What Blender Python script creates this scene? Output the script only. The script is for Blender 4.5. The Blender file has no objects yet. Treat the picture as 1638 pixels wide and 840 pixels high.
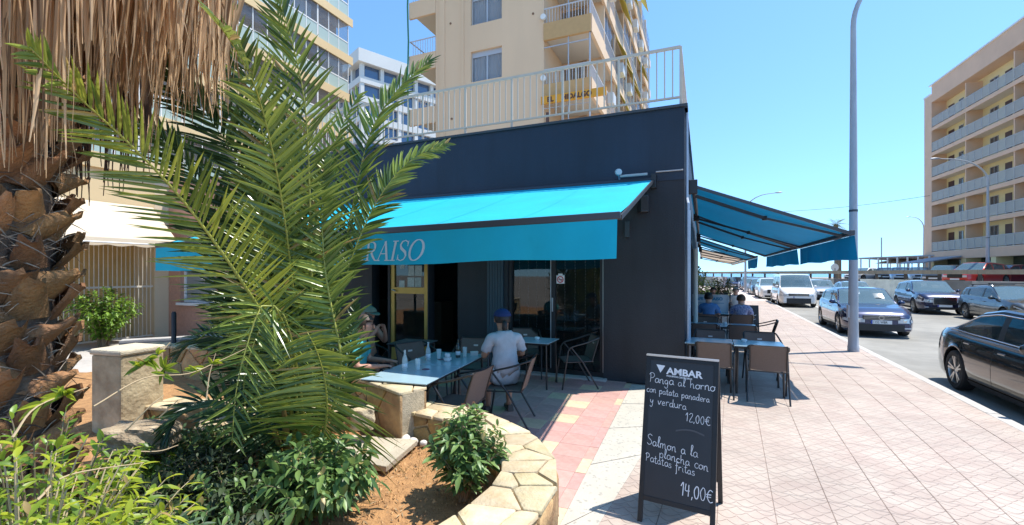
import bpy, bmesh, math, random
from math import sin, cos, pi, radians, sqrt, atan2, tan
from mathutils import Vector, Matrix
V = Vector
random.seed(7)
sc = bpy.context.scene
col = sc.collection
# ------------------------------------------------------------------ camera
EYE = 1.85
FPX, CX, HY = 720.0, 819.0, 437.0       # measured from the photograph (1638 wide)
cam = bpy.data.objects.new('camera', bpy.data.cameras.new('camera')); col.objects.link(cam)
cam.location = (0, 0, EYE); cam.rotation_euler = (pi/2, 0, 0)
cam.data.sensor_width = 36; cam.data.lens = 36*FPX/1638
cam.data.shift_y = (HY-420)/1638.0
cam.data.clip_start = .05; cam.data.clip_end = 20000
sc.camera = cam
# ------------------------------------------------------------------ light
SUN_AZ = atan2(.40, .08)                 # direction TO the sun, clockwise from +Y
SUN_EL = math.atan(1/.408)
world = bpy.data.worlds.new('World'); sc.world = world; world.use_nodes = True
wn = world.node_tree.nodes; wl = world.node_tree.links
bg = wn['Background']; sky = wn.new('ShaderNodeTexSky'); sky.sky_type = 'NISHITA'
sky.sun_disc = False; sky.sun_elevation = SUN_EL; sky.sun_rotation = SUN_AZ
sky.air_density = 1.0; sky.dust_density = .25; sky.ozone_density = 1.2
tcw = wn.new('ShaderNodeTexCoord'); ad = wn.new('ShaderNodeVectorMath'); ad.operation = 'ADD'; ad.inputs[1].default_value = (0, 0, .10); nz = wn.new('ShaderNodeVectorMath'); nz.operation = 'NORMALIZE'
wl.new(tcw.outputs['Generated'], ad.inputs[0]); wl.new(ad.outputs[0], nz.inputs[0]); wl.new(nz.outputs[0], sky.inputs[0])
gm = wn.new('ShaderNodeMix'); gm.data_type = 'RGBA'; gm.blend_type = 'MULTIPLY'; gm.inputs[0].default_value = 1; gm.inputs[7].default_value = (.74, 1.02, 1.18, 1)
wl.new(sky.outputs[0], gm.inputs[6]); wl.new(gm.outputs[2], bg.inputs[0]); bg.inputs[1].default_value = .135
sl = bpy.data.lights.new('sun', 'SUN'); sl.energy = 3.7; sl.angle = radians(.55); sl.color = (1, .955, .88)
so = bpy.data.objects.new('sun', sl); col.objects.link(so); so.location = (0, 0, 30)
sd = V((sin(SUN_AZ)*cos(SUN_EL), cos(SUN_AZ)*cos(SUN_EL), sin(SUN_EL)))
so.rotation_euler = sd.to_track_quat('Z', 'Y').to_euler()
sc.view_settings.view_transform = 'Standard'; sc.view_settings.look = 'None'
sc.view_settings.exposure = .93; sc.view_settings.gamma = 1.0
sc.cycles.max_bounces = 6; sc.cycles.transparent_max_bounces = 12
try: sc.cycles.use_denoising = True
except Exception: pass

# ------------------------------------------------------------------ places
def at(px, y, D): return V(((px-CX)/FPX*D, D, EYE+(HY-y)/FPX*D))
def gd(px, y, z=0.0):
    D = (EYE-z)*FPX/(y-HY); return V(((px-CX)/FPX*D, D, z))
def az(d): r = radians(d); return V((sin(r), cos(r), 0))
class Frame:
    """ground frame: s to the left along the facade, p out of it, towards the camera"""
    def __init__(f, o, deg): f.o = V(o); f.u = az(deg); f.r = az(deg+90)
    def P(f, e, q, z=0): return f.o + f.r*e + f.u*q + V((0, 0, z))
BLD = Frame((2.79, 7.28, 0), 23)         # black restaurant corner; e>0 right, q>0 away
ROAD = Frame((0, 0, 0), 24)
TER = Frame((0, 0, 0), 21.5)
PAV = Frame((0, 0, 0), 26)
def FP(s, p, z=0): return BLD.P(-s, -p, z)   # facade: s to the left, p towards us

# ------------------------------------------------------------------ materials
_m = {}
def mat(name, c, rough=.6, metal=0, var=0, scale=6, bump=0, bscale=60, spec=.5, trans=0, coat=0, c2=None, stain=0, alpha=1, emit=0, streak=0):
    if name in _m: return _m[name]
    m = bpy.data.materials.new(name); m.use_nodes = True; n = m.node_tree.nodes; l = m.node_tree.links
    b = n['Principled BSDF']; b.inputs['Roughness'].default_value = rough; b.inputs['Metallic'].default_value = metal
    b.inputs['Specular IOR Level'].default_value = spec
    b.inputs['Base Color'].default_value = (*c, 1)
    if coat: b.inputs['Coat Weight'].default_value = coat; b.inputs['Coat Roughness'].default_value = .03
    if alpha < 1: b.inputs['Alpha'].default_value = alpha
    if emit: b.inputs['Emission Color'].default_value = (*c, 1); b.inputs['Emission Strength'].default_value = emit
    tc = n.new('ShaderNodeTexCoord')
    cs = None
    if var or c2:
        t = n.new('ShaderNodeTexNoise'); t.inputs['Scale'].default_value = scale; t.inputs['Detail'].default_value = 8
        t.inputs['Roughness'].default_value = .62
        if streak:
            mp = n.new('ShaderNodeMapping'); mp.inputs['Scale'].default_value = (1, 1, streak); l.new(tc.outputs['Object'], mp.inputs[0]); l.new(mp.outputs[0], t.inputs['Vector'])
        else: l.new(tc.outputs['Object'], t.inputs['Vector'])
        r = n.new('ShaderNodeValToRGB'); r.color_ramp.elements[0].position = .32; r.color_ramp.elements[1].position = .68
        lo = c2 if c2 else [x*(1-var) for x in c]; hi = c if c2 else [min(1, x*(1+var*.6)) for x in c]
        r.color_ramp.elements[0].color = (*lo, 1); r.color_ramp.elements[1].color = (*hi, 1)
        l.new(t.outputs[0], r.inputs[0]); cs = r.outputs[0]
        if stain:
            t2 = n.new('ShaderNodeTexNoise'); t2.inputs['Scale'].default_value = scale*.23; t2.inputs['Detail'].default_value = 5; l.new(tc.outputs['Object'], t2.inputs['Vector'])
            r2 = n.new('ShaderNodeValToRGB'); r2.color_ramp.elements[0].position = .4; r2.color_ramp.elements[1].position = .62
            r2.color_ramp.elements[0].color = (1-stain,)*3+(1,); r2.color_ramp.elements[1].color = (1, 1, 1, 1)
            l.new(t2.outputs[0], r2.inputs[0])
            mx = n.new('ShaderNodeMix'); mx.data_type = 'RGBA'; mx.blend_type = 'MULTIPLY'; mx.inputs[0].default_value = 1
            l.new(cs, mx.inputs[6]); l.new(r2.outputs[0], mx.inputs[7]); cs = mx.outputs[2]
        l.new(cs, b.inputs['Base Color'])
    if bump:
        t3 = n.new('ShaderNodeTexNoise'); t3.inputs['Scale'].default_value = bscale; t3.inputs['Detail'].default_value = 6; l.new(tc.outputs['Object'], t3.inputs['Vector'])
        bp = n.new('ShaderNodeBump'); bp.inputs['Strength'].default_value = bump; bp.inputs['Distance'].default_value = .02
        l.new(t3.outputs[0], bp.inputs['Height']); l.new(bp.outputs[0], b.inputs['Normal'])
    if trans:
        out = n['Material Output']; tr = n.new('ShaderNodeBsdfTranslucent'); ms = n.new('ShaderNodeMixShader'); ms.inputs[0].default_value = trans
        if cs: l.new(cs, tr.inputs[0])
        else: tr.inputs[0].default_value = (*c, 1)
        l.new(b.outputs[0], ms.inputs[1]); l.new(tr.outputs[0], ms.inputs[2]); l.new(ms.outputs[0], out.inputs[0])
    _m[name] = m; return m

def objrand(m, amt=.12, hue=0.03):
    """vary the colour a little from object to object"""
    n = m.node_tree.nodes; l = m.node_tree.links; b = n['Principled BSDF']; inp = b.inputs['Base Color']
    oi = n.new('ShaderNodeObjectInfo'); hs = n.new('ShaderNodeHueSaturation')
    mr = n.new('ShaderNodeMapRange'); mr.inputs[3].default_value = 1-amt; mr.inputs[4].default_value = 1+amt
    l.new(oi.outputs['Random'], mr.inputs[0]); l.new(mr.outputs[0], hs.inputs['Value'])
    mr2 = n.new('ShaderNodeMapRange'); mr2.inputs[3].default_value = .5-hue; mr2.inputs[4].default_value = .5+hue
    wn_ = n.new('ShaderNodeMath'); wn_.operation = 'FRACT'; mu = n.new('ShaderNodeMath'); mu.operation = 'MULTIPLY'; mu.inputs[1].default_value = 37.7
    l.new(oi.outputs['Random'], mu.inputs[0]); l.new(mu.outputs[0], wn_.inputs[0]); l.new(wn_.outputs[0], mr2.inputs[0]); l.new(mr2.outputs[0], hs.inputs['Hue'])
    if inp.links: l.new(inp.links[0].from_socket, hs.inputs['Color'])
    else: hs.inputs['Color'].default_value = inp.default_value
    l.new(hs.outputs[0], inp); return m

def leafmat(name, c, c2, trans=.35, rough=.45, sc_=3, dead=None):
    """leaf colour varies from leaf to leaf (random per island) and lets light through"""
    if name in _m: return _m[name]
    m = bpy.data.materials.new(name); m.use_nodes = True; n = m.node_tree.nodes; l = m.node_tree.links; b = n['Principled BSDF']
    g = n.new('ShaderNodeNewGeometry'); r = n.new('ShaderNodeValToRGB')
    r.color_ramp.elements[0].color = (*c2, 1); r.color_ramp.elements[1].color = (*c, 1); r.color_ramp.elements[0].position = .1; r.color_ramp.elements[1].position = .8
    if dead: e_ = r.color_ramp.elements.new(.955); e_.color = (*c, 1); e_ = r.color_ramp.elements.new(.965); e_.color = (*dead, 1)
    l.new(g.outputs['Random Per Island'], r.inputs[0]); l.new(r.outputs[0], b.inputs['Base Color']); b.inputs['Roughness'].default_value = rough
    tr = n.new('ShaderNodeBsdfTranslucent'); hs = n.new('ShaderNodeHueSaturation'); hs.inputs['Value'].default_value = 1.5; hs.inputs['Hue'].default_value = .485
    l.new(r.outputs[0], hs.inputs['Color']); l.new(hs.outputs[0], tr.inputs[0])
    ms = n.new('ShaderNodeMixShader'); ms.inputs[0].default_value = trans; l.new(b.outputs[0], ms.inputs[1]); l.new(tr.outputs[0], ms.inputs[2])
    l.new(ms.outputs[0], n['Material Output'].inputs[0]); _m[name] = m; return m

def glassmat(name, tint=(.02, .03, .035), rough=.03, alpha=.75):
    """window glass: a sharp reflection over a dim see-through tint"""
    if name in _m: return _m[name]
    m = bpy.data.materials.new(name); m.use_nodes = True; n = m.node_tree.nodes; l = m.node_tree.links; b = n['Principled BSDF']
    b.inputs['Base Color'].default_value = (*tint, 1); b.inputs['Roughness'].default_value = rough; b.inputs['Specular IOR Level'].default_value = .9
    b.inputs['IOR'].default_value = 1.6; b.inputs['Alpha'].default_value = alpha; _m[name] = m; return m

# ------------------------------------------------------------------ objects
T = {}                                    # world matrix of each thing's Empty
def empty(name, loc=(0, 0, 0), rz=0, label=None, cat=None, group=None, kind=None):
    o = bpy.data.objects.new(name, None); col.objects.link(o); o.empty_display_size = .2
    o.location = loc; o.rotation_euler = (0, 0, rz)
    T[o.name] = Matrix.Translation(V(loc)) @ Matrix.Rotation(rz, 4, 'Z')
    tag(o, label, cat, group, kind); return o
def tag(o, label=None, cat=None, group=None, kind=None):
    if label: o['label'] = label
    if cat: o['category'] = cat
    if group: o['group'] = group
    if kind: o['kind'] = kind
    return o
def copy_tree(o, parent=None, label=None, loc=None, rz=None):
    c = o.copy(); col.objects.link(c); c.parent = parent
    if loc is not None: c.location = loc
    if rz is not None: c.rotation_euler = (0, 0, rz)
    if label: c['label'] = label
    for ch in list(o.children): copy_tree(ch, c)
    return c
def link_copy(src, name, parent, matrix=None):
    c = bpy.data.objects.new(name, src.data); col.objects.link(c); c.parent = parent
    if matrix is not None: c.matrix_local = matrix
    return c
def frame_of(d, up=V((0, 0, 1))):
    d = d.normalized(); s = d.cross(up)
    if s.length < 1e-4: s = V((1, 0, 0))
    s.normalize(); return d, s, s.cross(d).normalized()
class MB:
    def __init__(s): s.v = []; s.f = []; s.m = []; s.k = 0
    def mi(s, k): s.k = k; return s
    def add(s, vs, fs):
        b = len(s.v); s.v += [V(x) for x in vs]
        for f in fs: s.f.append([b+i for i in f]); s.m.append(s.k)
        return s
    def box(s, c, sz, rz=0, M=None):
        x, y, z = sz[0]/2, sz[1]/2, sz[2]/2
        R = M if M is not None else Matrix.Rotation(rz, 3, 'Z')
        vs = [V(c)+R@V(p) for p in ((-x,-y,-z),(x,-y,-z),(x,y,-z),(-x,y,-z),(-x,-y,z),(x,-y,z),(x,y,z),(-x,y,z))]
        return s.add(vs, [(0,3,2,1),(4,5,6,7),(0,1,5,4),(1,2,6,5),(2,3,7,6),(3,0,4,7)])
    def bar(s, a, b, w, h, up=V((0, 0, 1))):
        a = V(a); b = V(b); d, sd_, u = frame_of(b-a, up)
        M = Matrix((sd_, d, u)).transposed(); return s.box((a+b)/2, (w, (b-a).length, h), M=M)
    def hexa(s, lo, hi):                 # two quads (4 pts each) joined to a solid
        return s.add(list(lo)+list(hi), [(0,3,2,1),(4,5,6,7),(0,1,5,4),(1,2,6,5),(2,3,7,6),(3,0,4,7)])
    def prism(s, pts, off):              # polygon pushed along off
        n = len(pts); off = V(off)
        return s.add([V(p) for p in pts]+[V(p)+off for p in pts], [tuple(range(n))[::-1], tuple(range(n, 2*n))]+[(i, (i+1) % n, n+(i+1) % n, n+i) for i in range(n)])
    def tube(s, path, rad, n=8, cap=True, up=V((0, 0, 1))):
        path = [V(p) for p in path]; k = len(path)
        if not hasattr(rad, '__len__'): rad = [rad]*k
        vs = []; pu = None
        for i, p in enumerate(path):
            d = (path[min(i+1, k-1)]-path[max(i-1, 0)])
            if d.length < 1e-7: d = V((0, 0, 1))
            d.normalize()
            if pu is None:
                a = up if abs(d.dot(up)) < .95 else V((1, 0, 0)); x = d.cross(a).normalized()
            else: x = (pu - d*pu.dot(d)).normalized()
            pu = x; y = d.cross(x)
            for j in range(n): t = 2*pi*j/n; vs.append(p+(x*cos(t)+y*sin(t))*rad[i])
        fs = [(i*n+j, i*n+(j+1) % n, (i+1)*n+(j+1) % n, (i+1)*n+j) for i in range(k-1) for j in range(n)]
        if cap: fs += [tuple(range(n))[::-1], tuple(range((k-1)*n, k*n))]
        return s.add(vs, fs)
    def lathe(s, c, prof, n=16, axis='Z', cap=True):
        vs = []
        for r, z in prof:
            for j in range(n):
                t = 2*pi*j/n; p = V((r*cos(t), r*sin(t), z))
                if axis == 'Y': p = V((p.x, p.z, -p.y))
                if axis == 'X': p = V((p.z, p.x, p.y))
                vs.append(V(c)+p)
        k = len(prof); fs = [(i*n+j, i*n+(j+1) % n, (i+1)*n+(j+1) % n, (i+1)*n+j) for i in range(k-1) for j in range(n)]
        if cap: fs += [tuple(range(n))[::-1], tuple(range((k-1)*n, k*n))]
        return s.add(vs, fs)
    def grid(s, rows, close=False):
        k = len(rows); n = len(rows[0]); vs = [p for r in rows for p in r]
        fs = [(i*n+j, i*n+(j+1) % n, (i+1)*n+(j+1) % n, (i+1)*n+j) for i in range(k-1) for j in range(n if close else n-1)]
        return s.add(vs, fs)
    def build(s, name, mats, parent=None, world=False, smooth=None, bevel=0, **tg):
        if not isinstance(mats, (list, tuple)): mats = [mats]
        me = bpy.data.meshes.new(name); vs = s.v
        if world and parent is not None:
            Mi = wm(parent).inverted(); vs = [Mi@p for p in vs]
        me.from_pydata([tuple(p) for p in vs], [], s.f)
        for m in mats: me.materials.append(m)
        if len(mats) > 1: me.polygons.foreach_set('material_index', s.m)
        if smooth is not None:
            me.polygons.foreach_set('use_smooth', [True]*len(s.f))
            if smooth < 180: me.set_sharp_from_angle(angle=radians(smooth))
        me.update()
        o = bpy.data.objects.new(name, me); col.objects.link(o)
        if parent is not None: o.parent = parent
        if bevel:
            b = o.modifiers.new('bevel', 'BEVEL'); b.width = bevel; b.segments = 2; b.limit_method = 'ANGLE'; b.angle_limit = radians(40)
        tag(o, **tg); return o
def wm(o):
    if o.name in T: return T[o.name]
    return Matrix.Identity(4) if o.parent is None else wm(o.parent)
def textmesh(body, size, mtx, extrude=.002, shear=0, offset=0, name='lettering', m=None, parent=None, world=True, align='LEFT', xs=1.0, space=1.0):
    c = bpy.data.curves.new(name, 'FONT'); c.body = body; c.size = size; c.extrude = extrude; c.shear = shear; c.offset = offset; c.align_x = align; c.resolution_u = 3; c.space_character = space
    o = bpy.data.objects.new('tmp', c); col.objects.link(o)
    dg = bpy.context.evaluated_depsgraph_get(); me = bpy.data.meshes.new_from_object(o.evaluated_get(dg)); bpy.data.objects.remove(o)
    me.transform(mtx @ Matrix.Diagonal((xs, 1, 1, 1)))
    if world and parent is not None: me.transform(wm(parent).inverted())
    me.materials.clear(); me.materials.append(m)
    r = bpy.data.objects.new(name, me); col.objects.link(r); r.parent = parent; me.name = name; return r
def basis(o, x, y, z=None):
    x = V(x).normalized(); y = V(y).normalized(); z = x.cross(y).normalized() if z is None else V(z)
    M = Matrix((x, y, z)).transposed().to_4x4(); M.translation = V(o); return M
def struct(mb, name, m, **k): return mb.build(name, m, kind='structure', **k)
def poly_split(poly, n, c):              # keep the side where (p-c).n <= 0
    out = []
    for i in range(len(poly)):
        a = poly[i]; b = poly[(i+1) % len(poly)]
        da = (a[0]-c[0])*n[0]+(a[1]-c[1])*n[1]; db = (b[0]-c[0])*n[0]+(b[1]-c[1])*n[1]
        if da <= 0: out.append(a)
        if (da < 0 < db) or (db < 0 < da):
            t = da/(da-db); out.append((a[0]+(b[0]-a[0])*t, a[1]+(b[1]-a[1])*t))
    return out
def voronoi(U, W, n, gap, rnd, stretch=1.0):
    """irregular stone shapes filling a U x W strip, shrunk by the joint width"""
    pts = []
    tries = 0; r0 = sqrt(U*W/n)*.72
    while len(pts) < n and tries < n*60:
        p = (rnd.random()*U, rnd.random()*W); tries += 1
        if all((p[0]-q[0])**2+((p[1]-q[1])*stretch)**2 > r0*r0 for q in pts): pts.append(p)
    cells = []
    for p in pts:
        poly = [(0, 0), (U, 0), (U, W), (0, W)]
        for q in sorted(pts, key=lambda q: (q[0]-p[0])**2+(q[1]-p[1])**2)[1:14]:
            d = (q[0]-p[0], q[1]-p[1]); L = sqrt(d[0]**2+d[1]**2)
            mdl = ((p[0]+q[0])/2-d[0]/L*gap/2, (p[1]+q[1])/2-d[1]/L*gap/2)
            poly = poly_split(poly, d, mdl)
            if len(poly) < 3: break
        if len(poly) >= 3: cells.append(poly)
    return cells
def rough_poly(poly, rnd, seg=.06, amp=.008, cut=.08):
    """soften the corners and roughen the sides of a stone outline"""
    n = len(poly); c = []
    for i in range(n):
        a = poly[i-1]; b = poly[i]; d = poly[(i+1) % n]
        c.append((b[0]+(a[0]-b[0])*cut*.6, b[1]+(a[1]-b[1])*cut*.6)); c.append((b[0]+(d[0]-b[0])*cut*.6, b[1]+(d[1]-b[1])*cut*.6))
    return [(x+rnd.uniform(-amp, amp), y+rnd.uniform(-amp, amp)) for x, y in c]
# ------------------------------------------------------------------ shared materials
M_asph = mat('asphalt', (.30, .285, .25), .9, var=.16, scale=1.5, bump=.25, bscale=180, stain=.22)
M_kerb = mat('kerb stone', (.47, .44, .40), .8, var=.12, scale=7, bump=.2)
M_conc = mat('pale concrete', (.46, .43, .39), .85, var=.15, scale=3, bump=.2, stain=.12)
M_mortar = mat('mortar', (.54, .44, .29), .95, var=.25, scale=25, bump=.5, bscale=90)
M_joint = mat('tile joint', (.40, .31, .27), .95, var=.2, scale=20)
M_stone = objrand(mat('flagstone', (.60, .50, .33), .8, c2=(.52, .40, .22), scale=9, bump=.45, bscale=40, stain=.12), .10, .008)
M_stoneface = objrand(mat('ochre wall stone', (.50, .34, .15), .88, c2=(.30, .18, .08), scale=6, bump=.7, bscale=30), .25, .015)
M_pink = objrand(mat('pink terrace tile', (.55, .32, .275), .6, var=.12, scale=16, bump=.2, bscale=120, stain=.1), .09, .008)
M_cream = objrand(mat('cream terrace tile', (.66, .50, .33), .6, var=.12, scale=16, bump=.2, bscale=120, stain=.1), .08, .0)
M_black = mat('black metal', (.018, .018, .02), .42, spec=.5)
M_dgrey = mat('dark grey metal', (.06, .065, .075), .4, metal=.3)
M_alu = mat('aluminium', (.55, .57, .6), .35, metal=.8)
M_galv = mat('galvanised steel', (.38, .43, .5), .42, metal=.55, var=.1, scale=9)
M_white = mat('white paint', (.78, .78, .76), .5, var=.05)
M_cream_p = mat('cream paint', (.72, .66, .55), .6, var=.06)
M_rubber = mat('rubber', (.02, .02, .02), .85, var=.2, scale=30)
M_soil = mat('orange garden soil', (.50, .27, .11), .98, c2=(.30, .155, .065), scale=14, bump=1.0, bscale=70)

def pavement_material():
    """cast paving: rows of scalloped grooves over a worn pink and white face"""
    m = bpy.data.materials.new('scalloped paving tile'); m.use_nodes = True; n = m.node_tree.nodes; l = m.node_tree.links; b = n['Principled BSDF']
    uv = n.new('ShaderNodeUVMap'); sp = n.new('ShaderNodeSeparateXYZ'); l.new(uv.outputs[0], sp.inputs[0])
    def mt(op, a, b_=None):
        x = n.new('ShaderNodeMath'); x.operation = op
        for i, q in enumerate((a, b_)):
            if q is None: continue
            if hasattr(q, 'name'): l.new(q, x.inputs[i])
            else: x.inputs[i].default_value = q
        return x.outputs[0]
    tc = n.new('ShaderNodeTexCoord'); geo = n.new('ShaderNodeNewGeometry')
    wob = n.new('ShaderNodeTexNoise'); wob.inputs['Scale'].default_value = 9; l.new(geo.outputs['Position'], wob.inputs['Vector'])
    v = mt('MULTIPLY', mt('ADD', sp.outputs[1], mt('MULTIPLY', wob.outputs[0], .05)), 5.0)
    row = mt('FLOOR', v)
    sn = mt('ABSOLUTE', mt('SINE', mt('ADD', mt('MULTIPLY', sp.outputs[0], pi*3), mt('MULTIPLY', mt('MODULO', mt('ABSOLUTE', row), 2.0), pi/2))))
    y = mt('ADD', mt('SUBTRACT', mt('FRACT', v), 1.0), mt('MULTIPLY', sn, .72))
    d = mt('ABSOLUTE', y)
    groove = n.new('ShaderNodeMapRange'); groove.interpolation_type = 'SMOOTHSTEP'
    groove.inputs[1].default_value = .0; groove.inputs[2].default_value = .10; l.new(d, groove.inputs[0])
    ns = n.new('ShaderNodeTexNoise'); ns.inputs['Scale'].default_value = 3.0; ns.inputs['Detail'].default_value = 9; l.new(geo.outputs['Position'], ns.inputs['Vector'])
    r = n.new('ShaderNodeValToRGB'); r.color_ramp.elements[0].position = .38; r.color_ramp.elements[1].position = .6
    r.color_ramp.elements[0].color = (.43, .335, .28, 1); r.color_ramp.elements[1].color = (.475, .39, .325, 1); l.new(ns.outputs[0], r.inputs[0])
    ns2 = n.new('ShaderNodeTexNoise'); ns2.inputs['Scale'].default_value = 26; ns2.inputs['Detail'].default_value = 4; l.new(geo.outputs['Position'], ns2.inputs['Vector'])
    r2 = n.new('ShaderNodeMapRange'); r2.inputs[3].default_value = .86; r2.inputs[4].default_value = 1.1; l.new(ns2.outputs[0], r2.inputs[0])
    mx = n.new('ShaderNodeMix'); mx.data_type = 'RGBA'; l.new(groove.outputs[0], mx.inputs[0]); mx.inputs[6].default_value = (.34, .26, .22, 1); l.new(r.outputs[0], mx.inputs[7])
    hs = n.new('ShaderNodeHueSaturation'); l.new(mx.outputs[2], hs.inputs['Color']); st1 = n.new('ShaderNodeTexNoise'); st1.inputs['Scale'].default_value = .9; st1.inputs['Detail'].default_value = 8; st1.inputs['Roughness'].default_value = .7; l.new(geo.outputs['Position'], st1.inputs['Vector']); st2 = n.new('ShaderNodeMapRange'); st2.inputs[1].default_value = .35; st2.inputs[2].default_value = .6; st2.inputs[3].default_value = .84; st2.inputs[4].default_value = 1.03; l.new(st1.outputs[0], st2.inputs[0])
    gv = n.new('ShaderNodeTexVoronoi'); gv.inputs['Scale'].default_value = 2.6; l.new(geo.outputs['Position'], gv.inputs['Vector']); gm_ = n.new('ShaderNodeMapRange'); gm_.inputs[1].default_value = .035; gm_.inputs[2].default_value = .05; gm_.inputs[3].default_value = .62; l.new(gv.outputs['Distance'], gm_.inputs[0])
    l.new(mt('MULTIPLY', mt('MULTIPLY', r2.outputs[0], st2.outputs[0]), gm_.outputs[0]), hs.inputs['Value']); l.new(hs.outputs[0], b.inputs['Base Color'])
    bp = n.new('ShaderNodeBump'); bp.inputs['Strength'].default_value = .8; bp.inputs['Distance'].default_value = .006; l.new(groove.outputs[0], bp.inputs['Height']); l.new(bp.outputs[0], b.inputs['Normal'])
    b.inputs['Roughness'].default_value = .7; return m
M_pave = pavement_material()
def terrazzo():
    m = mat('speckled terrazzo', (.48, .44, .37), .7, var=.08, scale=4, bump=.15, bscale=90); n = m.node_tree.nodes; l = m.node_tree.links; b = n['Principled BSDF']
    src = b.inputs['Base Color'].links[0].from_socket
    geo = n.new('ShaderNodeNewGeometry'); vo = n.new('ShaderNodeTexVoronoi'); vo.inputs['Scale'].default_value = 24; vo.inputs['Randomness'].default_value = 1; l.new(geo.outputs['Position'], vo.inputs['Vector'])
    mp = n.new('ShaderNodeMapRange'); mp.inputs[1].default_value = .25; mp.inputs[2].default_value = .42; l.new(vo.outputs['Distance'], mp.inputs[0])
    ns = n.new('ShaderNodeTexNoise'); ns.inputs['Scale'].default_value = 13; l.new(geo.outputs['Position'], ns.inputs['Vector'])
    gt = n.new('ShaderNodeMath'); gt.operation = 'GREATER_THAN'; gt.inputs[1].default_value = .5; l.new(ns.outputs[0], gt.inputs[0])
    mxx = n.new('ShaderNodeMath'); mxx.operation = 'MAXIMUM'; l.new(mp.outputs[0], mxx.inputs[0]); l.new(gt.outputs[0], mxx.inputs[1])
    mx = n.new('ShaderNodeMix'); mx.data_type = 'RGBA'; l.new(mxx.outputs[0], mx.inputs[0]); mx.inputs[6].default_value = (.33, .31, .27, 1); l.new(src, mx.inputs[7]); l.new(mx.outputs[2], b.inputs['Base Color'])
    return m
M_terrazzo = terrazzo()

# ------------------------------------------------------------------ ground, sea, road, kerb
struct(MB().add([(-3000, -200, -.3), (3000, -200, -.3), (3000, 260, -.3), (-3000, 260, -.3)], [(0, 1, 2, 3)]), 'ground', mat('dry ground', (.32, .28, .22), .95, var=.2, scale=.2))
M_sea = mat('sea', (.05, .17, .28), .22, var=.15, scale=.05, bump=.4, bscale=.6)
struct(MB().add([(-9000, 240, -.28), (9000, 240, -.28), (9000, 9000, -.28), (-9000, 9000, -.28)], [(0, 1, 2, 3)]), 'sea', M_sea)
KE = 3.3
struct(MB().add([ROAD.P(KE+.15, -16, -.12), ROAD.P(45, -16, -.12), ROAD.P(60, 200, -.12), ROAD.P(KE+.15, 200, -.12)], [(0, 1, 2, 3)]), 'road', M_asph)
struct(MB().add([V((-2.6, -2.4, -.0065)), ROAD.P(KE, -14, -.0065), ROAD.P(KE, 200, -.0065), V((60, 130, -.0065)), V((2.79, 7.28, -.0065))], [(0, 1, 2, 3, 4)]), 'pavement_bed', M_joint)
kerb = struct(MB().add([ROAD.P(KE, -14, -.024), ROAD.P(KE+.16, -14, -.024), ROAD.P(KE+.16, 200, -.024), ROAD.P(KE, 200, -.024)], [(0, 1, 2, 3)]), 'kerb', M_joint)
kb = None
for i in range(72):
    q = -2+i*1.0
    mb = MB().box((0, 0, 0), (.15, .985, .2))
    if kb is None: kb = mb.build('kerbstone', M_kerb, kerb, bevel=.012); o = kb
    else: o = kb.copy(); col.objects.link(o)
    o.location = ROAD.P(KE+.078, q+.5, -.098+random.uniform(-.002, .002)); o.rotation_euler = (0, 0, -radians(24)+random.uniform(-.003, .003))
# painted parking bay ticks on the road
M_mark = mat('worn road paint', (.62, .62, .6), .8, var=.25, scale=8)
mk = MB()
for q in (-1, 4.4, 12.5, 18.3, 24, 30, 36):
    mk.add([ROAD.P(KE+2.2, q, -.116), ROAD.P(KE+2.35, q, -.116), ROAD.P(KE+2.35, q+.12+2.0, -.116), ROAD.P(KE+2.2, q+2.12, -.116)], [(0, 1, 2, 3)])
struct(mk, 'parking_line', M_mark)

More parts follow.
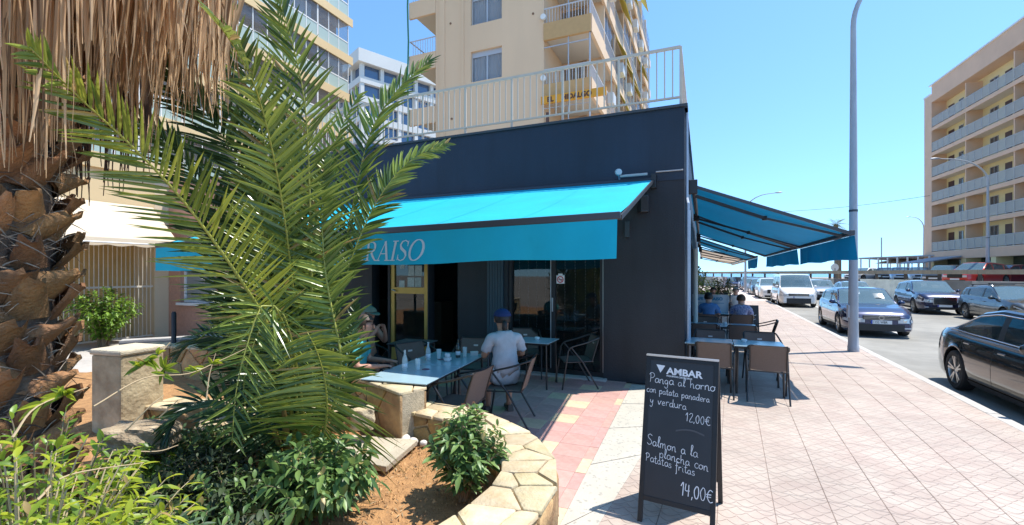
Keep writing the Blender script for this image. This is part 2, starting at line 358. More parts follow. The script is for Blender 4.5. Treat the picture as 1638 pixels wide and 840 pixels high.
# ------------------------------------------------------------------ tiled surfaces
def lin(a, b):                            # half plane: inside is to the RIGHT of a->b
    d = V(b)-V(a); return ((-d.y, d.x), (a[0], a[1]))
def clip(poly, planes):
    for n_, c in planes:
        poly = poly_split(poly, n_, c)
        if len(poly) < 3: return poly
    return poly
def area(p): return abs(sum(p[i][0]*p[(i+1) % len(p)][1]-p[(i+1) % len(p)][0]*p[i][1] for i in range(len(p))))/2
def tiles(frame, size, e0, e1, q0, q1, planes_fn, parent, matfn, name, base_z, maxn=300, th=.018, gap=.0035, lim=1e9, seed=3):
    rnd = random.Random(seed); cand = []
    ne = int((e1-e0)/size); nq = int((q1-q0)/size)
    for i in range(ne):
        for j in range(nq):
            c = frame.P(e0+(i+.5)*size, q0+(j+.5)*size)
            if c.y < .8: continue
            h = size/2-gap/2
            poly = [tuple((c+frame.r*a*h+frame.u*b*h)[:2]) for a, b in ((-1, -1), (1, -1), (1, 1), (-1, 1))]
            cl = clip(poly, planes_fn(c))
            if len(cl) < 3 or area(cl) < .08*size*size: continue
            inview = abs(c.x/c.y) < 1.2
            cand.append(((0 if inview else 1), c.y, c, cl, abs(area(cl)-area(poly)) < 1e-7, i, j))
    cand.sort(key=lambda t: (t[0], t[1]))
    shared = {}; rest = MB(); rest_uv = []
    ang = -atan2(frame.u.x, frame.u.y)
    for k, (iv, D, c, cl, full, i, j) in enumerate(cand):
        m, key = matfn(i, j, rnd); dz = rnd.uniform(-.0012, .0012)
        if k < maxn:
            if full:
                if key not in shared:
                    h = size/2-gap/2; b = .004
                    mb = MB().add([(-h, -h, -th), (h, -h, -th), (h, h, -th), (-h, h, -th), (-h, -h, -b), (h, -h, -b), (h, h, -b), (-h, h, -b), (-h+b, -h+b, 0), (h-b, -h+b, 0), (h-b, h-b, 0), (-h+b, h-b, 0)],
                        [(0,1,5,4),(1,2,6,5),(2,3,7,6),(3,0,4,7),(4,5,9,8),(5,6,10,9),(6,7,11,10),(7,4,8,11),(8,9,10,11)])
                    o = mb.build(name, m, parent); uvs(o, size); shared[key] = o
                else: o = link_copy(shared[key], name, parent)
                o.location = (c.x, c.y, base_z+th+dz); o.rotation_euler = (0, 0, ang)
            else:
                loc = [(V((x, y, 0))-c) for x, y in cl]; R = Matrix.Rotation(-ang, 3, 'Z')
                mb = MB().prism([R@p+V((0, 0, -th)) for p in loc], (0, 0, th))
                o = mb.build(name, m, parent); uvs(o, size); o.location = (c.x, c.y, base_z+th+dz); o.rotation_euler = (0, 0, ang)
        else:
            R = Matrix.Rotation(-ang, 3, 'Z')
            b0 = len(rest.v); rest.mi(1 if key else 0)
            rest.prism([V((x, y, base_z)) for x, y in cl], (0, 0, th+dz))
            for p in rest.v[b0:]: rest_uv.append(R@(p-c))
    if rest.v:
        ms = [matfn(0, 0, None)[0], matfn(0, 0, None)[0]] if maxn < 0 else None
        return rest, rest_uv
    return None, None
def uvs(o, size, coords=None):
    me = o.data; uv = me.uv_layers.new(name='UVMap')
    for lp in me.loops:
        p = coords[lp.vertex_index] if coords else me.vertices[lp.vertex_index].co
        uv.data[lp.index].uv = (p[0]/size+.5, p[1]/size+.5)

# terrace / strip / pavement boundaries
CB = BLD.P(0, 0)
T0, T1 = V((.38, 3.39, 0)), V((1.98, 7.48, 0)); td = (T1-T0).normalized()
S0 = V((.865, 3.73, 0)); sdv = (CB-S0).normalized()
TA, TB = T0-td*4, T0+td*4.3
SA, SB = S0-sdv*3.6, CB
kerb_a, kerb_b = ROAD.P(KE, 0), ROAD.P(KE, 1)
def flip(pl): return ((-pl[0][0], -pl[0][1]), pl[1])
right_of_strip = flip(lin(SA, SB)); left_of_terr = lin(TA, TB)
# ---- pavement
pav = struct(MB().add([ROAD.P(KE-.3, -12, -.010), ROAD.P(KE, -12, -.010), ROAD.P(KE, 60, -.010), ROAD.P(KE-.3, 60, -.010)], [(0, 1, 2, 3)]), 'pavement', M_joint)
left_of_kerb = lin(kerb_a, kerb_b)
def side(pl, p): return (p.x-pl[1][0])*pl[0][0]+(p.y-pl[1][1])*pl[0][1]
if side(left_of_kerb, V((0, 5, 0))) > 0: left_of_kerb = flip(left_of_kerb)
if side(right_of_strip, V((2.5, 4, 0))) > 0: right_of_strip = flip(right_of_strip)
if side(left_of_terr, V((-1, 6, 0))) > 0: left_of_terr = flip(left_of_terr)
wall_side = lin(BLD.P(0, 0), BLD.P(0, 5))
if side(wall_side, V((4, 9, 0))) > 0: wall_side = flip(wall_side)
facade_pl = lin(FP(0, 0), FP(5, 0))
if side(facade_pl, V((0, 5, 0))) > 0: facade_pl = flip(facade_pl)
def pav_planes(c): return [left_of_kerb, right_of_strip if c.y < CB.y else wall_side]
rest, ruv = tiles(PAV, .40, -.9, 5.2, 0, 34, pav_planes, pav, lambda i, j, r: (M_pave, 0), 'paving_tile', -.018, 300)
o = rest.build('paving_tiles', M_pave, pav, kind='stuff'); uvs(o, .40, ruv)
struct(MB().add([ROAD.P(-2, 29, -.004), ROAD.P(KE-.02, 29, -.004), ROAD.P(KE-.02, 200, -.004), ROAD.P(-2, 200, -.004)], [(0, 1, 2, 3)]), 'far_pavement', mat('far paving', (.6, .5, .45), .8, var=.1, scale=2))
# ---- terrace
terr = struct(MB().add([V((-14, -4, -.022)), V((-.9, -4, -.022)), V((3.2, 8.6, -.022)), FP(12, -.5, -.022), V((-14, 16, -.022))], [(0, 1, 2, 3, 4)]), 'terrace_bed', M_joint)
def terr_mat(i, j, r):
    h = (i*7349+j*9151+i*j*131) % 97
    return (M_cream, 1) if h < 23 else (M_pink, 0)
rest, ruv = tiles(TER, .33, -6.6, 1.6, 1.8, 9.5, lambda c: [left_of_terr, facade_pl], terr, terr_mat, 'terrace_tile', -.018, 290, seed=5)
if rest: o = rest.build('terrace_tiles', [M_pink, M_cream], terr, kind='stuff')
# ---- terrazzo strip between the terrace and the pavement
strip = struct(MB().add([TA+V((-.0, 0, -.012)), SA+V((0, 0, -.012)), SB+V((0, 0, -.012)), T1+V((0, 0, -.012))], [(0, 1, 2, 3)]), 'paved_strip', M_joint)
tt = [0, .16, .31, .46, .60, .73, .86, 1.0]
for k in range(len(tt)-1):
    a, b = tt[k]+.001, tt[k+1]-.001
    A0 = TA.lerp(T1, a); A1 = TA.lerp(T1, b); B0 = SA.lerp(SB, a); B1 = SA.lerp(SB, b)
    ins = .006
    pts = [A0.lerp(B0, ins), A0.lerp(B0, 1-ins), A1.lerp(B1, 1-ins), A1.lerp(B1, ins)]
    MB().prism([p+V((0, 0, -.018)) for p in pts], (0, 0, .018+random.uniform(-.001, .001))).build('slab', M_terrazzo, strip)

# ------------------------------------------------------------------ garden bed with its curved stone wall
def catmull(P, n=8):
    out = []
    P = [V(p) for p in P]; Q = [P[0]*2-P[1]]+P+[P[-1]*2-P[-2]]
    for i in range(1, len(Q)-2):
        for k in range(n):
            t = k/n; a, b, c, d = Q[i-1], Q[i], Q[i+1], Q[i+2]
            out.append(.5*((2*b)+(c-a)*t+(2*a-5*b+4*c-d)*t*t+(3*b-a-3*c+d)*t**3))
    out.append(P[-1]); return out
class Path:
    def __init__(s, pts, n=8):
        s.p = catmull(pts, n) if n > 1 else [V(p) for p in pts]; s.L = [0]
        for a, b in zip(s.p, s.p[1:]): s.L.append(s.L[-1]+(b-a).length)
        s.len = s.L[-1]
    def __call__(s, u):
        u = max(0, min(s.len, u))
        for i in range(len(s.p)-1):
            if u <= s.L[i+1] or i == len(s.p)-2:
                t = (u-s.L[i])/max(1e-9, s.L[i+1]-s.L[i]); d = (s.p[i+1]-s.p[i]).normalized()
                i0 = max(0, i-1); d0 = (s.p[i+1]-s.p[i0]).normalized(); i2 = min(len(s.p)-1, i+2); d1 = (s.p[i2]-s.p[i]).normalized()
                d = d0.lerp(d1, t).normalized()
                return s.p[i].lerp(s.p[i+1], t), V((d.y, -d.x, 0))   # point, right-hand normal
def stone_wall(name, pts, width, z0, z1, label, cat, rnd, n_top, inner_z=None, smooth_n=8, nseg=40, face_density=11):
    """pts run along the outer top edge; the wall is width thick to their right-hand side"""
    P = Path(pts, smooth_n); base = P(P.len/2)[0]
    root = empty(name, (base.x, base.y, z0), 0, label, cat)
    rows = []
    for i in range(nseg+1):
        c, n = P(P.len*i/nseg); i0 = .02
        rows.append([c+n*i0+V((0, 0, z0)), c+n*i0+V((0, 0, z1-.035)), c+n*(width-i0)+V((0, 0, z1-.035)), c+n*(width-i0)+V((0, 0, z0))])
    mb = MB().grid(rows, close=False); mb.add(rows[0], [(0, 1, 2, 3)]); mb.add(rows[-1], [(3, 2, 1, 0)])
    mb.build('mortar_core', M_mortar, root, world=True)
    def mapped(cells, fn, thick, name_, m):
        for cpoly in cells:
            rp = rough_poly(cpoly, rnd, amp=.006)
            t = thick*rnd.uniform(.75, 1.15)
            lo = [fn(a, b, 0) for a, b in rp]
            cx = sum(a for a, b in rp)/len(rp); cy = sum(b for a, b in rp)/len(rp)
            hi = [fn(a, b, t*.75) for a, b in rp]; top = [fn(cx+(a-cx)*.955, cy+(b-cy)*.955, t+rnd.uniform(-.002, .002)) for a, b in rp]
            n_ = len(rp); vs = lo+hi+top
            fs = [(i, (i+1) % n_, n_+(i+1) % n_, n_+i) for i in range(n_)]+[(n_+i, n_+(i+1) % n_, 2*n_+(i+1) % n_, 2*n_+i) for i in range(n_)]+[tuple(range(2*n_, 3*n_))]
            MB().add(vs, fs).build(name_, m, root, world=True, smooth=60)
    def ftop(u, v, h):
        c, n = P(u); return c+n*v+V((0, 0, z1-.035+h))
    mapped(voronoi(P.len, width+.03, n_top, .011, rnd), lambda u, v, h: ftop(u, v-.015, h), .035, 'coping_stone', M_stone)
    def fout(u, v, h):
        c, n = P(u); return c-n*(h-.02)+V((0, 0, z0+v))
    mapped(voronoi(P.len, z1-.04-z0, int(P.len*(z1-z0)*face_density), .018, rnd), fout, .028, 'wall_stone', M_stoneface)
    iz = z0 if inner_z is None else inner_z
    def fin(u, v, h):
        c, n = P(u); return c+n*(width-.02+h)+V((0, 0, iz+v))
    mapped(voronoi(P.len, z1-.04-iz, int(P.len*(z1-iz)*face_density*1.2), .02, rnd), fin, .028, 'wall_stone', M_stoneface)
    return root, P
rw = random.Random(11)
LOW = [(-1.02, 4.87, 0), (-.925, 4.79, 0), (-.365, 4.46, 0), (.06, 3.97, 0), (.25, 3.56, 0), (.31, 3.16, 0), (.27, 2.86, 0), (.16, 2.6, 0), (-.08, 2.2, 0), (-.45, 1.75, 0), (-.95, 1.4, 0)]
low_wall, _ = stone_wall('garden_wall', LOW, .37, -.02, .5, 'low curved garden wall with cream flagstone top beside the pink terrace', 'wall', rw, 36, inner_z=.2)
RAISED = [(-5.9, 7.42, 0), (-4.6, 7.1, 0), (-3.3, 6.62, 0), (-2.4, 5.95, 0), (-1.6, 5.22, 0), (-.86, 4.50, 0)]
raised_wall, _ = stone_wall('garden_wall', RAISED, .29, -.02, .72, 'higher stone garden wall step running behind the young palm to the dining table', 'wall', rw, 26, inner_z=.2, smooth_n=6)
stone_wall('garden_wall', [(-3.75, 5.05, 0), (-2.95, 4.85, 0), (-2.15, 4.78, 0), (-1.5, 4.98, 0)], .36, .1, .47, 'low flagstone topped wall half hidden behind the young palm beside the pier', 'wall', rw, 14, inner_z=.2, smooth_n=5, nseg=16)
BED = [V(p) for p in [(-12, 8, 0), (-5.9, 7.3, 0), (-3.4, 6.5, 0), (-2.5, 5.85, 0), (-1.1, 4.5, 0), (-.5, 4.25, 0), (-.1, 3.8, 0), (.05, 3.4, 0), (.08, 3.1, 0), (.0, 2.75, 0), (-.25, 2.35, 0), (-.6, 1.9, 0), (-1.05, 1.55, 0), (-1.6, -1, 0), (-12, -1, 0)]]
def inpoly(x, y, P):
    c = False; j = len(P)-1
    for i in range(len(P)):
        if (P[i].y > y) != (P[j].y > y) and x < (P[j].x-P[i].x)*(y-P[i].y)/(P[j].y-P[i].y)+P[i].x: c = not c
        j = i
    return c
rb = random.Random(4); st = .09; grid = {}; mb = MB()
def soil_z(x, y): return .215+.018*sin(x*5.1+y*2.3)+.014*sin(y*7.3-x*3.7)+.03*max(0, min(1, (-x-1.5)))*(1+sin(x*2.2))*.5
for i in range(135):
    for j in range(102):
        x = -12+i*st; y = -1+j*st
        if inpoly(x+st/2, y+st/2, BED):
            ids = []
            for a, b in ((i, j), (i+1, j), (i+1, j+1), (i, j+1)):
                if (a, b) not in grid:
                    grid[(a, b)] = len(mb.v); X = -12+a*st; Y = -1+b*st; mb.v.append(V((X, Y, soil_z(X, Y)+rb.uniform(-.012, .012))))
                ids.append(grid[(a, b)])
            mb.f.append(ids); mb.m.append(0)
soil = struct(mb, 'garden_soil', M_soil, smooth=180)
gr = MB()                                  # loose crumbs of soil and gravel on the bed
for k in range(5200):
    x = rb.uniform(-2.6, .1); y = rb.uniform(1.6, 4.6)
    if not inpoly(x, y, BED): continue
    r = rb.uniform(.004, .014) if rb.random() < .9 else rb.uniform(.014, .024); z = soil_z(x, y)
    p = [V((x+r*rb.uniform(.6, 1)*cos(t+k), y+r*rb.uniform(.6, 1)*sin(t+k), z+rb.uniform(-.2, .6)*r)) for t in (0, 2.1, 4.2)]
    gr.add(p+[V((x, y, z+r*1.3))], [(0, 1, 3), (1, 2, 3), (2, 0, 3)])
gr.build('soil_crumbs', objrand(mat('soil crumbs', (.58, .34, .16), .95, var=.3, scale=40)), None, kind='stuff', label='loose orange gravel and bark crumbs on the garden bed')
MB().prism([gd(556, 703, .24), gd(668, 712, .24), gd(618, 756, .24), gd(540, 742, .24)], (0, 0, .05)).build('stepping_slab', mat('sandstone slab', (.50, .43, .32), .85, var=.12, scale=6, bump=.4, stain=.2), None, bevel=.006, label='flat sandstone slab lying on the orange soil behind the right leafy plant', cat='slab')
def pebble(loc, r, m, label, rnd, name='stone', grp=None, cat='stone', sq=.7):
    bm = bmesh.new(); bmesh.ops.create_icosphere(bm, subdivisions=2, radius=1)
    a, b, c = rnd.uniform(0, 9), rnd.uniform(0, 9), rnd.uniform(0, 9)
    for v in bm.verts:
        k = 1+.14*sin(v.co.x*2.3+a)+.14*sin(v.co.y*2.7+b)+.1*sin(v.co.z*3.1+c); v.co = V((v.co.x*k*r, v.co.y*k*r*.8, v.co.z*k*r*sq))
    me = bpy.data.meshes.new(name); bm.to_mesh(me); bm.free(); me.materials.append(m); me.polygons.foreach_set('use_smooth', [True]*len(me.polygons))
    o = bpy.data.objects.new(name, me); col.objects.link(o); o.location = loc; o.rotation_euler = (0, 0, rnd.uniform(0, 3)); tag(o, label, cat, grp); return o
M_wst = mat('white stone', (.66, .62, .56), .8, var=.12, scale=12, bump=.3)
for (px, y, r, lb) in ((648, 706, .055, 'white rounded pebble, left and largest of three at the foot of the garden wall'), (662, 709, .048, 'white rounded pebble, middle of three at the foot of the garden wall'), (677, 713, .04, 'white rounded pebble, right and smallest of three at the foot of the garden wall')):
    pebble(gd(px, y, .24)+V((0, 0, .02)), r, M_wst, lb, rb, grp='white pebbles')
# ------------------------------------------------------------------ black restaurant
M_wall = mat('charcoal render', (.014, .026, .048), .55, var=.22, scale=2.6, bump=.25, bscale=35, streak=.12, stain=.22)
M_wall2 = mat('dark grey render', (.023, .025, .031), .6, var=.22, scale=3, bump=.25, bscale=45, streak=.15, stain=.25)
M_inner = mat('dim interior', (.035, .033, .032), .8, var=.3, scale=2)  # near-black, so the dimness of the rooms is painted into the colour
M_glass = glassmat('dark door glass', (.012, .014, .014), .02, .5)
M_gold = mat('gold anodised frame', (.40, .27, .07), .35, metal=.55, var=.08)
RT = 4.57
def facade_box(mb, s0, s1, p0, p1, z0, z1):
    lo = [FP(s0, p0, z0), FP(s1, p0, z0), FP(s1, p1, z0), FP(s0, p1, z0)]; hi = [p+V((0, 0, z1-z0)) for p in lo]
    return mb.hexa(lo, hi)
SL, DP = 10.5, 22.0                      # facade length to the left, depth along the street
rest_b = empty('restaurant_building', FP(0, 0), 0, 'single storey restaurant painted charcoal black with white roof railing', 'building')
mb = MB()
facade_box(mb, .0, 1.314, 0, -.25, 0, 2.72)
facade_box(mb, 3.12, 3.2, 0, -.25, 0, 2.72); facade_box(mb, 3.55, 4.2, 0, -.25, 0, 2.72)
facade_box(mb, 6.33, SL, 0, -.25, 0, 2.72); facade_box(mb, 4.90, 4.92, -.02, -.25, 0, 2.72)
facade_box(mb, 5.87, 5.92, -.02, -.25, 0, 2.72)
facade_box(mb, 0, SL, 0, -.25, 2.72, RT)
mb.build('front_wall', M_wall2, rest_b, world=True)
MB().hexa(*[[FP(s, p, z) for s, p in ((-.001, .012), (SL, .012), (SL, .0), (-.001, .0))] for z in (3.37, RT-.03)]).build('fascia_panel', M_wall, rest_b, world=True)
mb = MB(); mb.hexa(*[[BLD.P(0, .25, z), BLD.P(-.25, .25, z), BLD.P(-.25, 3.0, z), BLD.P(0, 3.0, z)] for z in (0, RT)])
mb.hexa(*[[BLD.P(0, 3, z), BLD.P(-.25, 3, z), BLD.P(-.25, DP, z), BLD.P(0, DP, z)] for z in (2.6, RT)])
for q in (6, 9, 12, 15, 18, 21.6): mb.hexa(*[[BLD.P(0, q, z), BLD.P(-.25, q, z), BLD.P(-.25, q+.35, z), BLD.P(0, q+.35, z)] for z in (0, 2.6)])
mb.build('side_wall', M_wall, rest_b, world=True)
mb = MB()
for q in (3.0, 6.35, 9.35, 12.35, 15.35, 18.35): mb.hexa(*[[BLD.P(-.12, q, z), BLD.P(-.14, q, z), BLD.P(-.14, q+2.6 if q > 3.2 else 6, z), BLD.P(-.12, q+2.6 if q > 3.2 else 6, z)] for z in (0.1, 2.6)])
mb.build('side_window', M_glass, rest_b, world=True)
MB().hexa([FP(-.0, -.2, RT-.25), FP(SL, -.2, RT-.25), BLD.P(-SL, DP, RT-.25), BLD.P(-.2, DP, RT-.25)], [FP(-.0, -.2, RT-.1), FP(SL, -.2, RT-.1), BLD.P(-SL, DP, RT-.1), BLD.P(-.2, DP, RT-.1)]).build('roof', M_conc, rest_b, world=True)
MB().hexa([FP(-.05, .05, RT-.03), FP(SL+.05, .05, RT-.03), FP(SL+.05, -.28, RT-.03), FP(-.05, -.28, RT-.03)], [FP(-.05, .05, RT+.012), FP(SL+.05, .05, RT+.012), FP(SL+.05, -.28, RT+.012), FP(-.05, -.28, RT+.012)]).build('coping', mat('coping metal', (.05, .05, .055), .5), rest_b, world=True)
MB().hexa([BLD.P(.04, .05, RT-.03), BLD.P(-.28, .285, RT-.03), BLD.P(-.28, DP, RT-.03), BLD.P(.04, DP, RT-.03)], [BLD.P(.04, .05, RT+.01), BLD.P(-.28, .285, RT+.01), BLD.P(-.28, DP, RT+.01), BLD.P(.04, DP, RT+.01)]).build('coping', mat('coping metal', (.05, .05, .055), .5), rest_b, world=True)
# interior shell
mb = MB(); mb.hexa([FP(.3, -4.2, 0), FP(SL-.3, -4.2, 0), FP(SL-.3, -4.35, 0), FP(.3, -4.35, 0)], [FP(.3, -4.2, 2.9), FP(SL-.3, -4.2, 2.9), FP(SL-.3, -4.35, 2.9), FP(.3, -4.35, 2.9)])
mb.hexa([FP(.3, -.25, 2.75), FP(SL-.3, -.25, 2.75), FP(SL-.3, -4.3, 2.75), FP(.3, -4.3, 2.75)], [FP(.3, -.25, 2.85), FP(SL-.3, -.25, 2.85), FP(SL-.3, -4.3, 2.85), FP(.3, -4.3, 2.85)])
mb.hexa([FP(.3, -.25, -.02), FP(SL-.3, -.25, -.02), FP(SL-.3, -4.3, -.02), FP(.3, -4.3, -.02)], [FP(.3, -.25, .005), FP(SL-.3, -.25, .005), FP(SL-.3, -4.3, .005), FP(.3, -4.3, .005)])
mb.hexa([FP(SL-.3, -.25, 0), FP(SL-.2, -.25, 0), FP(SL-.2, -4.3, 0), FP(SL-.3, -4.3, 0)], [FP(SL-.3, -.25, 2.8), FP(SL-.2, -.25, 2.8), FP(SL-.2, -4.3, 2.8), FP(SL-.3, -4.3, 2.8)])
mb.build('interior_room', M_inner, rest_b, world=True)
MB().hexa(*[[FP(4.25, -1.3, z), FP(4.75, -1.3, z), FP(4.75, -1.5, z), FP(4.25, -1.5, z)] for z in (.01, 2.74)]).build('interior_pillar', mat('grey interior paint', (.12, .12, .13), .7), rest_b, world=True)
# bluish ribbed column
mb = MB()
for k in range(6): facade_box(mb, 3.205+k*.057, 3.205+k*.057+.05, .03, -.2, .0, 2.718)
mb.build('ribbed_column', mat('petrol blue column', (.035, .065, .085), .5, var=.1), rest_b, world=True)
# sliding glass door
sd_ = MB()
facade_box(sd_, 1.314, 1.38, -.04, -.16, 0.03, 2.71); facade_box(sd_, 2.2, 2.29, -.04, -.16, .03, 2.71); facade_box(sd_, 3.06, 3.118, -.04, -.16, .03, 2.71)
facade_box(sd_, 1.38, 3.06, -.04, -.16, 2.62, 2.71); facade_box(sd_, 1.38, 2.2, -.05, -.15, .03, .11); facade_box(sd_, 2.29, 3.06, -.05, -.15, .03, .11)
door = sd_.build('sliding_door', M_black, rest_b, world=True)
g = MB(); facade_box(g, 1.38, 2.2, -.09, -.1, .11, 2.62); facade_box(g, 2.29, 3.06, -.11, -.12, .11, 2.62); g.build('glass_pane', M_glass, door, world=True)
h = MB(); facade_box(h, 2.235, 2.255, -.02, -.045, 1.15, 1.4); facade_box(h, 1.318, 1.328, -.02, -.045, .12, 2.6); facade_box(h, 2.272, 2.284, -.03, -.045, .12, 2.6); h.build('handle', M_alu, door, world=True)
mb = MB(); facade_box(mb, 1.25, 3.2, .12, -.15, 0, .03); mb.build('door_sill', M_kerb, rest_b, world=True)
rc = random.Random(5)
for k in range(9):                        # beaded string curtain behind the glass
    s = 1.5+k*.185+rc.uniform(-.02, .02); mb = MB(); z = 2.6
    while z > .75+rc.uniform(0, .2):
        c = FP(s+rc.uniform(-.006, .006), -.2, z); r = .012; mb.add([c+V((r, 0, 0)), c+V((-r*.5, r*.8, 0)), c+V((-r*.5, -r*.8, 0)), c+V((0, 0, r*1.6)), c-V((0, 0, r*1.6))], [(0, 1, 3), (1, 2, 3), (2, 0, 3), (1, 0, 4), (2, 1, 4), (0, 2, 4)]); z -= .055
    mb.tube([FP(s, -.2, 2.6), FP(s, -.2, .8)], .002, 4)
    mb.build('bead_string', mat('glass beads', (.75, .76, .78), .2), rest_b, world=True)
M_red = mat('sign red', (.55, .02, .03), .5); M_signw = mat('sign white', (.75, .74, .72), .45)
# no smoking sign
ns_ = empty('no_smoking_sign', FP(2.13, -.08, 1.72), 0, 'square white no smoking sign with red ring on the dark glass door', 'sign')
mb = MB(); facade_box(mb, 2.035, 2.185, -.078, -.087, 1.66, 1.81); facade_box(mb, 2.07, 2.15, -.078, -.087, 1.815, 1.84); mb.build('sign_plate', M_signw, ns_, world=True)
mb = MB(); c = FP(2.11, -.074, 1.735); fr = BLD.r; ring = []
for i in range(24):
    t0, t1 = 2*pi*i/24, 2*pi*(i+1)/24
    def rp(t, r): return c+fr*cos(t)*r+V((0, 0, sin(t)*r))
    mb.add([rp(t0, .046), rp(t0, .062), rp(t1, .062), rp(t1, .046)], [(0, 1, 2, 3)])
mb.bar(c+fr*-.036+V((0, 0, .036)), c+fr*.036+V((0, 0, -.036)), .004, .012)
mb.build('red_ring', M_red, ns_, world=True)
mb = MB(); mb.bar(c+fr*-.03-BLD.u*-.001, c+fr*.028-BLD.u*-.001, .003, .011); mb.bar(c+fr*.03, c+fr*.04, .003, .011); mb.build('cigarette', M_black, ns_, world=True)
# gold framed swing door, standing open in its frame
gdr = MB()
for (a, b, z0, z1) in ((4.92, 5.02, 0, 2.7), (5.77, 5.87, 0, 2.7), (5.02, 5.77, 2.56, 2.7), (5.02, 5.77, 1.42, 1.55), (5.02, 5.77, .02, .34)): facade_box(gdr, a, b, -.05+.003*(a > 5), -.12, z0, z1)
gold = gdr.build('gold_framed_door', M_gold, rest_b, world=True)
g = MB(); facade_box(g, 5.02, 5.77, -.08, -.088, 1.55, 2.56); facade_box(g, 5.02, 5.77, -.08, -.088, .34, 1.42); g.build('glass_pane', M_glass, gold, world=True)
hh = MB(); hh.tube([FP(5.8, -.045, 1.5), FP(5.8, 0, 1.5), FP(5.70, .0, 1.47)], .011, 8); hh.build('handle', M_alu, gold, world=True)
M_paper = objrand(mat('printed notice', (.55, .55, .52), .7, var=.3, scale=30), .15, .02)
for (s, z, w, hgt) in ((5.18, 1.9, .17, .22), (5.36, 1.9, .15, .22), (5.19, 1.66, .16, .2), (5.37, 1.66, .17, .2), (5.6, 1.62, .14, .15), (5.4, 2.14, .13, .2), (5.2, 2.15, .15, .18), (5.58, 2.1, .1, .3)):
    mb = MB(); facade_box(mb, s-w/2, s+w/2, -.076, -.0785, z-hgt/2, z+hgt/2); mb.build('notice', M_paper, gold, world=True)
# stacked chairs and a counter seen dimly inside
mb = MB(); facade_box(mb, 5.95, 8.2, -2.2, -2.8, 0.01, 1.1); mb.build('bar_counter', mat('counter wood', (.10, .06, .035), .5), None, label='dark bar counter deep inside the open doorway', cat='counter')
# conduit, wall light and loudspeakers on the facade
mb = MB(); mb.tube([FP(.02, .03, 3.52), FP(.44, .03, 3.52)], .012, 8); mb.tube([FP(.56, .16, 3.47), FP(1.0, .16, 3.47)], .022, 8); mb.build('wall_conduit', mat('grey conduit', (.45, .43, .42), .5), None, label='thin grey conduit running from the building corner to the awning', cat='pipe')
wl_ = empty('wall_lamp', FP(1.0, .1, 3.5), 0, 'small round spotlight on an arm above the front awning', 'lamp')
MB().lathe(FP(1.02, .2, 3.53), [(.005, -.05), (.05, -.04), (.06, .0), (.045, .04), (.005, .05)], 14, axis='Y').build('lamp_head', mat('pale plastic', (.5, .52, .55), .4), wl_, world=True, smooth=40)
MB().tube([FP(1.02, .0, 3.45), FP(1.02, .12, 3.43), FP(1.02, .2, 3.5)], .012, 6).build('lamp_arm', M_galv, wl_, world=True)
def speaker_box(s, p, z, label, rz):
    t = empty('wall_speaker', FP(s, p, z), -radians(23)+rz, label, 'speaker')
    mb = MB(); prof = [(-.085, .09), (-.1, .0), (-.06, -.09), (.06, -.09), (.1, .0), (.085, .09)]
    mb.prism([V((a, b, -.14)) for a, b in prof], (0, 0, .28)); mb.build('cabinet', M_black, t, bevel=.012)
    MB().box((0, -.095, 0), (.12, .012, .22)).build('grille', mat('speaker mesh', (.03, .03, .032), .9), t, bevel=.004)
    MB().tube([(0, .08, .05), (0, .17, .05)], .012, 6).build('bracket', M_black, t)
speaker_box(.62, .17, 2.98, 'black loudspeaker under the right end of the front awning', .3)
mb = MB(); facade_box(mb, .86, .94, .0, .06, 2.46, 2.72); mb.build('junction_box', M_dgrey, None, label='slim grey box on the charcoal wall below the loudspeaker', cat='box')
mb = MB(); mb.tube([BLD.P(.05, .12, .05), BLD.P(.05, .12, 3.0), BLD.P(.03, .2, 3.1), BLD.P(.03, .2, 4.5)], .025, 8); mb.tube([BLD.P(.06, .3, .05), BLD.P(.06, .3, 2.9)], .03, 8)
mb.build('downpipe', M_galv, None, label='grey pipes running up the street side corner of the black wall', cat='pipe')
MB().tube([BLD.P(.12, 3.2, 0), BLD.P(.12, 3.2, 2.4)], .05, 10).build('white_post', mat('white post', (.62, .61, .55), .5), None, label='pale vertical post beside the street side terrace wall', cat='post')

# ------------------------------------------------------------------ roof railing
rail = empty('roof_railing', FP(0, 0, RT), 0, 'white metal railing along the flat roof of the black restaurant', 'railing')
M_rail = mat('railing paint', (.62, .50, .39), .45, var=.06)
RH = .98
def rbar(a, b, w=.03, h=.03): return MB().bar(a, b, w, h)
for z, hh_ in ((RT+.16, .03), (RT+RH, .045)):
    rbar(FP(.06, -.06, z), FP(SL, -.06, z), .035, hh_).build('rail', M_rail, rail, world=True)
    rbar(BLD.P(-.06, .08, z), BLD.P(-.06, DP, z), .035, hh_).build('rail', M_rail, rail, world=True)
base_bar = None; R23 = Matrix.Rotation(-radians(23), 4, 'Z')
def upright(p, w, kind='baluster'):
    mb = MB().box((0, 0, 0), (w, w*.6, 1.0)); return mb
bal = upright(None, .02).build('baluster', M_rail, rail); post = upright(None, .04).build('rail_post', M_rail, rail)
Ri = T[rail.name].inverted()
def putb(src, first, p, z0, z1):
    o = src if first else link_copy(src, src.name.split('.')[0], rail)
    o.matrix_local = Ri @ Matrix.Translation((p.x, p.y, (z0+z1)/2)) @ R23 @ Matrix.Diagonal((1, 1, z1-z0, 1))
for k in range(82):
    if k % 8: putb(bal, k == 1, FP(.06+k*.125, -.06), RT+.16, RT+RH)
first = True
for k in range(0, 82, 8): putb(post, first, FP(.06+k*.125, -.06), RT-.02, RT+RH); first = False
for k in range(1, 60):
    if k % 8: putb(bal, False, BLD.P(-.06, k*.13), RT+.16, RT+RH)
    else: putb(post, False, BLD.P(-.06, k*.13), RT-.02, RT+RH)

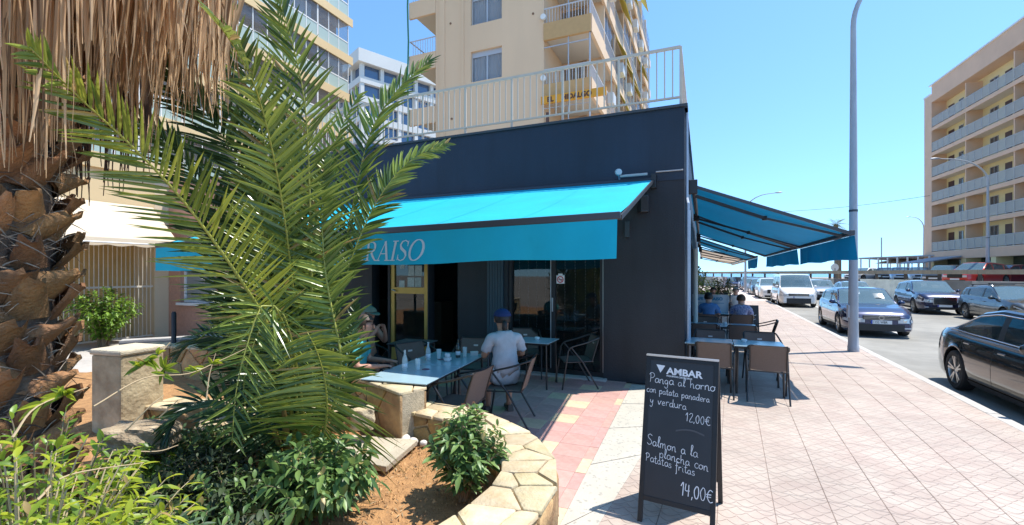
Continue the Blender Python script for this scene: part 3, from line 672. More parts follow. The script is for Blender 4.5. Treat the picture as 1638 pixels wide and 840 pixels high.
# ------------------------------------------------------------------ awnings
M_awn = mat('turquoise awning cloth', (.0, .48, .66), .75, var=.06, scale=2.2, trans=.16, stain=.1, bump=.3, bscale=6)
M_awns = mat('street awning cloth', (.0, .27, .55), .75, var=.06, scale=3, trans=.12, stain=.08)  # turquoise cloth again, its shaded underside painted in as deeper blue
M_awn2 = mat('cream awning cloth', (.62, .52, .42), .8, var=.08, scale=3, trans=.3)
def awning(name, A, B, out, zt, zf, proj, drop, label, m, letters=None, wavy=.02, arms=3, fold=True, seed=1, zB=None):
    """A right/near end and B left/far end on the wall line; out = direction out from the wall"""
    rnd = random.Random(seed); A = V(A); B = V(B); out = V(out).normalized(); L = (B-A).length; d = (B-A).normalized()
    root = empty(name, (A.x, A.y, zt), 0, label, 'awning'); zB = zf if zB is None else zB
    def front(t): return A+d*(L*t)+out*proj+V((0, 0, zf+(zB-zf)*t))
    n = 40; rows = []
    for i in range(n+1):
        t = i/n; w = A+d*(L*t)+V((0, 0, zt)); f = front(t); r = []
        for j in range(9):
            v = j/8; p = w.lerp(f, v); p.z -= .035*sin(pi*v)*(1+.3*sin(t*L*1.7)); r.append(p)
        rows.append(r)
    MB().grid(rows).build('canopy', m, root, world=True, smooth=180)
    sm_ = MB()
    for i_ in range(1, max(2, int(L/1.2))):
        t = i_*1.2/L; k_ = min(n, max(0, int(t*n))); sm_.grid([[p+V((0, 0, .003))-d*.008 for p in rows[k_]], [p+V((0, 0, .003))+d*.008 for p in rows[k_]]]); sm_.grid([[p+V((0, 0, -.004))-d*.008 for p in rows[k_]], [p+V((0, 0, -.004))+d*.008 for p in rows[k_]]])
    sm_.build('cloth_seam', m, root, world=True, smooth=180, kind='stuff')
    ph = rnd.uniform(0, 6)
    def val(t, v):                       # v 0 top .. 1 bottom of the hanging valance
        f = front(t); w = wavy*v*(sin(t*L*2.9+ph)+.6*sin(t*L*5.3+1.3*ph)+.4*sin(t*L*11+ph))
        return f+out*(.035+w)+V((0, 0, -.05-drop*v*(1+.03*sin(t*L*3+ph))))
    rows = [[val(i/160, j/6) for j in range(7)] for i in range(161)]
    MB().grid(rows).build('valance', m, root, world=True, smooth=180)
    MB().bar(front(0)-d*.03+V((0, 0, -.01)), front(1)+d*.03+V((0, 0, -.01)), .07, .075).build('front_bar', M_dgrey, root, world=True, bevel=.01)
    for t in (-.004, 1.004):             # end caps and side profile
        c = A+d*(L*t); MB().bar(c+out*.05+V((0, 0, zt-.03)), c+out*proj+V((0, 0, zf+(zB-zf)*t-.03)), .02, .05 if fold else .12).build('side_rail', M_dgrey, root, world=True)
        MB().box(c+out*.06+V((0, 0, zt-.05)), (.08, .14, .24), rz=-atan2(out.x, out.y)).build('wall_bracket', M_black, root, world=True, bevel=.01)
    MB().tube([A+out*.07+V((0, 0, zt-.02)), B+out*.07+V((0, 0, zt-.02))], .045, 10).build('roller_tube', M_dgrey, root, world=True)
    if fold:
        for k in range(arms):
            t = (k+.08)/(arms-.84) if arms > 1 else .5
            sgn = 1 if k % 2 == 0 else -1
            s0 = A+d*(L*min(.99, t))+out*.1+V((0, 0, zt-.16)); f = front(min(.985, max(.02, t+sgn*.02)))+V((0, 0, -.04)); elb = s0.lerp(f, .5)+d*sgn*min(.55, L*.06)+V((0, 0, -.02))
            arm = MB().bar(s0, elb, .055, .045).build('folding_arm', M_dgrey, root, world=True)
            MB().bar(elb, f, .045, .038).build('forearm', M_dgrey, arm, world=True); MB().lathe(elb, [(.01, -.04), (.04, -.035), (.04, .035), (.01, .04)], 10).build('elbow_joint', M_black, arm, world=True)
    return root, front, val
aw1, fr1, val1 = awning('front_awning', FP(.5, .0), FP(7.92, .0), -BLD.u, 3.41, 2.43, 3.28, .38, 'long turquoise awning over the front tables with white lettering on its valance', M_awn, wavy=.03, arms=4, zB=2.31)
# italic serif lettering on the valance
def serif_glyph(ch):
    """strokes as (points, widths) in a 1-high box; returns advance and strokes"""
    T_, t_ = .13, .045
    def arc(cx, cy, rx, ry, a0, a1, n=14): return [(cx+rx*cos(radians(a0+(a1-a0)*i/n)), cy+ry*sin(radians(a0+(a1-a0)*i/n))) for i in range(n+1)]
    def modw(pts, cx): return [t_+(T_-t_)*min(1, abs(x-cx)*3.2) for x, y in pts]
    sf = lambda x, y, w=.16: ([(x-w, y), (x+w, y)], [.05, .05])
    if ch == 'I': return .42, [([(.2, 0), (.2, 1)], [T_, T_]), sf(.2, .02), sf(.2, .98)]
    if ch == 'A': return .86, [([(.12, 0), (.44, 1)], [t_, t_]), ([(.42, 1), (.72, 0)], [T_, T_]), ([(.24, .36), (.62, .36)], [t_, t_]), sf(.12, .02, .13), sf(.72, .02, .15)]
    if ch in 'PR':
        b = [(.2, .97), (.42, .97)]+arc(.45, .72, .22, .25, 90, -90, 12)+[(.42, .47), (.2, .47)]
        w = [t_, t_]+[t_+(T_-t_)*sin(pi*i/12) for i in range(13)]+[t_, t_]
        st_ = [([(.2, 0), (.2, 1)], [T_, T_]), (b, w), sf(.2, .02), ([(.04, .98), (.2, .98)], [.05, .05])]
        if ch == 'R': st_ += [([(.42, .48), (.60, .2), (.78, .02)], [T_, T_, .09]), sf(.80, .02, .07)]; return .86, st_
        return .72, st_
    if ch == 'S':
        p = [(.58, .78), (.54, .92), (.38, .99), (.2, .94), (.13, .78), (.2, .62), (.36, .52), (.52, .41), (.6, .24), (.52, .07), (.34, .0), (.16, .06), (.09, .22)]
        return .70, [(p, [t_, t_, .05, .07, .1, T_, T_, T_, .1, .07, .05, t_, t_]), ([(.58, .70), (.58, .97)], [.04, .04]), ([(.09, .03), (.09, .30)], [.04, .04])]
    if ch == 'O':
        p = arc(.45, .5, .36, .5, 0, 360, 28); return .94, [(p, [t_+(T_-t_)*abs(cos(2*pi*i/28)) for i in range(29)])]
    if ch == 'B':
        b = [(.2, .98), (.4, .98)]+arc(.42, .75, .19, .23, 90, -90, 10)+[(.2, .52)]; c2 = [(.4, .52)]+arc(.42, .27, .24, .25, 90, -90, 10)+[(.2, .02)]
        return .78, [([(.2, 0), (.2, 1)], [T_, T_]), (b, [t_, t_]+[t_+(T_-t_)*sin(pi*i/10) for i in range(11)]+[t_]), (c2, [t_]+[t_+(T_-t_)*sin(pi*i/10) for i in range(11)]+[t_])]
    return .4, []
def ribbon(mb, pts, ws, fn):
    L_, R_ = [], []
    for i in range(len(pts)):
        a = pts[max(0, i-1)]; b = pts[min(len(pts)-1, i+1)]; dx, dy = b[0]-a[0], b[1]-a[1]; l = sqrt(dx*dx+dy*dy) or 1
        nx, ny = -dy/l*ws[i]/2, dx/l*ws[i]/2; L_.append(fn(pts[i][0]+nx, pts[i][1]+ny)); R_.append(fn(pts[i][0]-nx, pts[i][1]-ny))
    mb.grid([[l, r] for l, r in zip(L_, R_)])
LTR = 7.42; lsz = .245
s_end = 2.24
glyphs = [serif_glyph(c) for c in 'PARAISO']; tot = sum(g[0] for g in glyphs)*lsz*1.0
mb = MB(); x0 = -tot
M_let = mat('white lettering', (.85, .85, .83), .6, trans=.4)
for adv, strokes in glyphs:
    for pts, ws in strokes:
        dense = []; dw = []
        for i in range(len(pts)-1):
            for k in range(4): t = k/4; dense.append((pts[i][0]*(1-t)+pts[i+1][0]*t, pts[i][1]*(1-t)+pts[i+1][1]*t)); dw.append(ws[i]*(1-t)+ws[i+1]*t)
        dense.append(pts[-1]); dw.append(ws[-1])
        def fn(x, y, x0=x0):
            xs = x0+(x+.22*y)*lsz; tt_ = (s_end-xs)/LTR; v = 1-(.05+y*lsz)/.36*.92
            return val1(tt_, v)-BLD.u*.006
        ribbon(mb, dense, dw, fn)
    x0 += adv*lsz
mb.build('lettering', M_let, aw1, world=True)
mb = MB()
for i in range(40):                       # pale hem stitched along the bottom of the valance
    pass
aw2, fr2, val2 = awning('street_awning', BLD.P(.06, .45), BLD.P(.06, 4.6), BLD.r, 3.36, 2.47, 2.28, .36, 'nearest turquoise folding arm awning over the street side tables', M_awns, arms=2, seed=3)
aw3, _, _ = awning('street_awning', BLD.P(.06, 4.75), BLD.P(.06, 10.4), BLD.r, 3.36, 2.47, 2.25, .36, 'second turquoise awning further along the street side wall', M_awns, arms=2, seed=4)
aw4, _, _ = awning('street_awning', BLD.P(.06, 10.6), BLD.P(.06, 14.6), BLD.r, 3.2, 2.45, 2.0, .36, 'third turquoise awning at the far end of the street terrace', M_awns, arms=2, seed=5)
aw5, _, _ = awning('street_awning', BLD.P(.1, 14.8), BLD.P(.1, 26), BLD.r, 3.0, 2.5, 1.9, .1, 'faded cream awning beyond the turquoise ones', M_awn2, arms=4, seed=6)
# ------------------------------------------------------------------ young date palm
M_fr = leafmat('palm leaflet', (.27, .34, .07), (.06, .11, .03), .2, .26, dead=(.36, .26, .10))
M_fr_y = leafmat('sun-toned palm leaflet', (.34, .38, .06), (.12, .18, .03), .26, .28, dead=(.45, .34, .12))  # same leaflet, with sunlight painted in as a brighter yellow-green
M_fr_d = leafmat('shade-toned palm leaflet', (.07, .13, .04), (.025, .06, .02), .2, .35)  # same leaflet, with shade painted in as a darker green
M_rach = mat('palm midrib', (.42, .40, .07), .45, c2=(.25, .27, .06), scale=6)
M_rach_d = mat('dark palm midrib', (.12, .15, .04), .5)  # darkened to go with the shade-painted leaflets
M_rach_o = mat('orange palm base', (.46, .28, .06), .55, c2=(.28, .16, .05), scale=9)
rp = random.Random(21)
def blade(mb, p, d, nrm, L, w, droop, n=5, fold=.35, curl=0, rnd=rp):
    """one folded leaflet from p along d, its face towards nrm"""
    d = d.normalized(); s = d.cross(nrm).normalized(); nn = s.cross(d).normalized(); b = len(mb.v)
    for i in range(n+1):
        t = i/n; W = w*(.35+.65*min(1, t*5))*(1-t**2.2)**.75 if i < n else .0006
        c = p+d*(L*t)+V((0, 0, -droop*L*t*t))+s*(curl*L*t*t)
        mb.v += [c+s*W*.5+nn*W*fold, c, c-s*W*.5+nn*W*fold]
    for i in range(n):
        q = b+i*3; mb.f += [[q, q+1, q+4, q+3], [q+1, q+2, q+5, q+4]]; mb.m += [mb.k]*2
def frond(root, pts, N, Lf=.42, n=54, m=M_fr, mr=M_rach, r0=.016, start=.14, lift=.25, a0=72, a1=28, w=.033, droop=.12, both=(1, 1), jit=.1):
    P = Path(pts, 8); k = 26; n = int(n*1.0)
    path = [P(P.len*i/k)[0] for i in range(k+1)]; rad = [r0*(1-.86*(i/k)**.8) for i in range(k+1)]
    rc_ = MB().tube(path, rad, 7).build('frond', mr, root, world=True, smooth=180)
    mb = MB(); N = V(N).normalized()
    for sgn, keep in ((1, both[0]), (-1, both[1])):
        for i in range(n):
            if rp.random() > keep: continue
            t = start+(1-start)*(i+rp.random()*.5)/n; u = P.len*min(.995, t); c = P(u)[0]
            tan_ = (P(min(P.len, u+.04))[0]-P(max(0, u-.04))[0]).normalized(); nn = (N-tan_*N.dot(tan_)).normalized(); sd = tan_.cross(nn)*sgn
            al = radians(a0+(a1-a0)*t**1.3+rp.uniform(-7, 7)); prof = min(1, .45+2.6*(t-start))*(1-.72*max(0, (t-.55)/.45)**1.5)
            lf = lift+rp.uniform(-jit, jit)*1.6
            d = tan_*cos(al)+sd*sin(al)*cos(lf)+nn*sin(lf)*sin(al)+V((rp.uniform(-jit, jit), rp.uniform(-jit, jit), rp.uniform(-jit, jit)))*.5
            blade(mb, c, d, nn*1.0+sd*rp.uniform(-.5, .5), Lf*prof*rp.uniform(.86, 1.08), w*rp.uniform(.8, 1.15), droop*rp.uniform(.3, 1.6))
    mb.build('leaflets', m, rc_, kind='stuff') if False else mb.build('leaflets', m, rc_, world=True, kind='stuff')
    return rc_
PB = V((-1.73, 3.72, .2))
yp = empty('young_date_palm', PB, 0, 'young green date palm with arching feather fronds in the garden bed', 'palm')
def fp(L): return [PB+V((rp.uniform(-.05, .05), rp.uniform(-.05, .05), .05))]+[at(*q) for q in L]
frond(yp, fp([(462, 640, 3.55), (432, 530, 3.35), (385, 448, 3.05), (300, 330, 2.7), (215, 238, 2.4), (120, 150, 2.1), (48, 76, 1.8)]), (.25, -1, .25), .42, 88, M_fr_y, r0=.02, w=.022, lift=.1, droop=.05)
frond(yp, fp([(500, 600, 3.7), (498, 450, 3.6), (495, 300, 3.5), (488, 170, 3.42), (468, 70, 3.35), (436, -30, 3.3)]), (.15, -1, .1), .50, 70, M_fr, r0=.018, w=.026, lift=.1)
frond(yp, fp([(478, 560, 3.9), (470, 380, 3.95), (462, 220, 3.95), (455, 100, 3.9), (440, 0, 3.85), (420, -80, 3.8)]), (-.3, -1, .1), .52, 62, M_fr, r0=.015, w=.025)
frond(yp, fp([(520, 640, 3.7), (538, 520, 3.75), (562, 415, 3.8), (606, 318, 3.9), (656, 258, 4.0), (716, 230, 4.1)]), (-.1, -1, .35), .36, 54, M_fr, r0=.016, lift=.05, start=.5)
frond(yp, fp([(520, 600, 3.85), (540, 470, 3.9), (562, 340, 4.0), (592, 215, 4.1), (635, 146, 4.2), (690, 96, 4.3)]), (-.4, -1, .15), .46, 56, M_fr, r0=.016, start=.42)
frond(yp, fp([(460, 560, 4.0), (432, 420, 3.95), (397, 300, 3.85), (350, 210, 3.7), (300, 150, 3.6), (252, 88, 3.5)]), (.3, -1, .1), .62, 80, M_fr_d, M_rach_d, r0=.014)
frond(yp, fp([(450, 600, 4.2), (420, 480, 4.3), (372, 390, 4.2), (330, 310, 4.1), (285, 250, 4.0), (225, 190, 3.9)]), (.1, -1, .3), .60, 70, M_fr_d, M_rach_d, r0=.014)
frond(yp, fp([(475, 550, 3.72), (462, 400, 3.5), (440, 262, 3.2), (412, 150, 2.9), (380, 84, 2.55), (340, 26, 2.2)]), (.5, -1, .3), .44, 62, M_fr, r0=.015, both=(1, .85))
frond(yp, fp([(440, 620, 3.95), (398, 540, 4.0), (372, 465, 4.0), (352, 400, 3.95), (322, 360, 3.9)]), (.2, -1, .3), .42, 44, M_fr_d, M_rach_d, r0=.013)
frond(yp, fp([(470, 600, 3.45), (448, 505, 3.1), (420, 488, 2.98), (393, 560, 2.88), (377, 630, 2.82), (371, 712, 2.8)]), (-.1, -1, .2), .40, 34, M_fr, r0=.015, a0=85, a1=60, droop=.25, w=.02)
frond(yp, fp([(480, 620, 3.4), (460, 520, 3.15), (436, 492, 3.05), (404, 555, 2.98), (390, 610, 2.95), (392, 650, 2.95)]), (.3, -1, .1), .40, 30, M_fr, r0=.013, a0=88, a1=60, droop=.2, w=.022)
frond(yp, fp([(516, 695, 3.35), (523, 650, 3.2), (518, 600, 3.08), (506, 560, 3.0), (492, 532, 2.95)]), (0, -1, .05), .60, 44, M_fr_y, r0=.017, a0=95, a1=80, droop=.18, start=.2, w=.028)
frond(yp, fp([(526, 669, 3.5), (544, 610, 3.42), (544, 560, 3.42), (532, 500, 3.42), (520, 430, 3.45), (515, 340, 3.55), (520, 250, 3.7)]), (.1, -1, .1), .33, 60, M_fr, r0=.016, a0=78, a1=40)
frond(yp, fp([(456, 620, 3.6), (440, 520, 3.6), (428, 430, 3.65), (416, 340, 3.7), (398, 250, 3.8)]), (.35, -1, .3), .46, 54, M_fr, r0=.014)
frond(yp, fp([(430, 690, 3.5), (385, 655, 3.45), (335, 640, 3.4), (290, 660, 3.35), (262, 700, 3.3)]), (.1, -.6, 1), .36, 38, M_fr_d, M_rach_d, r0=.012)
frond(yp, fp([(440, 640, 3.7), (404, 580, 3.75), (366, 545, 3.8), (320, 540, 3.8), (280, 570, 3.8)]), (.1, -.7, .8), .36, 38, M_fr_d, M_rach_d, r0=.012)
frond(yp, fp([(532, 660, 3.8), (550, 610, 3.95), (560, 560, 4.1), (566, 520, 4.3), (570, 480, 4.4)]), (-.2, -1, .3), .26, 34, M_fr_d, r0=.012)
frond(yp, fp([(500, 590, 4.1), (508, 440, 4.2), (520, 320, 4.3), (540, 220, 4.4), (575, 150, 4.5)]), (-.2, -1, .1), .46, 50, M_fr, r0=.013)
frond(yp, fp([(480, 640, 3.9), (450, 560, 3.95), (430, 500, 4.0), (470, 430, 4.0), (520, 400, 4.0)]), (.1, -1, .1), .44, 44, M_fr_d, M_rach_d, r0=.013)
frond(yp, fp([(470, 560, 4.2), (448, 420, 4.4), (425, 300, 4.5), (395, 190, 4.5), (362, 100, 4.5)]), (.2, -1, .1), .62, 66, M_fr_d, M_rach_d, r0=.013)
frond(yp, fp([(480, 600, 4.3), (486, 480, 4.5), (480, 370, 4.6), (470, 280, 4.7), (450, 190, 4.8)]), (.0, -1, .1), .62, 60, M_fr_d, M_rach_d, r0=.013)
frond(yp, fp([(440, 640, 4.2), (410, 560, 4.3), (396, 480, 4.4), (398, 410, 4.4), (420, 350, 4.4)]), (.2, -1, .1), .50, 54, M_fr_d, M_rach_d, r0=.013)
frond(yp, fp([(470, 600, 3.9), (455, 450, 3.9), (436, 300, 3.8), (410, 170, 3.7), (378, 70, 3.6), (345, -30, 3.5)]), (.3, -1, .1), .52, 66, M_fr, r0=.013)
mb = MB()                                  # cut leaf bases round the stubby trunk
mb.lathe(PB, [(.10, -.05), (.15, .02), (.16, .12), (.12, .22), (.06, .3)], 12); mb.build('trunk', M_rach_d, yp, world=True, smooth=60)
for i in range(16):
    a = i*2.4; b = PB+V((cos(a)*.12, sin(a)*.12, .02+.013*i)); MB().tube([b, b+V((cos(a)*.09, sin(a)*.09, .12)), b+V((cos(a)*.13, sin(a)*.13, .26+.01*i))], [.035, .03, .016], 6).build('leaf_base', M_rach_o, yp, world=True, smooth=60)

# ------------------------------------------------------------------ big fan palm with its skirt of dead leaves
TC = V((-2.97, 2.38, .18))
M_boot = objrand(mat('leaf base', (.42, .205, .08), .8, c2=(.12, .062, .035), scale=13, bump=.8, bscale=60, streak=.2, stain=.35), .38, .008)
M_bark = mat('fibrous trunk', (.17, .12, .085), .95, c2=(.055, .04, .03), scale=9, bump=1, bscale=35, streak=.3)
fan = empty('fan_palm', TC, 0, 'thick fan palm trunk at the left edge under a skirt of dead straw leaves', 'palm')
rf = random.Random(8); rows = []
for i in range(60):
    z = i/59*4.5; r = .40-.035*z/4.5+.10*max(0, 1-z/.5)**2
    rows.append([TC+V(((r+.012*sin(a*9+z*14)+rf.uniform(-.008, .008))*cos(a), (r+.012*sin(a*9+z*14))*sin(a), z)) for a in [2*pi*j/36 for j in range(36)]])
MB().grid(rows, close=True).build('trunk', M_bark, fan, world=True, smooth=180)
def boot_mesh(seed):
    r = random.Random(seed); nx, nz = 7, 7; w0, w1, H_ = r.uniform(.24, .31), r.uniform(.05, .11), r.uniform(.17, .23); sk = r.uniform(.08, .17)
    def pt(i, j, off):
        t = j/(nz-1); a = i/(nx-1)*2-1; w = w0*(1-t)+w1*t+.03*sin(pi*t)
        jag = (r.uniform(-.03, .035) if j == nz-1 else 0)
        x = a*w/2+sk*t; y = -(.012+.085*t**1.3)-off+.07*a*a*(1-t*.25); z = H_*t+jag+.01*a; return V((x, y, z))
    th = .014; mb = MB(); f = [[pt(i, j, th) for i in range(nx)] for j in range(nz)]; b = [[p+V((0, th*1.15, 0)) for p in row] for row in f]
    mb.grid(f); mb.grid([row[::-1] for row in b])
    for j in range(nz-1): mb.add([f[j][0], f[j+1][0], b[j+1][0], b[j][0]], [(0, 1, 2, 3)]); mb.add([f[j][-1], b[j][-1], b[j+1][-1], f[j+1][-1]], [(0, 1, 2, 3)])
    mb.add(f[-1]+b[-1], [(i, i+1, nx+i+1, nx+i) for i in range(nx-1)])
    return mb
variants = [boot_mesh(s).build('leaf_base', M_boot, fan, smooth=50) for s in range(6)]
used = 0
for row in range(24):
    for j in range(11):
        k = row*11+j; a = 2*pi*(j+.5*(row % 2))/11+rf.uniform(-.12, .12)
        z = .1+row*.145+rf.uniform(-.035, .035); r = .40-.035*z/4.5+.10*max(0, 1-z/.5)**2
        src = variants[rf.randrange(6)]
        o = src if used < 6 and src.get('u') is None else link_copy(src, 'leaf_base', fan)
        if o is src: o['u'] = 1; used += 1
        sx = (1 if (row % 2) == 0 else -1)*rf.uniform(.85, 1.15); s = rf.uniform(.85, 1.15)
        o.matrix_local = Matrix.Translation((r*cos(a), r*sin(a), z)) @ Matrix.Rotation(a+pi/2, 4, 'Z') @ Matrix.Rotation(rf.uniform(-.28, .28)+.35*(1 if sx > 0 else -1), 4, 'Y') @ Matrix.Diagonal((sx, s, s, 1))
for o in variants:
    if 'u' in o: del o['u']
mb = MB()                                  # loose fibre between the bases
for k in range(2600):
    a = rf.uniform(0, 2*pi); z = rf.uniform(.05, 3.9); r = .41-.035*z/4.5+.10*max(0, 1-z/.5)**2+rf.uniform(0, .04); p = TC+V((r*cos(a), r*sin(a), z)); tg = V((-sin(a), cos(a), 0))*rf.choice((-1, 1))
    d = tg*rf.uniform(.3, 1)+V((cos(a), sin(a), 0))*rf.uniform(-.1, .25)+V((0, 0, rf.uniform(-.4, .9))); blade(mb, p, d, V((cos(a), sin(a), 0)), rf.uniform(.07, .24), .008, rf.uniform(0, .4), 3)
mb.build('trunk_fibre', leafmat('trunk fibre', (.36, .29, .22), (.09, .06, .045), .1, .9), fan, world=True, kind='stuff')
M_dead = leafmat('dead palm leaf', (.76, .52, .29), (.16, .09, .04), .28, .8)
def skirt_bottom(px):
    if px < 125: return 2.42
    if px < 250: return 2.80
    return 2.98
for f_ in range(18):
    a0 = -pi*.80+f_*(1.75*pi/18); mb = MB()
    for k in range(105):
        a = a0+rf.gauss(0, .14); r = rf.uniform(.50, 1.36); top = V((TC.x+r*cos(a), TC.y+r*sin(a), 4.35-r*.25+rf.uniform(-.2, .2)))
        if top.y < 1.80: continue
        px = CX+FPX*top.x/top.y; zb = skirt_bottom(px)+rf.expovariate(3.2)-.1+.25*max(0, r-.9)
        L = top.z-zb
        if L < .3: continue
        n = 9; w = rf.uniform(.012, .03); ph = rf.uniform(0, 9); amp = rf.uniform(.01, .05); tw = rf.uniform(-1.2, 1.2); an = rf.uniform(0, 6.28); inw = rf.uniform(-.03, .14)
        b = len(mb.v)
        for i in range(n+1):
            t = i/n; c = top+V((0, 0, -L*t))-V((cos(a), sin(a), 0))*inw*L*t+V((amp*sin(ph+t*5)*t, amp*cos(ph*1.3+t*4)*t, 0)); th = an+tw*t*2; s = V((cos(th), sin(th), 0)); q = V((-sin(th), cos(th), 0)); W = w*(1-.85*t**3)
            mb.v += [c+s*W*.5+q*W*.3, c, c-s*W*.5+q*W*.3]
        for i in range(n): q_ = b+i*3; mb.f += [[q_, q_+1, q_+4, q_+3], [q_+1, q_+2, q_+5, q_+4]]; mb.m += [0, 0]
    mb.build('dead_frond', M_dead, fan, world=True, kind='stuff')
M_dk = leafmat('shade-toned dead palm leaf', (.16, .09, .055), (.05, .03, .022), .15, .85)  # dead leaf again, with the shade behind the trunk painted in
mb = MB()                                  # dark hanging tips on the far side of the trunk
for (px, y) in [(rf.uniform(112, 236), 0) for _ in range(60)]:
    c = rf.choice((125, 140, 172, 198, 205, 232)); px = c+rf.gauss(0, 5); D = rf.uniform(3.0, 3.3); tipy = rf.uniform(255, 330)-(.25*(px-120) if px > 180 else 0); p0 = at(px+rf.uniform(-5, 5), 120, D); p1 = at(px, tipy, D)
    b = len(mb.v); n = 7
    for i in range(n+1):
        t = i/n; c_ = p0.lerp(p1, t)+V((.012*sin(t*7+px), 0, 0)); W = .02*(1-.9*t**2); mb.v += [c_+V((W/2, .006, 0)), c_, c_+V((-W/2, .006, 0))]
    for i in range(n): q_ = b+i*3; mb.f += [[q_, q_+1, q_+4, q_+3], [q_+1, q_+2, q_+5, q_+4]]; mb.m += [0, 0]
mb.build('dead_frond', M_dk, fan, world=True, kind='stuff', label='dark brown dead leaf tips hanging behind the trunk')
mb = MB()                                  # living crown far above the frame
for k in range(20):
    a = k*2.399; el = .25+.045*k; hub = V((TC.x, TC.y, 4.7))+V((cos(a)*cos(el), sin(a)*cos(el), sin(el)))*.75; d = (hub-V((TC.x, TC.y, 4.7))).normalized()
    s = d.cross(V((0, 0, 1))).normalized()
    for j in range(26):
        b = (j-12.5)/12.5*1.9; blade(mb, hub, d*cos(b)+s*sin(b), s.cross(d), .7, .045, .35, 4)
mb.build('crown', M_fr, fan, world=True, kind='stuff')

# ------------------------------------------------------------------ leafy shrubs
def shrub(name, base, label, cat, stems, H_, R_, leaf, m, seed, lean=(0, 0), dens=14, asp=.42, wood=(.22, .17, .10), droop=.3, up=.5, bend=.3, group=None, whorl=1):
    r = random.Random(seed); root = empty(name, base, 0, label, cat, group); st_ = MB(); lv = MB(); base = V(base)
    for i in range(stems):
        a = r.uniform(0, 2*pi); rr = R_*sqrt(r.uniform(.02, 1)); h = H_*r.uniform(.55, 1)*(1-.35*(rr/R_)**2)
        tip = V((rr*cos(a)+lean[0], rr*sin(a)+lean[1], h)); c1 = V((tip.x*.25, tip.y*.25, h*.45)); c2 = V((tip.x*.75, tip.y*.75, h*(.85+bend*.3)))
        o_ = V((r.uniform(-.1, .1)*R_, r.uniform(-.1, .1)*R_, 0)); pts = []
        for k in range(9): t = k/8; pts.append(o_*(1-t)+c1*3*t*(1-t)**2+c2*3*t*t*(1-t)+tip*t**3)
        st_.tube(pts, [.0032*(1-.75*k/8)*(1+H_) for k in range(9)], 5)
        nl = int(dens*r.uniform(.8, 1.2)); ga = r.uniform(0, 6)
        for j in range(nl):
            t = .22+.78*(j+r.random())/nl; k = min(7, int(t*8)); f = t*8-k; p = pts[k].lerp(pts[k+1], f); d0 = (pts[k+1]-pts[k]).normalized()
            ga += 2.4; sidev = d0.cross(V((cos(ga), sin(ga), .3))).normalized(); d = (d0*up*(.4+t)+sidev+V((0, 0, r.uniform(-.25, .35)))).normalized()
            L = leaf*r.uniform(.55, 1.15)*(1-.25*t*(r.random())); nn = (V((0, 0, 1))+V((r.uniform(-.5, .5), r.uniform(-.5, .5), 0))); nn = (nn-d*nn.dot(d)).normalized()
            s = d.cross(nn).normalized(); b = len(lv.v)
            n = 4
            for q in range(n+1):
                u = q/n; W = L*asp*sin(pi*min(1, u*.92+.06))**.8*(1-.25*u); W = max(W, .0008) if 0 < q < n else .0015
                c = p+d*(L*u)+V((0, 0, -droop*L*u*u)); lv.v += [c+s*W*.5+nn*W*.16, c, c-s*W*.5+nn*W*.16]
            for q in range(n): z_ = b+q*3; lv.f += [[z_, z_+1, z_+4, z_+3], [z_+1, z_+2, z_+5, z_+4]]; lv.m += [0, 0]
    st_.build('stem', mat('shrub stem %d' % seed, wood, .8), root); lv.build('foliage', m, root, kind='stuff', smooth=180)
    return root
M_lg = leafmat('mid green leaf', (.20, .31, .085), (.06, .13, .04), .25, .42, dead=(.40, .32, .12))
M_ly = leafmat('yellow green leaf', (.38, .44, .035), (.14, .24, .03), .45, .42, dead=(.42, .30, .12))
M_lb = leafmat('bright bush leaf', (.20, .33, .035), (.07, .15, .02), .3, .4)
M_lgr = leafmat('grey green leaf', (.10, .17, .075), (.04, .08, .04), .2, .5)
M_ldk = leafmat('dark undergrowth leaf', (.04, .07, .02), (.015, .03, .01), .15, .6)  # near-black green: part plant colour, part shadow of the bed painted in
sb = gd(740, 800, .22)
shrub('leafy_plant', sb, 'compact leafy plant with faded flower heads inside the curve of the garden wall', 'plant', 70, .70, .28, .105, M_lg, 31, dens=20, lean=(.02, .05))
fl = MB(); rr_ = random.Random(3)
for (px, y, s) in ((733, 655, 1.2), (748, 652, 1), (771, 663, 1.1), (758, 645, .8), (741, 648, .9), (763, 657, .9), (776, 668, .8)):
    c = at(px, y, 3.4)
    for k in range(22): blade(fl, c, V((rr_.uniform(-1, 1), rr_.uniform(-1, 1), rr_.uniform(-.2, 1))), V((rr_.random(), rr_.random(), 1)), .022*s, .010, .1, 2)
    fl.tube([c, c+V((0, 0, -.12))], .002, 4)
fl.build('dried_flowers', leafmat('dried flower', (.50, .30, .18), (.28, .15, .08), .2, .8), None, kind='stuff', label='small brownish pink dried flower heads above the leafy plant')
shrub('leafy_plant', gd(512, 850, .2)+V((-.05, .1, 0)), 'broad dark green leafy plant in front of the young palm', 'plant', 110, .60, .40, .115, M_lg, 32, dens=20, lean=(0, 0))
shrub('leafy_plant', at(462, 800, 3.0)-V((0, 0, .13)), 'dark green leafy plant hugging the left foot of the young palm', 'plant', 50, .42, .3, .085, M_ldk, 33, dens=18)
shrub('garden_shrub', V((-1.62, 1.52, .2)), 'yellow green shrub with loose branching twigs in the near left corner', 'shrub', 150, 1.12, .52, .085, M_ly, 34, dens=26, asp=.30, lean=(-.02, .0), up=.6, wood=(.42, .33, .2))
shrub('garden_shrub', V((-1.95, 1.85, .2)), 'green shrub half hidden behind the yellow green one at the palm trunk', 'shrub', 60, 1.15, .4, .085, M_lb, 35, dens=18, asp=.28, lean=(-.1, .0), up=.9)
shrub('garden_shrub', V((-1.12, 1.55, .0)), 'low yellow green shrub cut by the bottom edge of the view', 'shrub', 60, .78, .3, .08, M_ly, 36, dens=20, asp=.3, up=.8, wood=(.42, .33, .2))
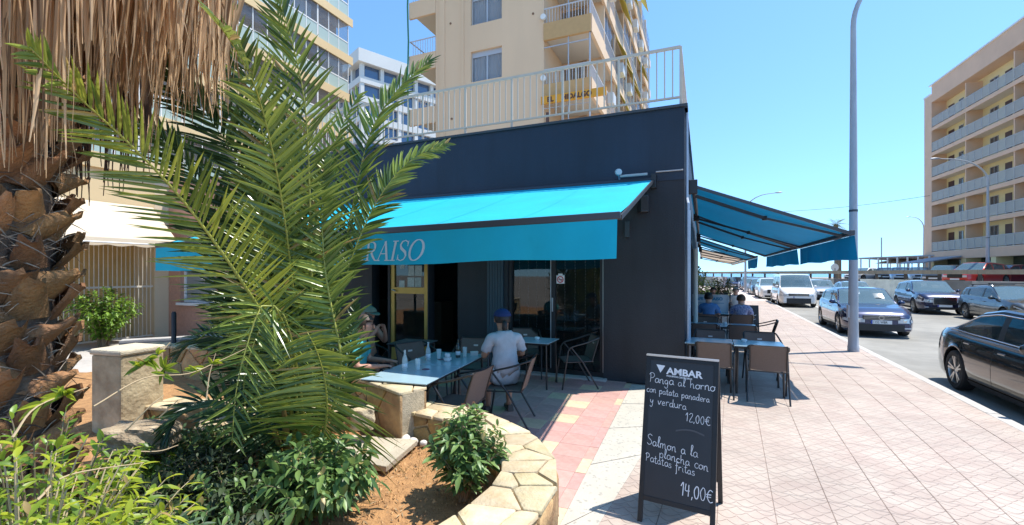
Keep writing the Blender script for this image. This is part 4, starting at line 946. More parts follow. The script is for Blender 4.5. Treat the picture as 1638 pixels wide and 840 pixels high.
shrub('groundcover_plant', V((-1.55, 2.0, .18)), 'grey green spreading plant below the stone pier', 'plant', 80, .6, .42, .11, M_lgr, 37, dens=18, asp=.3)
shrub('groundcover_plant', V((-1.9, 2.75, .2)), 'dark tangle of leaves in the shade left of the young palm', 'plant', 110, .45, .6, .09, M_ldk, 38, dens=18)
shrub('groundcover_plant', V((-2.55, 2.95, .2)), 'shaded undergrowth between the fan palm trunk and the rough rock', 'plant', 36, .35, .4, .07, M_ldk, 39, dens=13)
shrub('groundcover_plant', gd(425, 745, .22), 'small yellow green tuft beside the leaf bases of the young palm', 'plant', 24, .3, .22, .07, M_lg, 40, dens=12)
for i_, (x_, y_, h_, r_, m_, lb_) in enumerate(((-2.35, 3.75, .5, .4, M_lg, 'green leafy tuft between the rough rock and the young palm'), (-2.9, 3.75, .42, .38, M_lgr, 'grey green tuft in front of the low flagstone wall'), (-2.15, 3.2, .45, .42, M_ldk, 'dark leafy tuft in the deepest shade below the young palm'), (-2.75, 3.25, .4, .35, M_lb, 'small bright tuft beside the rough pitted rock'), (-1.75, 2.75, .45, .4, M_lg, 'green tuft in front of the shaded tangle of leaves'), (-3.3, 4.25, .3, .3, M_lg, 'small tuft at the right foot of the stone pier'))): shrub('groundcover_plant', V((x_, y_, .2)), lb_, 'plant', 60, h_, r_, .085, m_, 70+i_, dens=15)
# long bare twigs reaching right
tw = empty('dry_twig', V((-1.6, 1.7, .8)), 0, 'thin bare twigs with a few bright leaves reaching past the stone pier', 'twig')
def twig(pts, r=.004):
    P = Path(pts, 5); MB().tube(P.p, [r*(1-.6*i/len(P.p)) for i in range(len(P.p))], 5).build('branch', mat('pale twig', (.42, .31, .18), .8), tw, world=True); return P
lv = MB()
for pts in ([(150, 650, 2.0), (230, 605, 2.2), (300, 598, 2.4), (345, 580, 2.6), (392, 558, 2.8)], [(205, 600, 2.1), (250, 570, 2.15), (272, 548, 2.2)], [(200, 690, 2.1), (240, 650, 2.15), (262, 632, 2.2)], [(180, 720, 2.1), (250, 722, 2.2), (285, 712, 2.3)], [(255, 668, 2.2), (285, 640, 2.2)], [(330, 640, 2.6), (335, 600, 2.65), (345, 565, 2.7)], [(20, 700, 1.5), (60, 650, 1.6), (140, 620, 1.8)], [(60, 800, 1.4), (110, 760, 1.5), (230, 740, 1.7)]):
    P = twig([at(*p) for p in pts])
    for k in range(5):
        if pts[0][0] in (150, 205, 20): 
            q = P(P.len*rr_.uniform(.2, .8))[0]
            for _ in range(3): blade(lv, q, V((rr_.uniform(-1, 1), -.3, rr_.uniform(-.3, 1))), V((0, -1, .4)), .07, .022, .3, 4)
c = at(263, 590, 2.3)
for d in ((-.3, 0, 1), (.2, 0, 1), (.9, 0, .5), (.7, 0, -.1), (-.2, 0, -.6), (0, -.2, .8)): blade(lv, c, V(d), V((0, -1, .3)), .08, .024, .1, 4)
lv.build('leaves', M_ly, tw, world=True, kind='stuff')
# dry grass stalks at the wall foot
dg_ = MB()
for k in range(150):
    p = gd(rr_.choice((500, 560, 610, 690, 700, 640))+rr_.gauss(0, 22), rr_.uniform(700, 770), .2); blade(dg_, p, V((rr_.uniform(-.7, .7), rr_.uniform(-.4, .4), 1)), V((0, -1, .2)), rr_.uniform(.08, .26), .004, .4, 4)
dg_.build('dry_grass', leafmat('dry grass', (.50, .42, .16), (.30, .24, .10), .3, .7), None, kind='stuff', label='thin dry grass stalks along the foot of the garden wall')
mb = MB()
for k in range(420):
    x = rr_.uniform(-2.4, -.2); y = rr_.uniform(2.2, 4.4)
    if inpoly(x, y, BED): blade(mb, V((x, y, soil_z(x, y)+.008)), V((rr_.uniform(-1, 1), rr_.uniform(-1, 1), .1)), V((0, 0, 1)), rr_.uniform(.02, .06), .012, .0, 2)
mb.build('leaf_litter', leafmat('leaf litter', (.46, .36, .22), (.20, .13, .07), .1, .9), None, kind='stuff', label='dry fallen leaves scattered on the garden soil')

# ------------------------------------------------------------------ stone pier, rocks, pole, low end wall
M_pier = mat('weathered cream render', (.66, .54, .34), .9, c2=(.36, .27, .16), scale=5, bump=.6, bscale=25, stain=.2)
pier = empty('garden_pier', V((-4.02, 4.72, .2)), -.28, 'square weathered cream stone pier with pale cap beside the fan palm trunk', 'pier')
MB().box((0, 0, .41), (.42, .42, .82)).build('pier_body', M_pier, pier, bevel=.018)
MB().box((0, 0, .85), (.45, .45, .06)).build('cap', mat('pale cap stone', (.58, .50, .36), .85, var=.15, scale=9, bump=.5), pier, bevel=.02)
def rock(loc, sx, sy, sz, m, label, seed, rz=0):
    r = random.Random(seed); bm = bmesh.new(); bmesh.ops.create_icosphere(bm, subdivisions=4, radius=1); o_ = [r.uniform(0, 9) for _ in range(6)]
    for v in bm.verts:
        c = v.co; n = c.copy(); mx_ = max(abs(n.x), abs(n.y), abs(n.z)); c = c.lerp(n/mx_*.85, .55); k = 1+.07*sin(c.x*4+o_[0])*sin(c.y*5+o_[1])+.05*sin(c.z*8+o_[2]+c.x*6)+r.uniform(-.018, .018)
        v.co = V((c.x*k*sx, c.y*k*sy, c.z*k*sz))
    me = bpy.data.meshes.new('rock'); bm.to_mesh(me); bm.free(); me.materials.append(m)
    o = bpy.data.objects.new('rock', me); col.objects.link(o); o.location = loc; o.rotation_euler = (0, 0, rz); return tag(o, label, 'rock')
M_rock = mat('pitted rock', (.54, .44, .30), .95, c2=(.30, .22, .14), scale=14, bump=1, bscale=28, stain=.2)
rock(at(226, 700, 3.45), .26, .16, .13, M_rock, 'rough pitted rock with sunlit flat top in front of the stone pier', 1, .2)
rock(at(305, 665, 4.3), .22, .16, .13, M_stoneface, 'ochre rock behind the rough pitted rock, half covered by palm leaves', 2, .5)
rock(at(350, 690, 4.1), .2, .16, .14, M_stone, 'cream boulder in the shade under the lower palm fronds', 3, .9)
rock(at(580, 668, 4.2), .12, .1, .12, M_stone, 'pale boulder beside the foot of the young palm near the wall step', 4, .3)
MB().lathe(gd(278, 620), [(.035, 0), (.035, 1.2), (.02, 1.23)], 12).build('bollard_pole', M_black, None, smooth=40, label='slim black pole standing behind the stone pier', cat='pole')
mb = MB(); a, b = V((-6.9, 7.9, 0)), V((-4.3, 9.3, 0)); n_ = V((b.y-a.y, a.x-b.x, 0)).normalized()*.25
ew = mb.hexa([a, b, b-n_, a-n_], [p+V((0, 0, .62)) for p in (a, b, b-n_, a-n_)]).build('low_wall', mat('shade-toned render', (.15, .15, .155), .85, var=.2, scale=4), None, label='low rendered wall painted dark for its shade at the left end of the terrace', cat='wall')  # dark grey stands in for the shade on this wall
MB().hexa([p+V((0, 0, .622)) for p in (a, b, b-n_, a-n_)], [p+V((0, 0, .66)) for p in (a, b, b-n_, a-n_)]).build('wall_cap', M_conc, ew)
mb = MB().add([V((-20, 7.5, -.006)), V((-6.2, 7.6, -.006)), V((-5, 9.2, -.006)), V((-6.2, 16, -.006)), V((-20, 22, -.006))], [(0, 1, 2, 3, 4)]); struct(mb, 'side_path', M_conc)
# ------------------------------------------------------------------ tables and chairs
M_top = mat('pale blue table top', (.36, .50, .56), .16, spec=.7, var=.04)
M_sling = mat('brown sling fabric', (.145, .105, .085), .75, var=.1, scale=60, bump=.2, bscale=400)
M_frame = mat('black tube', (.02, .019, .02), .35, spec=.6)
M_logo = mat('printed logo', (.62, .60, .57), .6)
def make_table(name, label, loc, rz, w=.7, d=.7, group=None, top=M_top):
    t = empty(name, loc, rz, label, 'table', group)
    MB().box((0, 0, .734), (w, d, .012)).build('table_top', top, t, bevel=.003)
    MB().box((0, 0, .7255), (w-.004, d-.004, .005)).build('edge_band', M_black, t)
    mb = MB()
    for a, b in (((-1, -1), (1, -1)), ((1, -1), (1, 1)), ((1, 1), (-1, 1)), ((-1, 1), (-1, -1))):
        mb.bar((a[0]*(w/2-.05), a[1]*(d/2-.05), .706), (b[0]*(w/2-.05), b[1]*(d/2-.05), .706), .022, .032)
    mb.build('under_frame', M_frame, t)
    for a in (-1, 1):
        for b in (-1, 1): MB().tube([(a*(w/2-.05), b*(d/2-.05), .70), (a*(w/2-.035), b*(d/2-.035), 0)], .015, 8).build('leg', M_frame, t, smooth=60)
    return t
def make_chair(label, loc, rz, group, cloth=M_sling):
    c = empty('terrace_chair', loc, rz, label, 'chair', group)
    rows = []
    for i in range(9):
        v = i/8; row = []
        for j in range(9):
            u = j/8*2-1; row.append(V((-.205-.085*v-.03*v*v+.02*(1-u*u)*-1, u*(.225+.01*v), .45+.37*v+.012*u*u)))
        rows.append(row)
    mb = MB().grid(rows); mb.grid([[p+V((-.008, 0, 0)) for p in r][::-1] for r in rows]); mb.build('backrest', cloth, c, smooth=180)
    rows = []
    for i in range(9):
        v = i/8; rows.append([V((-.205+.44*v, (j/6*2-1)*.225, .45-.018*sin(pi*v)*(1-(j/6*2-1)**2)-.02*max(0, v-.8)*5*.5)) for j in range(7)])
    MB().grid(rows).build('seat', cloth, c, smooth=180)
    MB().box((-.282-.012, .0, .70), (.004, .07, .028)).build('logo', M_logo, c); 
    for s in (-1, 1):
        y = s*.245
        fr = MB().tube(Path([(-.325, s*.225, .815), (-.28, s*.25, .80), (-.1, s*.268, .74), (.08, s*.272, .695), (.15, s*.272, .67)], 4).p, .0125, 8); fr.build('armrest', M_frame, c, smooth=180)
        MB().tube([(.15, s*.272, .672), (.19, s*.272, .62), (.285, s*.265, .0)], .0125, 8).build('leg', M_frame, c, smooth=60)
        MB().tube([(.145, s*.268, .672), (-.05, s*.262, .43), (-.30, s*.265, .0)], .0125, 8).build('leg', M_frame, c, smooth=60)
    mb = MB(); mb.tube([(-.21, -.255, .44), (-.21, .255, .44)], .011, 8); mb.tube([(.235, -.255, .43), (.235, .255, .43)], .011, 8)
    for s in (-1, 1): mb.tube([(-.21, s*.235, .44), (.235, s*.235, .43)], .011, 8); mb.tube([(-.205, s*.232, .44), (-.325, s*.23, .82)], .010, 8)
    mb.tube([(-.325, -.23, .82), (-.325, .23, .82)], .009, 8); mb.build('seat_frame', M_frame, c, smooth=60)
    return c
def rzf(d): return atan2(d[1], d[0])      # rotation that turns local +x to world direction d
TU = az(17); TR = az(107)
tc1 = V((-.86, 4.50, 0))
RZ17 = -radians(17)
def tl(o, a, b, z=0): return o+TR*a+TU*b+V((0, 0, z))    # a right, b away from the near corner
T1 = make_table('dining_table', 'nearest pale blue table beside the stone wall with a bottle and a purple coaster', tl(tc1, -.38, .43), RZ17, .76, .86, 'tables under the front awning')
T2 = make_table('dining_table', 'pale blue table in front of the man in the blue cap with white ashtray', tl(tc1, -.38, 1.31), RZ17, .76, .86, 'tables under the front awning')
T3 = make_table('dining_table', 'small empty pale blue table with one white cup in front of the glass door', gd(858, 618)+V((.0, .12, 0)), RZ17-.1, .62, .60, 'tables under the front awning')
g1 = 'brown sling chairs under the front awning'
ch = make_chair('brown chair with white back logo nearest the curved garden wall', tl(tc1, .12, .50), rzf(-TR)-.12, g1)
man_seat = tl(tc1, .45, 1.30); make_chair_man = copy_tree(ch, None, 'brown chair the man in the blue cap is sitting on', man_seat, rzf(-TR)+.10)
copy_tree(ch, None, 'brown chair standing empty beside the small table at the glass door', gd(922, 618)+V((0, .05, 0)), rzf(V((-1, -.1, 0)))+.0)
copy_tree(ch, None, 'dark chair under the person in the turquoise shirt', tl(tc1, -1.16, .5), rzf(TR), )
copy_tree(ch, None, 'dark empty chair at the far end of the paired tables facing the camera', tl(tc1, -1.0, 1.75), rzf(TR)-.5)
copy_tree(ch, None, 'dark chair behind the tables by the gold framed door', tl(tc1, -.45, 2.35), rzf(-TU)+.2)
copy_tree(ch, None, 'dark chair under the small table on its far side', gd(858, 618)+V((-.15, .75, 0)), rzf(V((0, -1, 0))))
# street side rows
RU, RR = ROAD.u, ROAD.r
ra = V((4.06, 6.62, 0)); rb_ = V((4.98, 9.1, 0)); RZ24 = -radians(24); g2 = 'pale blue tables along the street wall'
def row(o, a, b): return o+RR*a+RU*b
ta = make_table('street_table', 'nearest street side table, right one of its pair, with a white cup', row(ra, -.36, .35), RZ24, .70, .7, g2)
copy_tree(ta, None, 'nearest street side table, left one of its pair against the wall', row(ra, -1.07, .35), RZ24)
copy_tree(ta, None, 'second row street side table, right one of its pair', row(rb_, -.36, .35), RZ24)
copy_tree(ta, None, 'second row street side table, left one of its pair against the wall', row(rb_, -1.07, .35), RZ24)
copy_tree(ta, None, 'street side table in front of the two people with their backs turned', row(rb_, -.5, 3.5), RZ24)
g3 = 'brown sling chairs along the street wall'
for o_, a, b, d, lb in ((ra, -.28, -.12, RU, 'brown chair nearest the pavement edge with its back to the camera'), (ra, -.98, -.1, RU, 'brown chair beside the blackboard with its back to the camera'),
    (ra, -.25, .92, -RU, 'dark chair tucked behind the nearest right street table'), (ra, -1.05, .95, -RU, 'dark chair tucked behind the nearest left street table'),
    (rb_, -.3, -.12, RU, 'brown chair with its back to us at the second right street table'), (rb_, -1.0, -.12, RU, 'brown chair with its back to us at the second left street table'),
    (rb_, .12, .95, -RR, 'pale looking chair turned sideways at the end of the second row'), (rb_, -1.0, .95, -RU, 'dark chair behind the second left street table')):
    copy_tree(ch, None, lb, row(o_, a, b), rzf(d)+random.uniform(-.06, .06)); 
for o in col.objects:
    if o.get('category') == 'chair' and 'street' in o['label'] or (o.get('category') == 'chair' and ('second' in o['label'] or 'blackboard' in o['label'] or 'pavement edge' in o['label'])): o['group'] = g3

# ------------------------------------------------------------------ things on the tables
M_wg = bpy.data.materials.new('clear bottle glass'); M_wg.use_nodes = True
_b = M_wg.node_tree.nodes['Principled BSDF']; _b.inputs['Base Color'].default_value = (.75, .85, .85, 1); _b.inputs['Alpha'].default_value = .38; _b.inputs['Roughness'].default_value = .05; _b.inputs['Specular IOR Level'].default_value = .8
M_bd = mat('dark bottle glass', (.02, .035, .03), .08, spec=.8)
M_lab = mat('bottle label', (.62, .68, .72), .6)
M_por = mat('white porcelain', (.78, .78, .77), .25)
def bottle(loc, label, m=M_wg, s=1):
    t = empty('bottle', loc, 0, label, 'bottle')
    MB().lathe((0, 0, 0), [(.028*s, 0), (.031*s, .01), (.031*s, .12*s), (.026*s, .15*s), (.013*s, .18*s), (.012*s, .22*s), (.014*s, .225*s), (.012*s, .235*s)], 14).build('bottle_glass', m, t, smooth=40)
    MB().lathe((0, 0, 0), [(.0318*s, .035*s), (.0318*s, .085*s)], 14).build('label_band', M_lab, t, smooth=180)
bottle(at(656, 604, 4.80)*V((1, 1, 0))+V((0, 0, .742)) if False else tl(tc1, -.52, .48, .741), 'clear bottle with white label alone on the nearest table')
bottle(tl(tc1, -.55, 1.10, .741), 'clear bottle with white label on the second table left of the ashtray')
bottle(tl(tc1, -.27, 1.40, .741), 'dark green bottle with pale label behind the ashtray', M_bd)
def glass(loc, lb): MB().lathe(loc, [(.026, 0), (.032, .13), (.030, .13), (.024, .008)], 14).build('drinking_glass', M_wg, None, smooth=40, label=lb, cat='glass')
glass(tl(tc1, -.20, 1.46, .741), 'tall clear glass right of the dark bottle'); glass(tl(tc1, -.46, 1.22, .741), 'short clear glass between the bottles on the second table')
glass(tl(tc1, -.40, .56, .741), 'small clear glass beside the bottle on the nearest table')
def cup(loc, lb, r=.042): MB().lathe(loc, [(r*.6, 0), (r, .02), (r*1.05, .045), (r*.9, .045), (r*.55, .01)], 14).build('ashtray', M_por, None, smooth=40, label=lb, cat='ashtray')
cup(tl(tc1, -.30, 1.14, .741), 'round white ashtray on the second table', .05); cup(tl(tc1, -.30, 1.14, .787), 'smaller white cup stacked on the round white ashtray', .035)
cup(gd(858, 618)+V((.02, .14, .741)), 'white cup on the small table at the glass door'); cup(row(ra, -.55, .45)+V((0, 0, .741)), 'white cup on the nearest street side table'); cup(row(rb_, -.6, .45)+V((0, 0, .741)), 'white cup on the second row street side table')
M_pur = mat('purple coaster', (.16, .06, .10), .7)
for a, b, lb in ((-.33, .62, 'purple round coaster on the nearest table'), (-.42, 1.22, 'dark coaster on the second table')): MB().lathe(tl(tc1, a, b, .7405), [(.045, 0), (.045, .003)], 18).build('coaster', M_pur, None, label=lb, cat='coaster')
mb = MB()
for k in range(3): mb.box(tl(tc1, -.13, 1.62+.001*k, .742+.02*k), (.1, .05, .018), rz=.2*k)
mb.build('napkin_pack', mat('paper napkin', (.7, .7, .68), .8), None, label='small stack of paper napkins at the far end of the second table', cat='napkins')
MB().lathe(V((-.62, 5.55, 0)), [(.09, 0), (.12, .05), (.12, .1), (.07, .16), (.03, .18)], 12).build('bag', mat('grey cloth bag', (.22, .21, .21), .9, bump=.5), None, smooth=180, label='small grey cloth bag on the floor beneath the second table', cat='bag')

# ------------------------------------------------------------------ people
def skinmesh(name, verts, edges, radii, m, parent, sub=2, root=0):
    me = bpy.data.meshes.new(name); me.from_pydata([tuple(v) for v in verts], edges, []); o = bpy.data.objects.new(name, me); col.objects.link(o)
    md = o.modifiers.new('s', 'SKIN'); md.use_smooth_shade = True
    if not me.skin_vertices: bpy.context.view_layer.objects.active = o
    for i, r in enumerate(radii):
        d = me.skin_vertices[0].data[i]; d.radius = r if hasattr(r, '__len__') else (r, r); d.use_root = (i == root)
    sb_ = o.modifiers.new('sub', 'SUBSURF'); sb_.levels = sub; sb_.render_levels = sub
    dg = bpy.context.evaluated_depsgraph_get(); me2 = bpy.data.meshes.new_from_object(o.evaluated_get(dg)); me2.name = name; bpy.data.objects.remove(o)
    bq = bmesh.new(); bq.from_mesh(me2); bmesh.ops.recalc_face_normals(bq, faces=bq.faces); bq.to_mesh(me2); bq.free()
    me2.materials.clear(); me2.materials.append(m); me2.polygons.foreach_set('use_smooth', [True]*len(me2.polygons))
    r = bpy.data.objects.new(name, me2); col.objects.link(r); r.parent = parent; return r
def person(loc, d, label, skin, shirt, trousers, hair, lean=.0, cap=None, ponytail=False, arms='table', turn=0, shirtless=False, scale=1):
    t = empty('person', loc, rzf(d), label, 'person'); P = {}
    def L(x, y, z): return V((x+lean*(z-.5), y, z))*scale if z > .6 else V((x, y, z))*scale
    names = []; verts = []; rad = []
    def add(n, p, r): P[n] = len(verts); names.append(n); verts.append(p); rad.append(tuple(q*scale for q in r) if hasattr(r, '__len__') else r*scale)
    add('pelvis', L(-.02, 0, .55), (.155, .12)); add('belly', L(0, 0, .70), (.145, .11)); add('chest', L(.0, 0, .88), (.155, .115)); add('upper', L(.0, 0, 1.0), (.12, .09)); add('neck', L(.02, 0, 1.08), .056); add('jaw', L(.045, 0, 1.155), .075); add('head', L(.045, 0, 1.225), .098); add('crown', L(.035, 0, 1.285), .078)
    edges = [('pelvis', 'belly'), ('belly', 'chest'), ('chest', 'upper'), ('upper', 'neck'), ('neck', 'jaw'), ('jaw', 'head'), ('head', 'crown')]
    for s, n in ((1, 'l'), (-1, 'r')):
        add(n+'sh', L(-.0, s*.175, 1.0), .062)
        if arms == 'table': el, wr, hd = L(.10, s*.25, .78), L(.33, s*.17, .775), L(.40, s*.15, .775)
        elif arms == 'lap': el, wr, hd = L(.0, s*.25, .74), L(.20, s*.16, .64), L(.27, s*.12, .63)
        else: el, wr, hd = L(.14, s*.24, .80), L(.28, s*.10, .98), L(.29, s*.06, 1.05)
        add(n+'el', el, .043); add(n+'wr', wr, .028); add(n+'hd', hd, (.034, .022))
        edges += [('upper', n+'sh'), (n+'sh', n+'el'), (n+'el', n+'wr'), (n+'wr', n+'hd')]
        dv = (verts[P[n+'hd']]-verts[P[n+'wr']]).normalized(); sd_ = V((-dv.y, dv.x, 0)).normalized()
        for k in range(4):
            kn = n+'f%d' % k; a = verts[P[n+'hd']]+dv*.035+sd_*(k-1.5)*.018; add(kn, a, .0095); add(kn+'t', a+dv*(.045-.006*abs(k-1.4))+V((0, 0, -.012)), .0075); edges += [(n+'hd', kn), (kn, kn+'t')]
        a = verts[P[n+'wr']]+dv*.03-sd_*s*.03; add(n+'th', a, .011); add(n+'tht', a+dv*.035-sd_*s*.012, .009); edges += [(n+'wr', n+'th'), (n+'th', n+'tht')]
        add(n+'hip', V((.06, s*.095, .53))*scale, .09); add(n+'kn', V((.42, s*.14, .50))*scale, .06); add(n+'sn', V((.43, s*.14, .28))*scale, .052); add(n+'an', V((.42, s*.14, .09))*scale, .036); add(n+'to', V((.56, s*.155, .045))*scale, (.04, .03))
        edges += [('pelvis', n+'hip'), (n+'hip', n+'kn'), (n+'kn', n+'sn'), (n+'sn', n+'an'), (n+'an', n+'to')]
    body = skinmesh('body', verts, [(P[a], P[b]) for a, b in edges], rad, skin, t)
    hc = verts[P['head']]; rot = Matrix.Rotation(turn, 3, 'Z')
    def hp(x, y, z): return hc+rot@V((x, y, z))*scale
    f = MB(); f.lathe(hp(.095, 0, -.01), [(.001, -.025), (.014, -.018), (.010, .01), (.002, .03)], 8)
    for s in (-1, 1): f.lathe(hp(.0, s*.092, -.005), [(.002, -.032), (.014, -.02), (.017, .015), (.004, .03)], 8)
    f.build('nose_and_ears', skin, body, smooth=180)
    ey = MB()
    for s in (-1, 1): ey.box(hp(.088, s*.034, .018), (.012, .022, .009))
    ey.box(hp(.088, 0, -.048), (.01, .045, .007)); ey.build('eyes_and_mouth', mat('dark feature', (.06, .025, .02), .6), body)
    hm = bmesh.new(); bmesh.ops.create_uvsphere(hm, u_segments=20, v_segments=14, radius=1); kill = [v for v in hm.verts if (v.co.x > .5 and v.co.z < .30) or v.co.z < -.55]
    bmesh.ops.delete(hm, geom=kill, context='VERTS')
    hr = random.Random(int(abs(loc[0])*100))
    for v in hm.verts: v.co = hp(v.co.x*.112-.008, v.co.y*.106, v.co.z*.122+.018)+V((hr.uniform(-1, 1), hr.uniform(-1, 1), hr.uniform(-1, 1)))*.003
    me = bpy.data.meshes.new('hair'); hm.to_mesh(me); hm.free(); me.materials.append(hair); me.polygons.foreach_set('use_smooth', [True]*len(me.polygons)); ho = bpy.data.objects.new('hair', me); col.objects.link(ho); ho.parent = t
    if ponytail: skinmesh('ponytail', [hp(-.10, 0, .0), hp(-.135, 0, -.05), hp(-.13, 0, -.11), hp(-.12, 0, -.17)], [(0, 1), (1, 2), (2, 3)], [.032, .04, .036, .015], hair, t)
    if cap:
        cm = bmesh.new(); bmesh.ops.create_uvsphere(cm, u_segments=24, v_segments=16, radius=1); bmesh.ops.delete(cm, geom=[v for v in cm.verts if v.co.z < .02], context='VERTS')
        for v in cm.verts: v.co = hp(v.co.x*.128, v.co.y*.118, v.co.z*.118+.025)
        me = bpy.data.meshes.new('cap'); cm.to_mesh(me); cm.free(); me.materials.append(cap); me.polygons.foreach_set('use_smooth', [True]*len(me.polygons)); co = bpy.data.objects.new('cap', me); col.objects.link(co); co.parent = t
        pk = [hp(.10+.0, -.075, .03)]; pts = [hp(.10+.10*cos(a), .085*sin(a), .035-.03*cos(a)) for a in [radians(-80+160*i/10) for i in range(11)]]
        MB().prism([hp(.07, -.095, .03)]+pts+[hp(.07, .095, .03)], (0, 0, .008)).build('visor', cap, co, smooth=40)
    def near_bone(p):
        best = (9, None, 0)
        for a, b in edges:
            A_, B_ = verts[P[a]], verts[P[b]]; d_ = B_-A_; t_ = max(0, min(1, (p-A_).dot(d_)/max(1e-9, d_.dot(d_)))); q = (p-A_-d_*t_).length
            r_ = rad[P[a]]; r_ = r_[0] if hasattr(r_, '__len__') else r_
            if q/(r_+.02) < best[0]: best = (q/(r_+.02), (a, b), t_)
        return best[1], best[2]
    torso = {'pelvis', 'belly', 'chest', 'upper'}
    def wear(keep, grow, m, nm):
        bm = bmesh.new(); bm.from_mesh(body.data); bm.normal_update()
        kill = [f_ for f_ in bm.faces if not keep(*near_bone(f_.calc_center_median())) and not (nm == 'shirt' and .84*scale < f_.calc_center_median().z < 1.045*scale and abs(f_.calc_center_median().y) < .27*scale and f_.calc_center_median().x < .16*scale)]
        bmesh.ops.delete(bm, geom=kill, context='FACES'); bm.normal_update(); rr_ = random.Random(5)
        for v in bm.verts: v.co += v.normal*(grow+.005*sin(v.co.z*55+v.co.y*30)+.003*sin(v.co.x*70+v.co.z*20))*scale
        me = bpy.data.meshes.new(nm); bm.to_mesh(me); bm.free(); me.materials.clear(); me.materials.append(m); me.polygons.foreach_set('use_smooth', [True]*len(me.polygons)); o = bpy.data.objects.new(nm, me); col.objects.link(o); o.parent = t
        so_ = o.modifiers.new('thick', 'SOLIDIFY'); so_.thickness = .004; so_.offset = 1; return o
    if not shirtless:
        wear(lambda e, t_: (e[0] in torso and e[1] in torso) or (e[0] == 'upper' and e[1][1:] == 'sh') or (e[0][1:] == 'sh' and t_ < .62) or (e == ('upper', 'neck') and t_ < .25), .017, shirt, 'shirt')
    wear(lambda e, t_: e[0] == 'pelvis' and e[1][1:] == 'hip' or e[0][1:] == 'hip' and t_ < .9, .012, trousers, 'trousers')
    mb = MB()
    for s in (1, -1):
        mb.hexa([V((.36, s*.15-.045, 0))*scale, V((.64, s*.16-.045, 0))*scale, V((.64, s*.16+.045, 0))*scale, V((.36, s*.15+.045, 0))*scale], [V((.37, s*.15-.035, .085))*scale, V((.62, s*.16-.035, .05))*scale, V((.62, s*.16+.035, .05))*scale, V((.37, s*.15+.035, .085))*scale])
    mb.build('shoes', mat('shoe leather', (.10, .08, .07), .7), t, bevel=.012); return t
SK1 = mat('tanned skin', (.42, .22, .14), .5, var=.06, scale=20); SK2 = mat('sunburnt skin', (.48, .24, .16), .5, var=.08, scale=20); SK3 = mat('fair skin', (.52, .31, .23), .5, var=.06, scale=20)
HB = mat('black hair', (.012, .010, .010), .5, var=.3, scale=60); HG = mat('grey hair', (.30, .28, .26), .7, var=.3, scale=60); HBr = mat('brown hair', (.06, .035, .02), .6, var=.3, scale=60)
def cloth(name, c, **k): return mat(name, c, .85, var=.12, scale=9, bump=.35, bscale=22, **k)
def pattern_cloth(name, c1, c2, sc_=45):
    m = mat(name, c1, .8, c2=c2, scale=sc_); return m
person(man_seat+TR*-.02, -TR*.62+TU*1.0, 'man in grey t-shirt and blue cap with dark ponytail, his back to us', SK1, cloth('grey cotton', (.46, .46, .48)), cloth('white shorts', (.55, .56, .58)), HB, lean=.24, scale=1.02, cap=cloth('blue cap cloth', (.012, .03, .12)), ponytail=True)
person(tl(tc1, -1.27, .5), TR+TU*.35, 'person in a turquoise shirt half hidden by the palm fronds at the nearest table', SK2, cloth('turquoise cotton', (.06, .36, .36)), cloth('turquoise shorts', (.06, .30, .30)), HBr, lean=.2)
person(V((-2.18, 6.75, 0)), az(120), 'bare shouldered person in a pale cap seated near the gold framed door', SK2, cloth('striped top', (.5, .5, .5)), cloth('dark trousers', (.03, .03, .04)), HG, cap=cloth('olive cap cloth', (.20, .23, .17)), shirtless=True, arms='face')
person(V((-2.75, 6.9, 0)), az(100), 'sunburnt person sitting behind the palm fronds left of the pale cap', SK2, cloth('striped top', (.5, .5, .5)), cloth('dark trousers', (.03, .03, .04)), HG, shirtless=True, arms='table')
for p, a in ((V((-2.18, 6.75, 0)), 120), (V((-2.75, 6.9, 0)), 100)): copy_tree(ch, None, 'dark chair of the %s seated near the gold framed door' % ('person in the pale cap' if a == 120 else 'sunburnt person'), p, rzf(az(a)))
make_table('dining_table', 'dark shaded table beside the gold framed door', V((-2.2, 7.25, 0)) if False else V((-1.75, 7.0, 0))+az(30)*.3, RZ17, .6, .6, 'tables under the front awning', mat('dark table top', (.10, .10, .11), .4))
pA, pB = V((5.02, 11.5, 0)), V((5.78, 11.35, 0))
person(pA, RU, 'person in a blue patterned shirt with short dark hair seen from behind', SK3, pattern_cloth('blue patterned cotton', (.05, .16, .38), (.10, .25, .5)), cloth('dark trousers', (.03, .03, .04)), HB)
person(pB, RU, 'person in a blue and white floral shirt seen from behind beside the small blackboard', SK3, pattern_cloth('floral cotton', (.50, .52, .62), (.05, .08, .30), 28), cloth('dark trousers', (.03, .03, .04)), HBr, scale=.97)
copy_tree(ch, None, 'dark chair of the person in the blue patterned shirt', pA, rzf(RU)); copy_tree(ch, None, 'dark chair of the person in the floral shirt', pB, rzf(RU))
pC, pD = V((7.15, 16.0, 0)), V((7.9, 15.9, 0))
person(pC, -RU, 'sunburnt person facing us beyond the lettered terrace banner, left one', SK2, cloth('beige cotton', (.5, .4, .32)), cloth('dark trousers', (.03, .03, .04)), HBr)
person(pD, -RU, 'fair person facing us beyond the lettered terrace banner, right one', SK3, cloth('white cotton', (.7, .68, .66)), cloth('dark trousers', (.03, .03, .04)), HG)
copy_tree(ch, None, 'chair of the left person beyond the banner', pC, rzf(-RU)); copy_tree(ch, None, 'chair of the right person beyond the banner', pD, rzf(-RU))

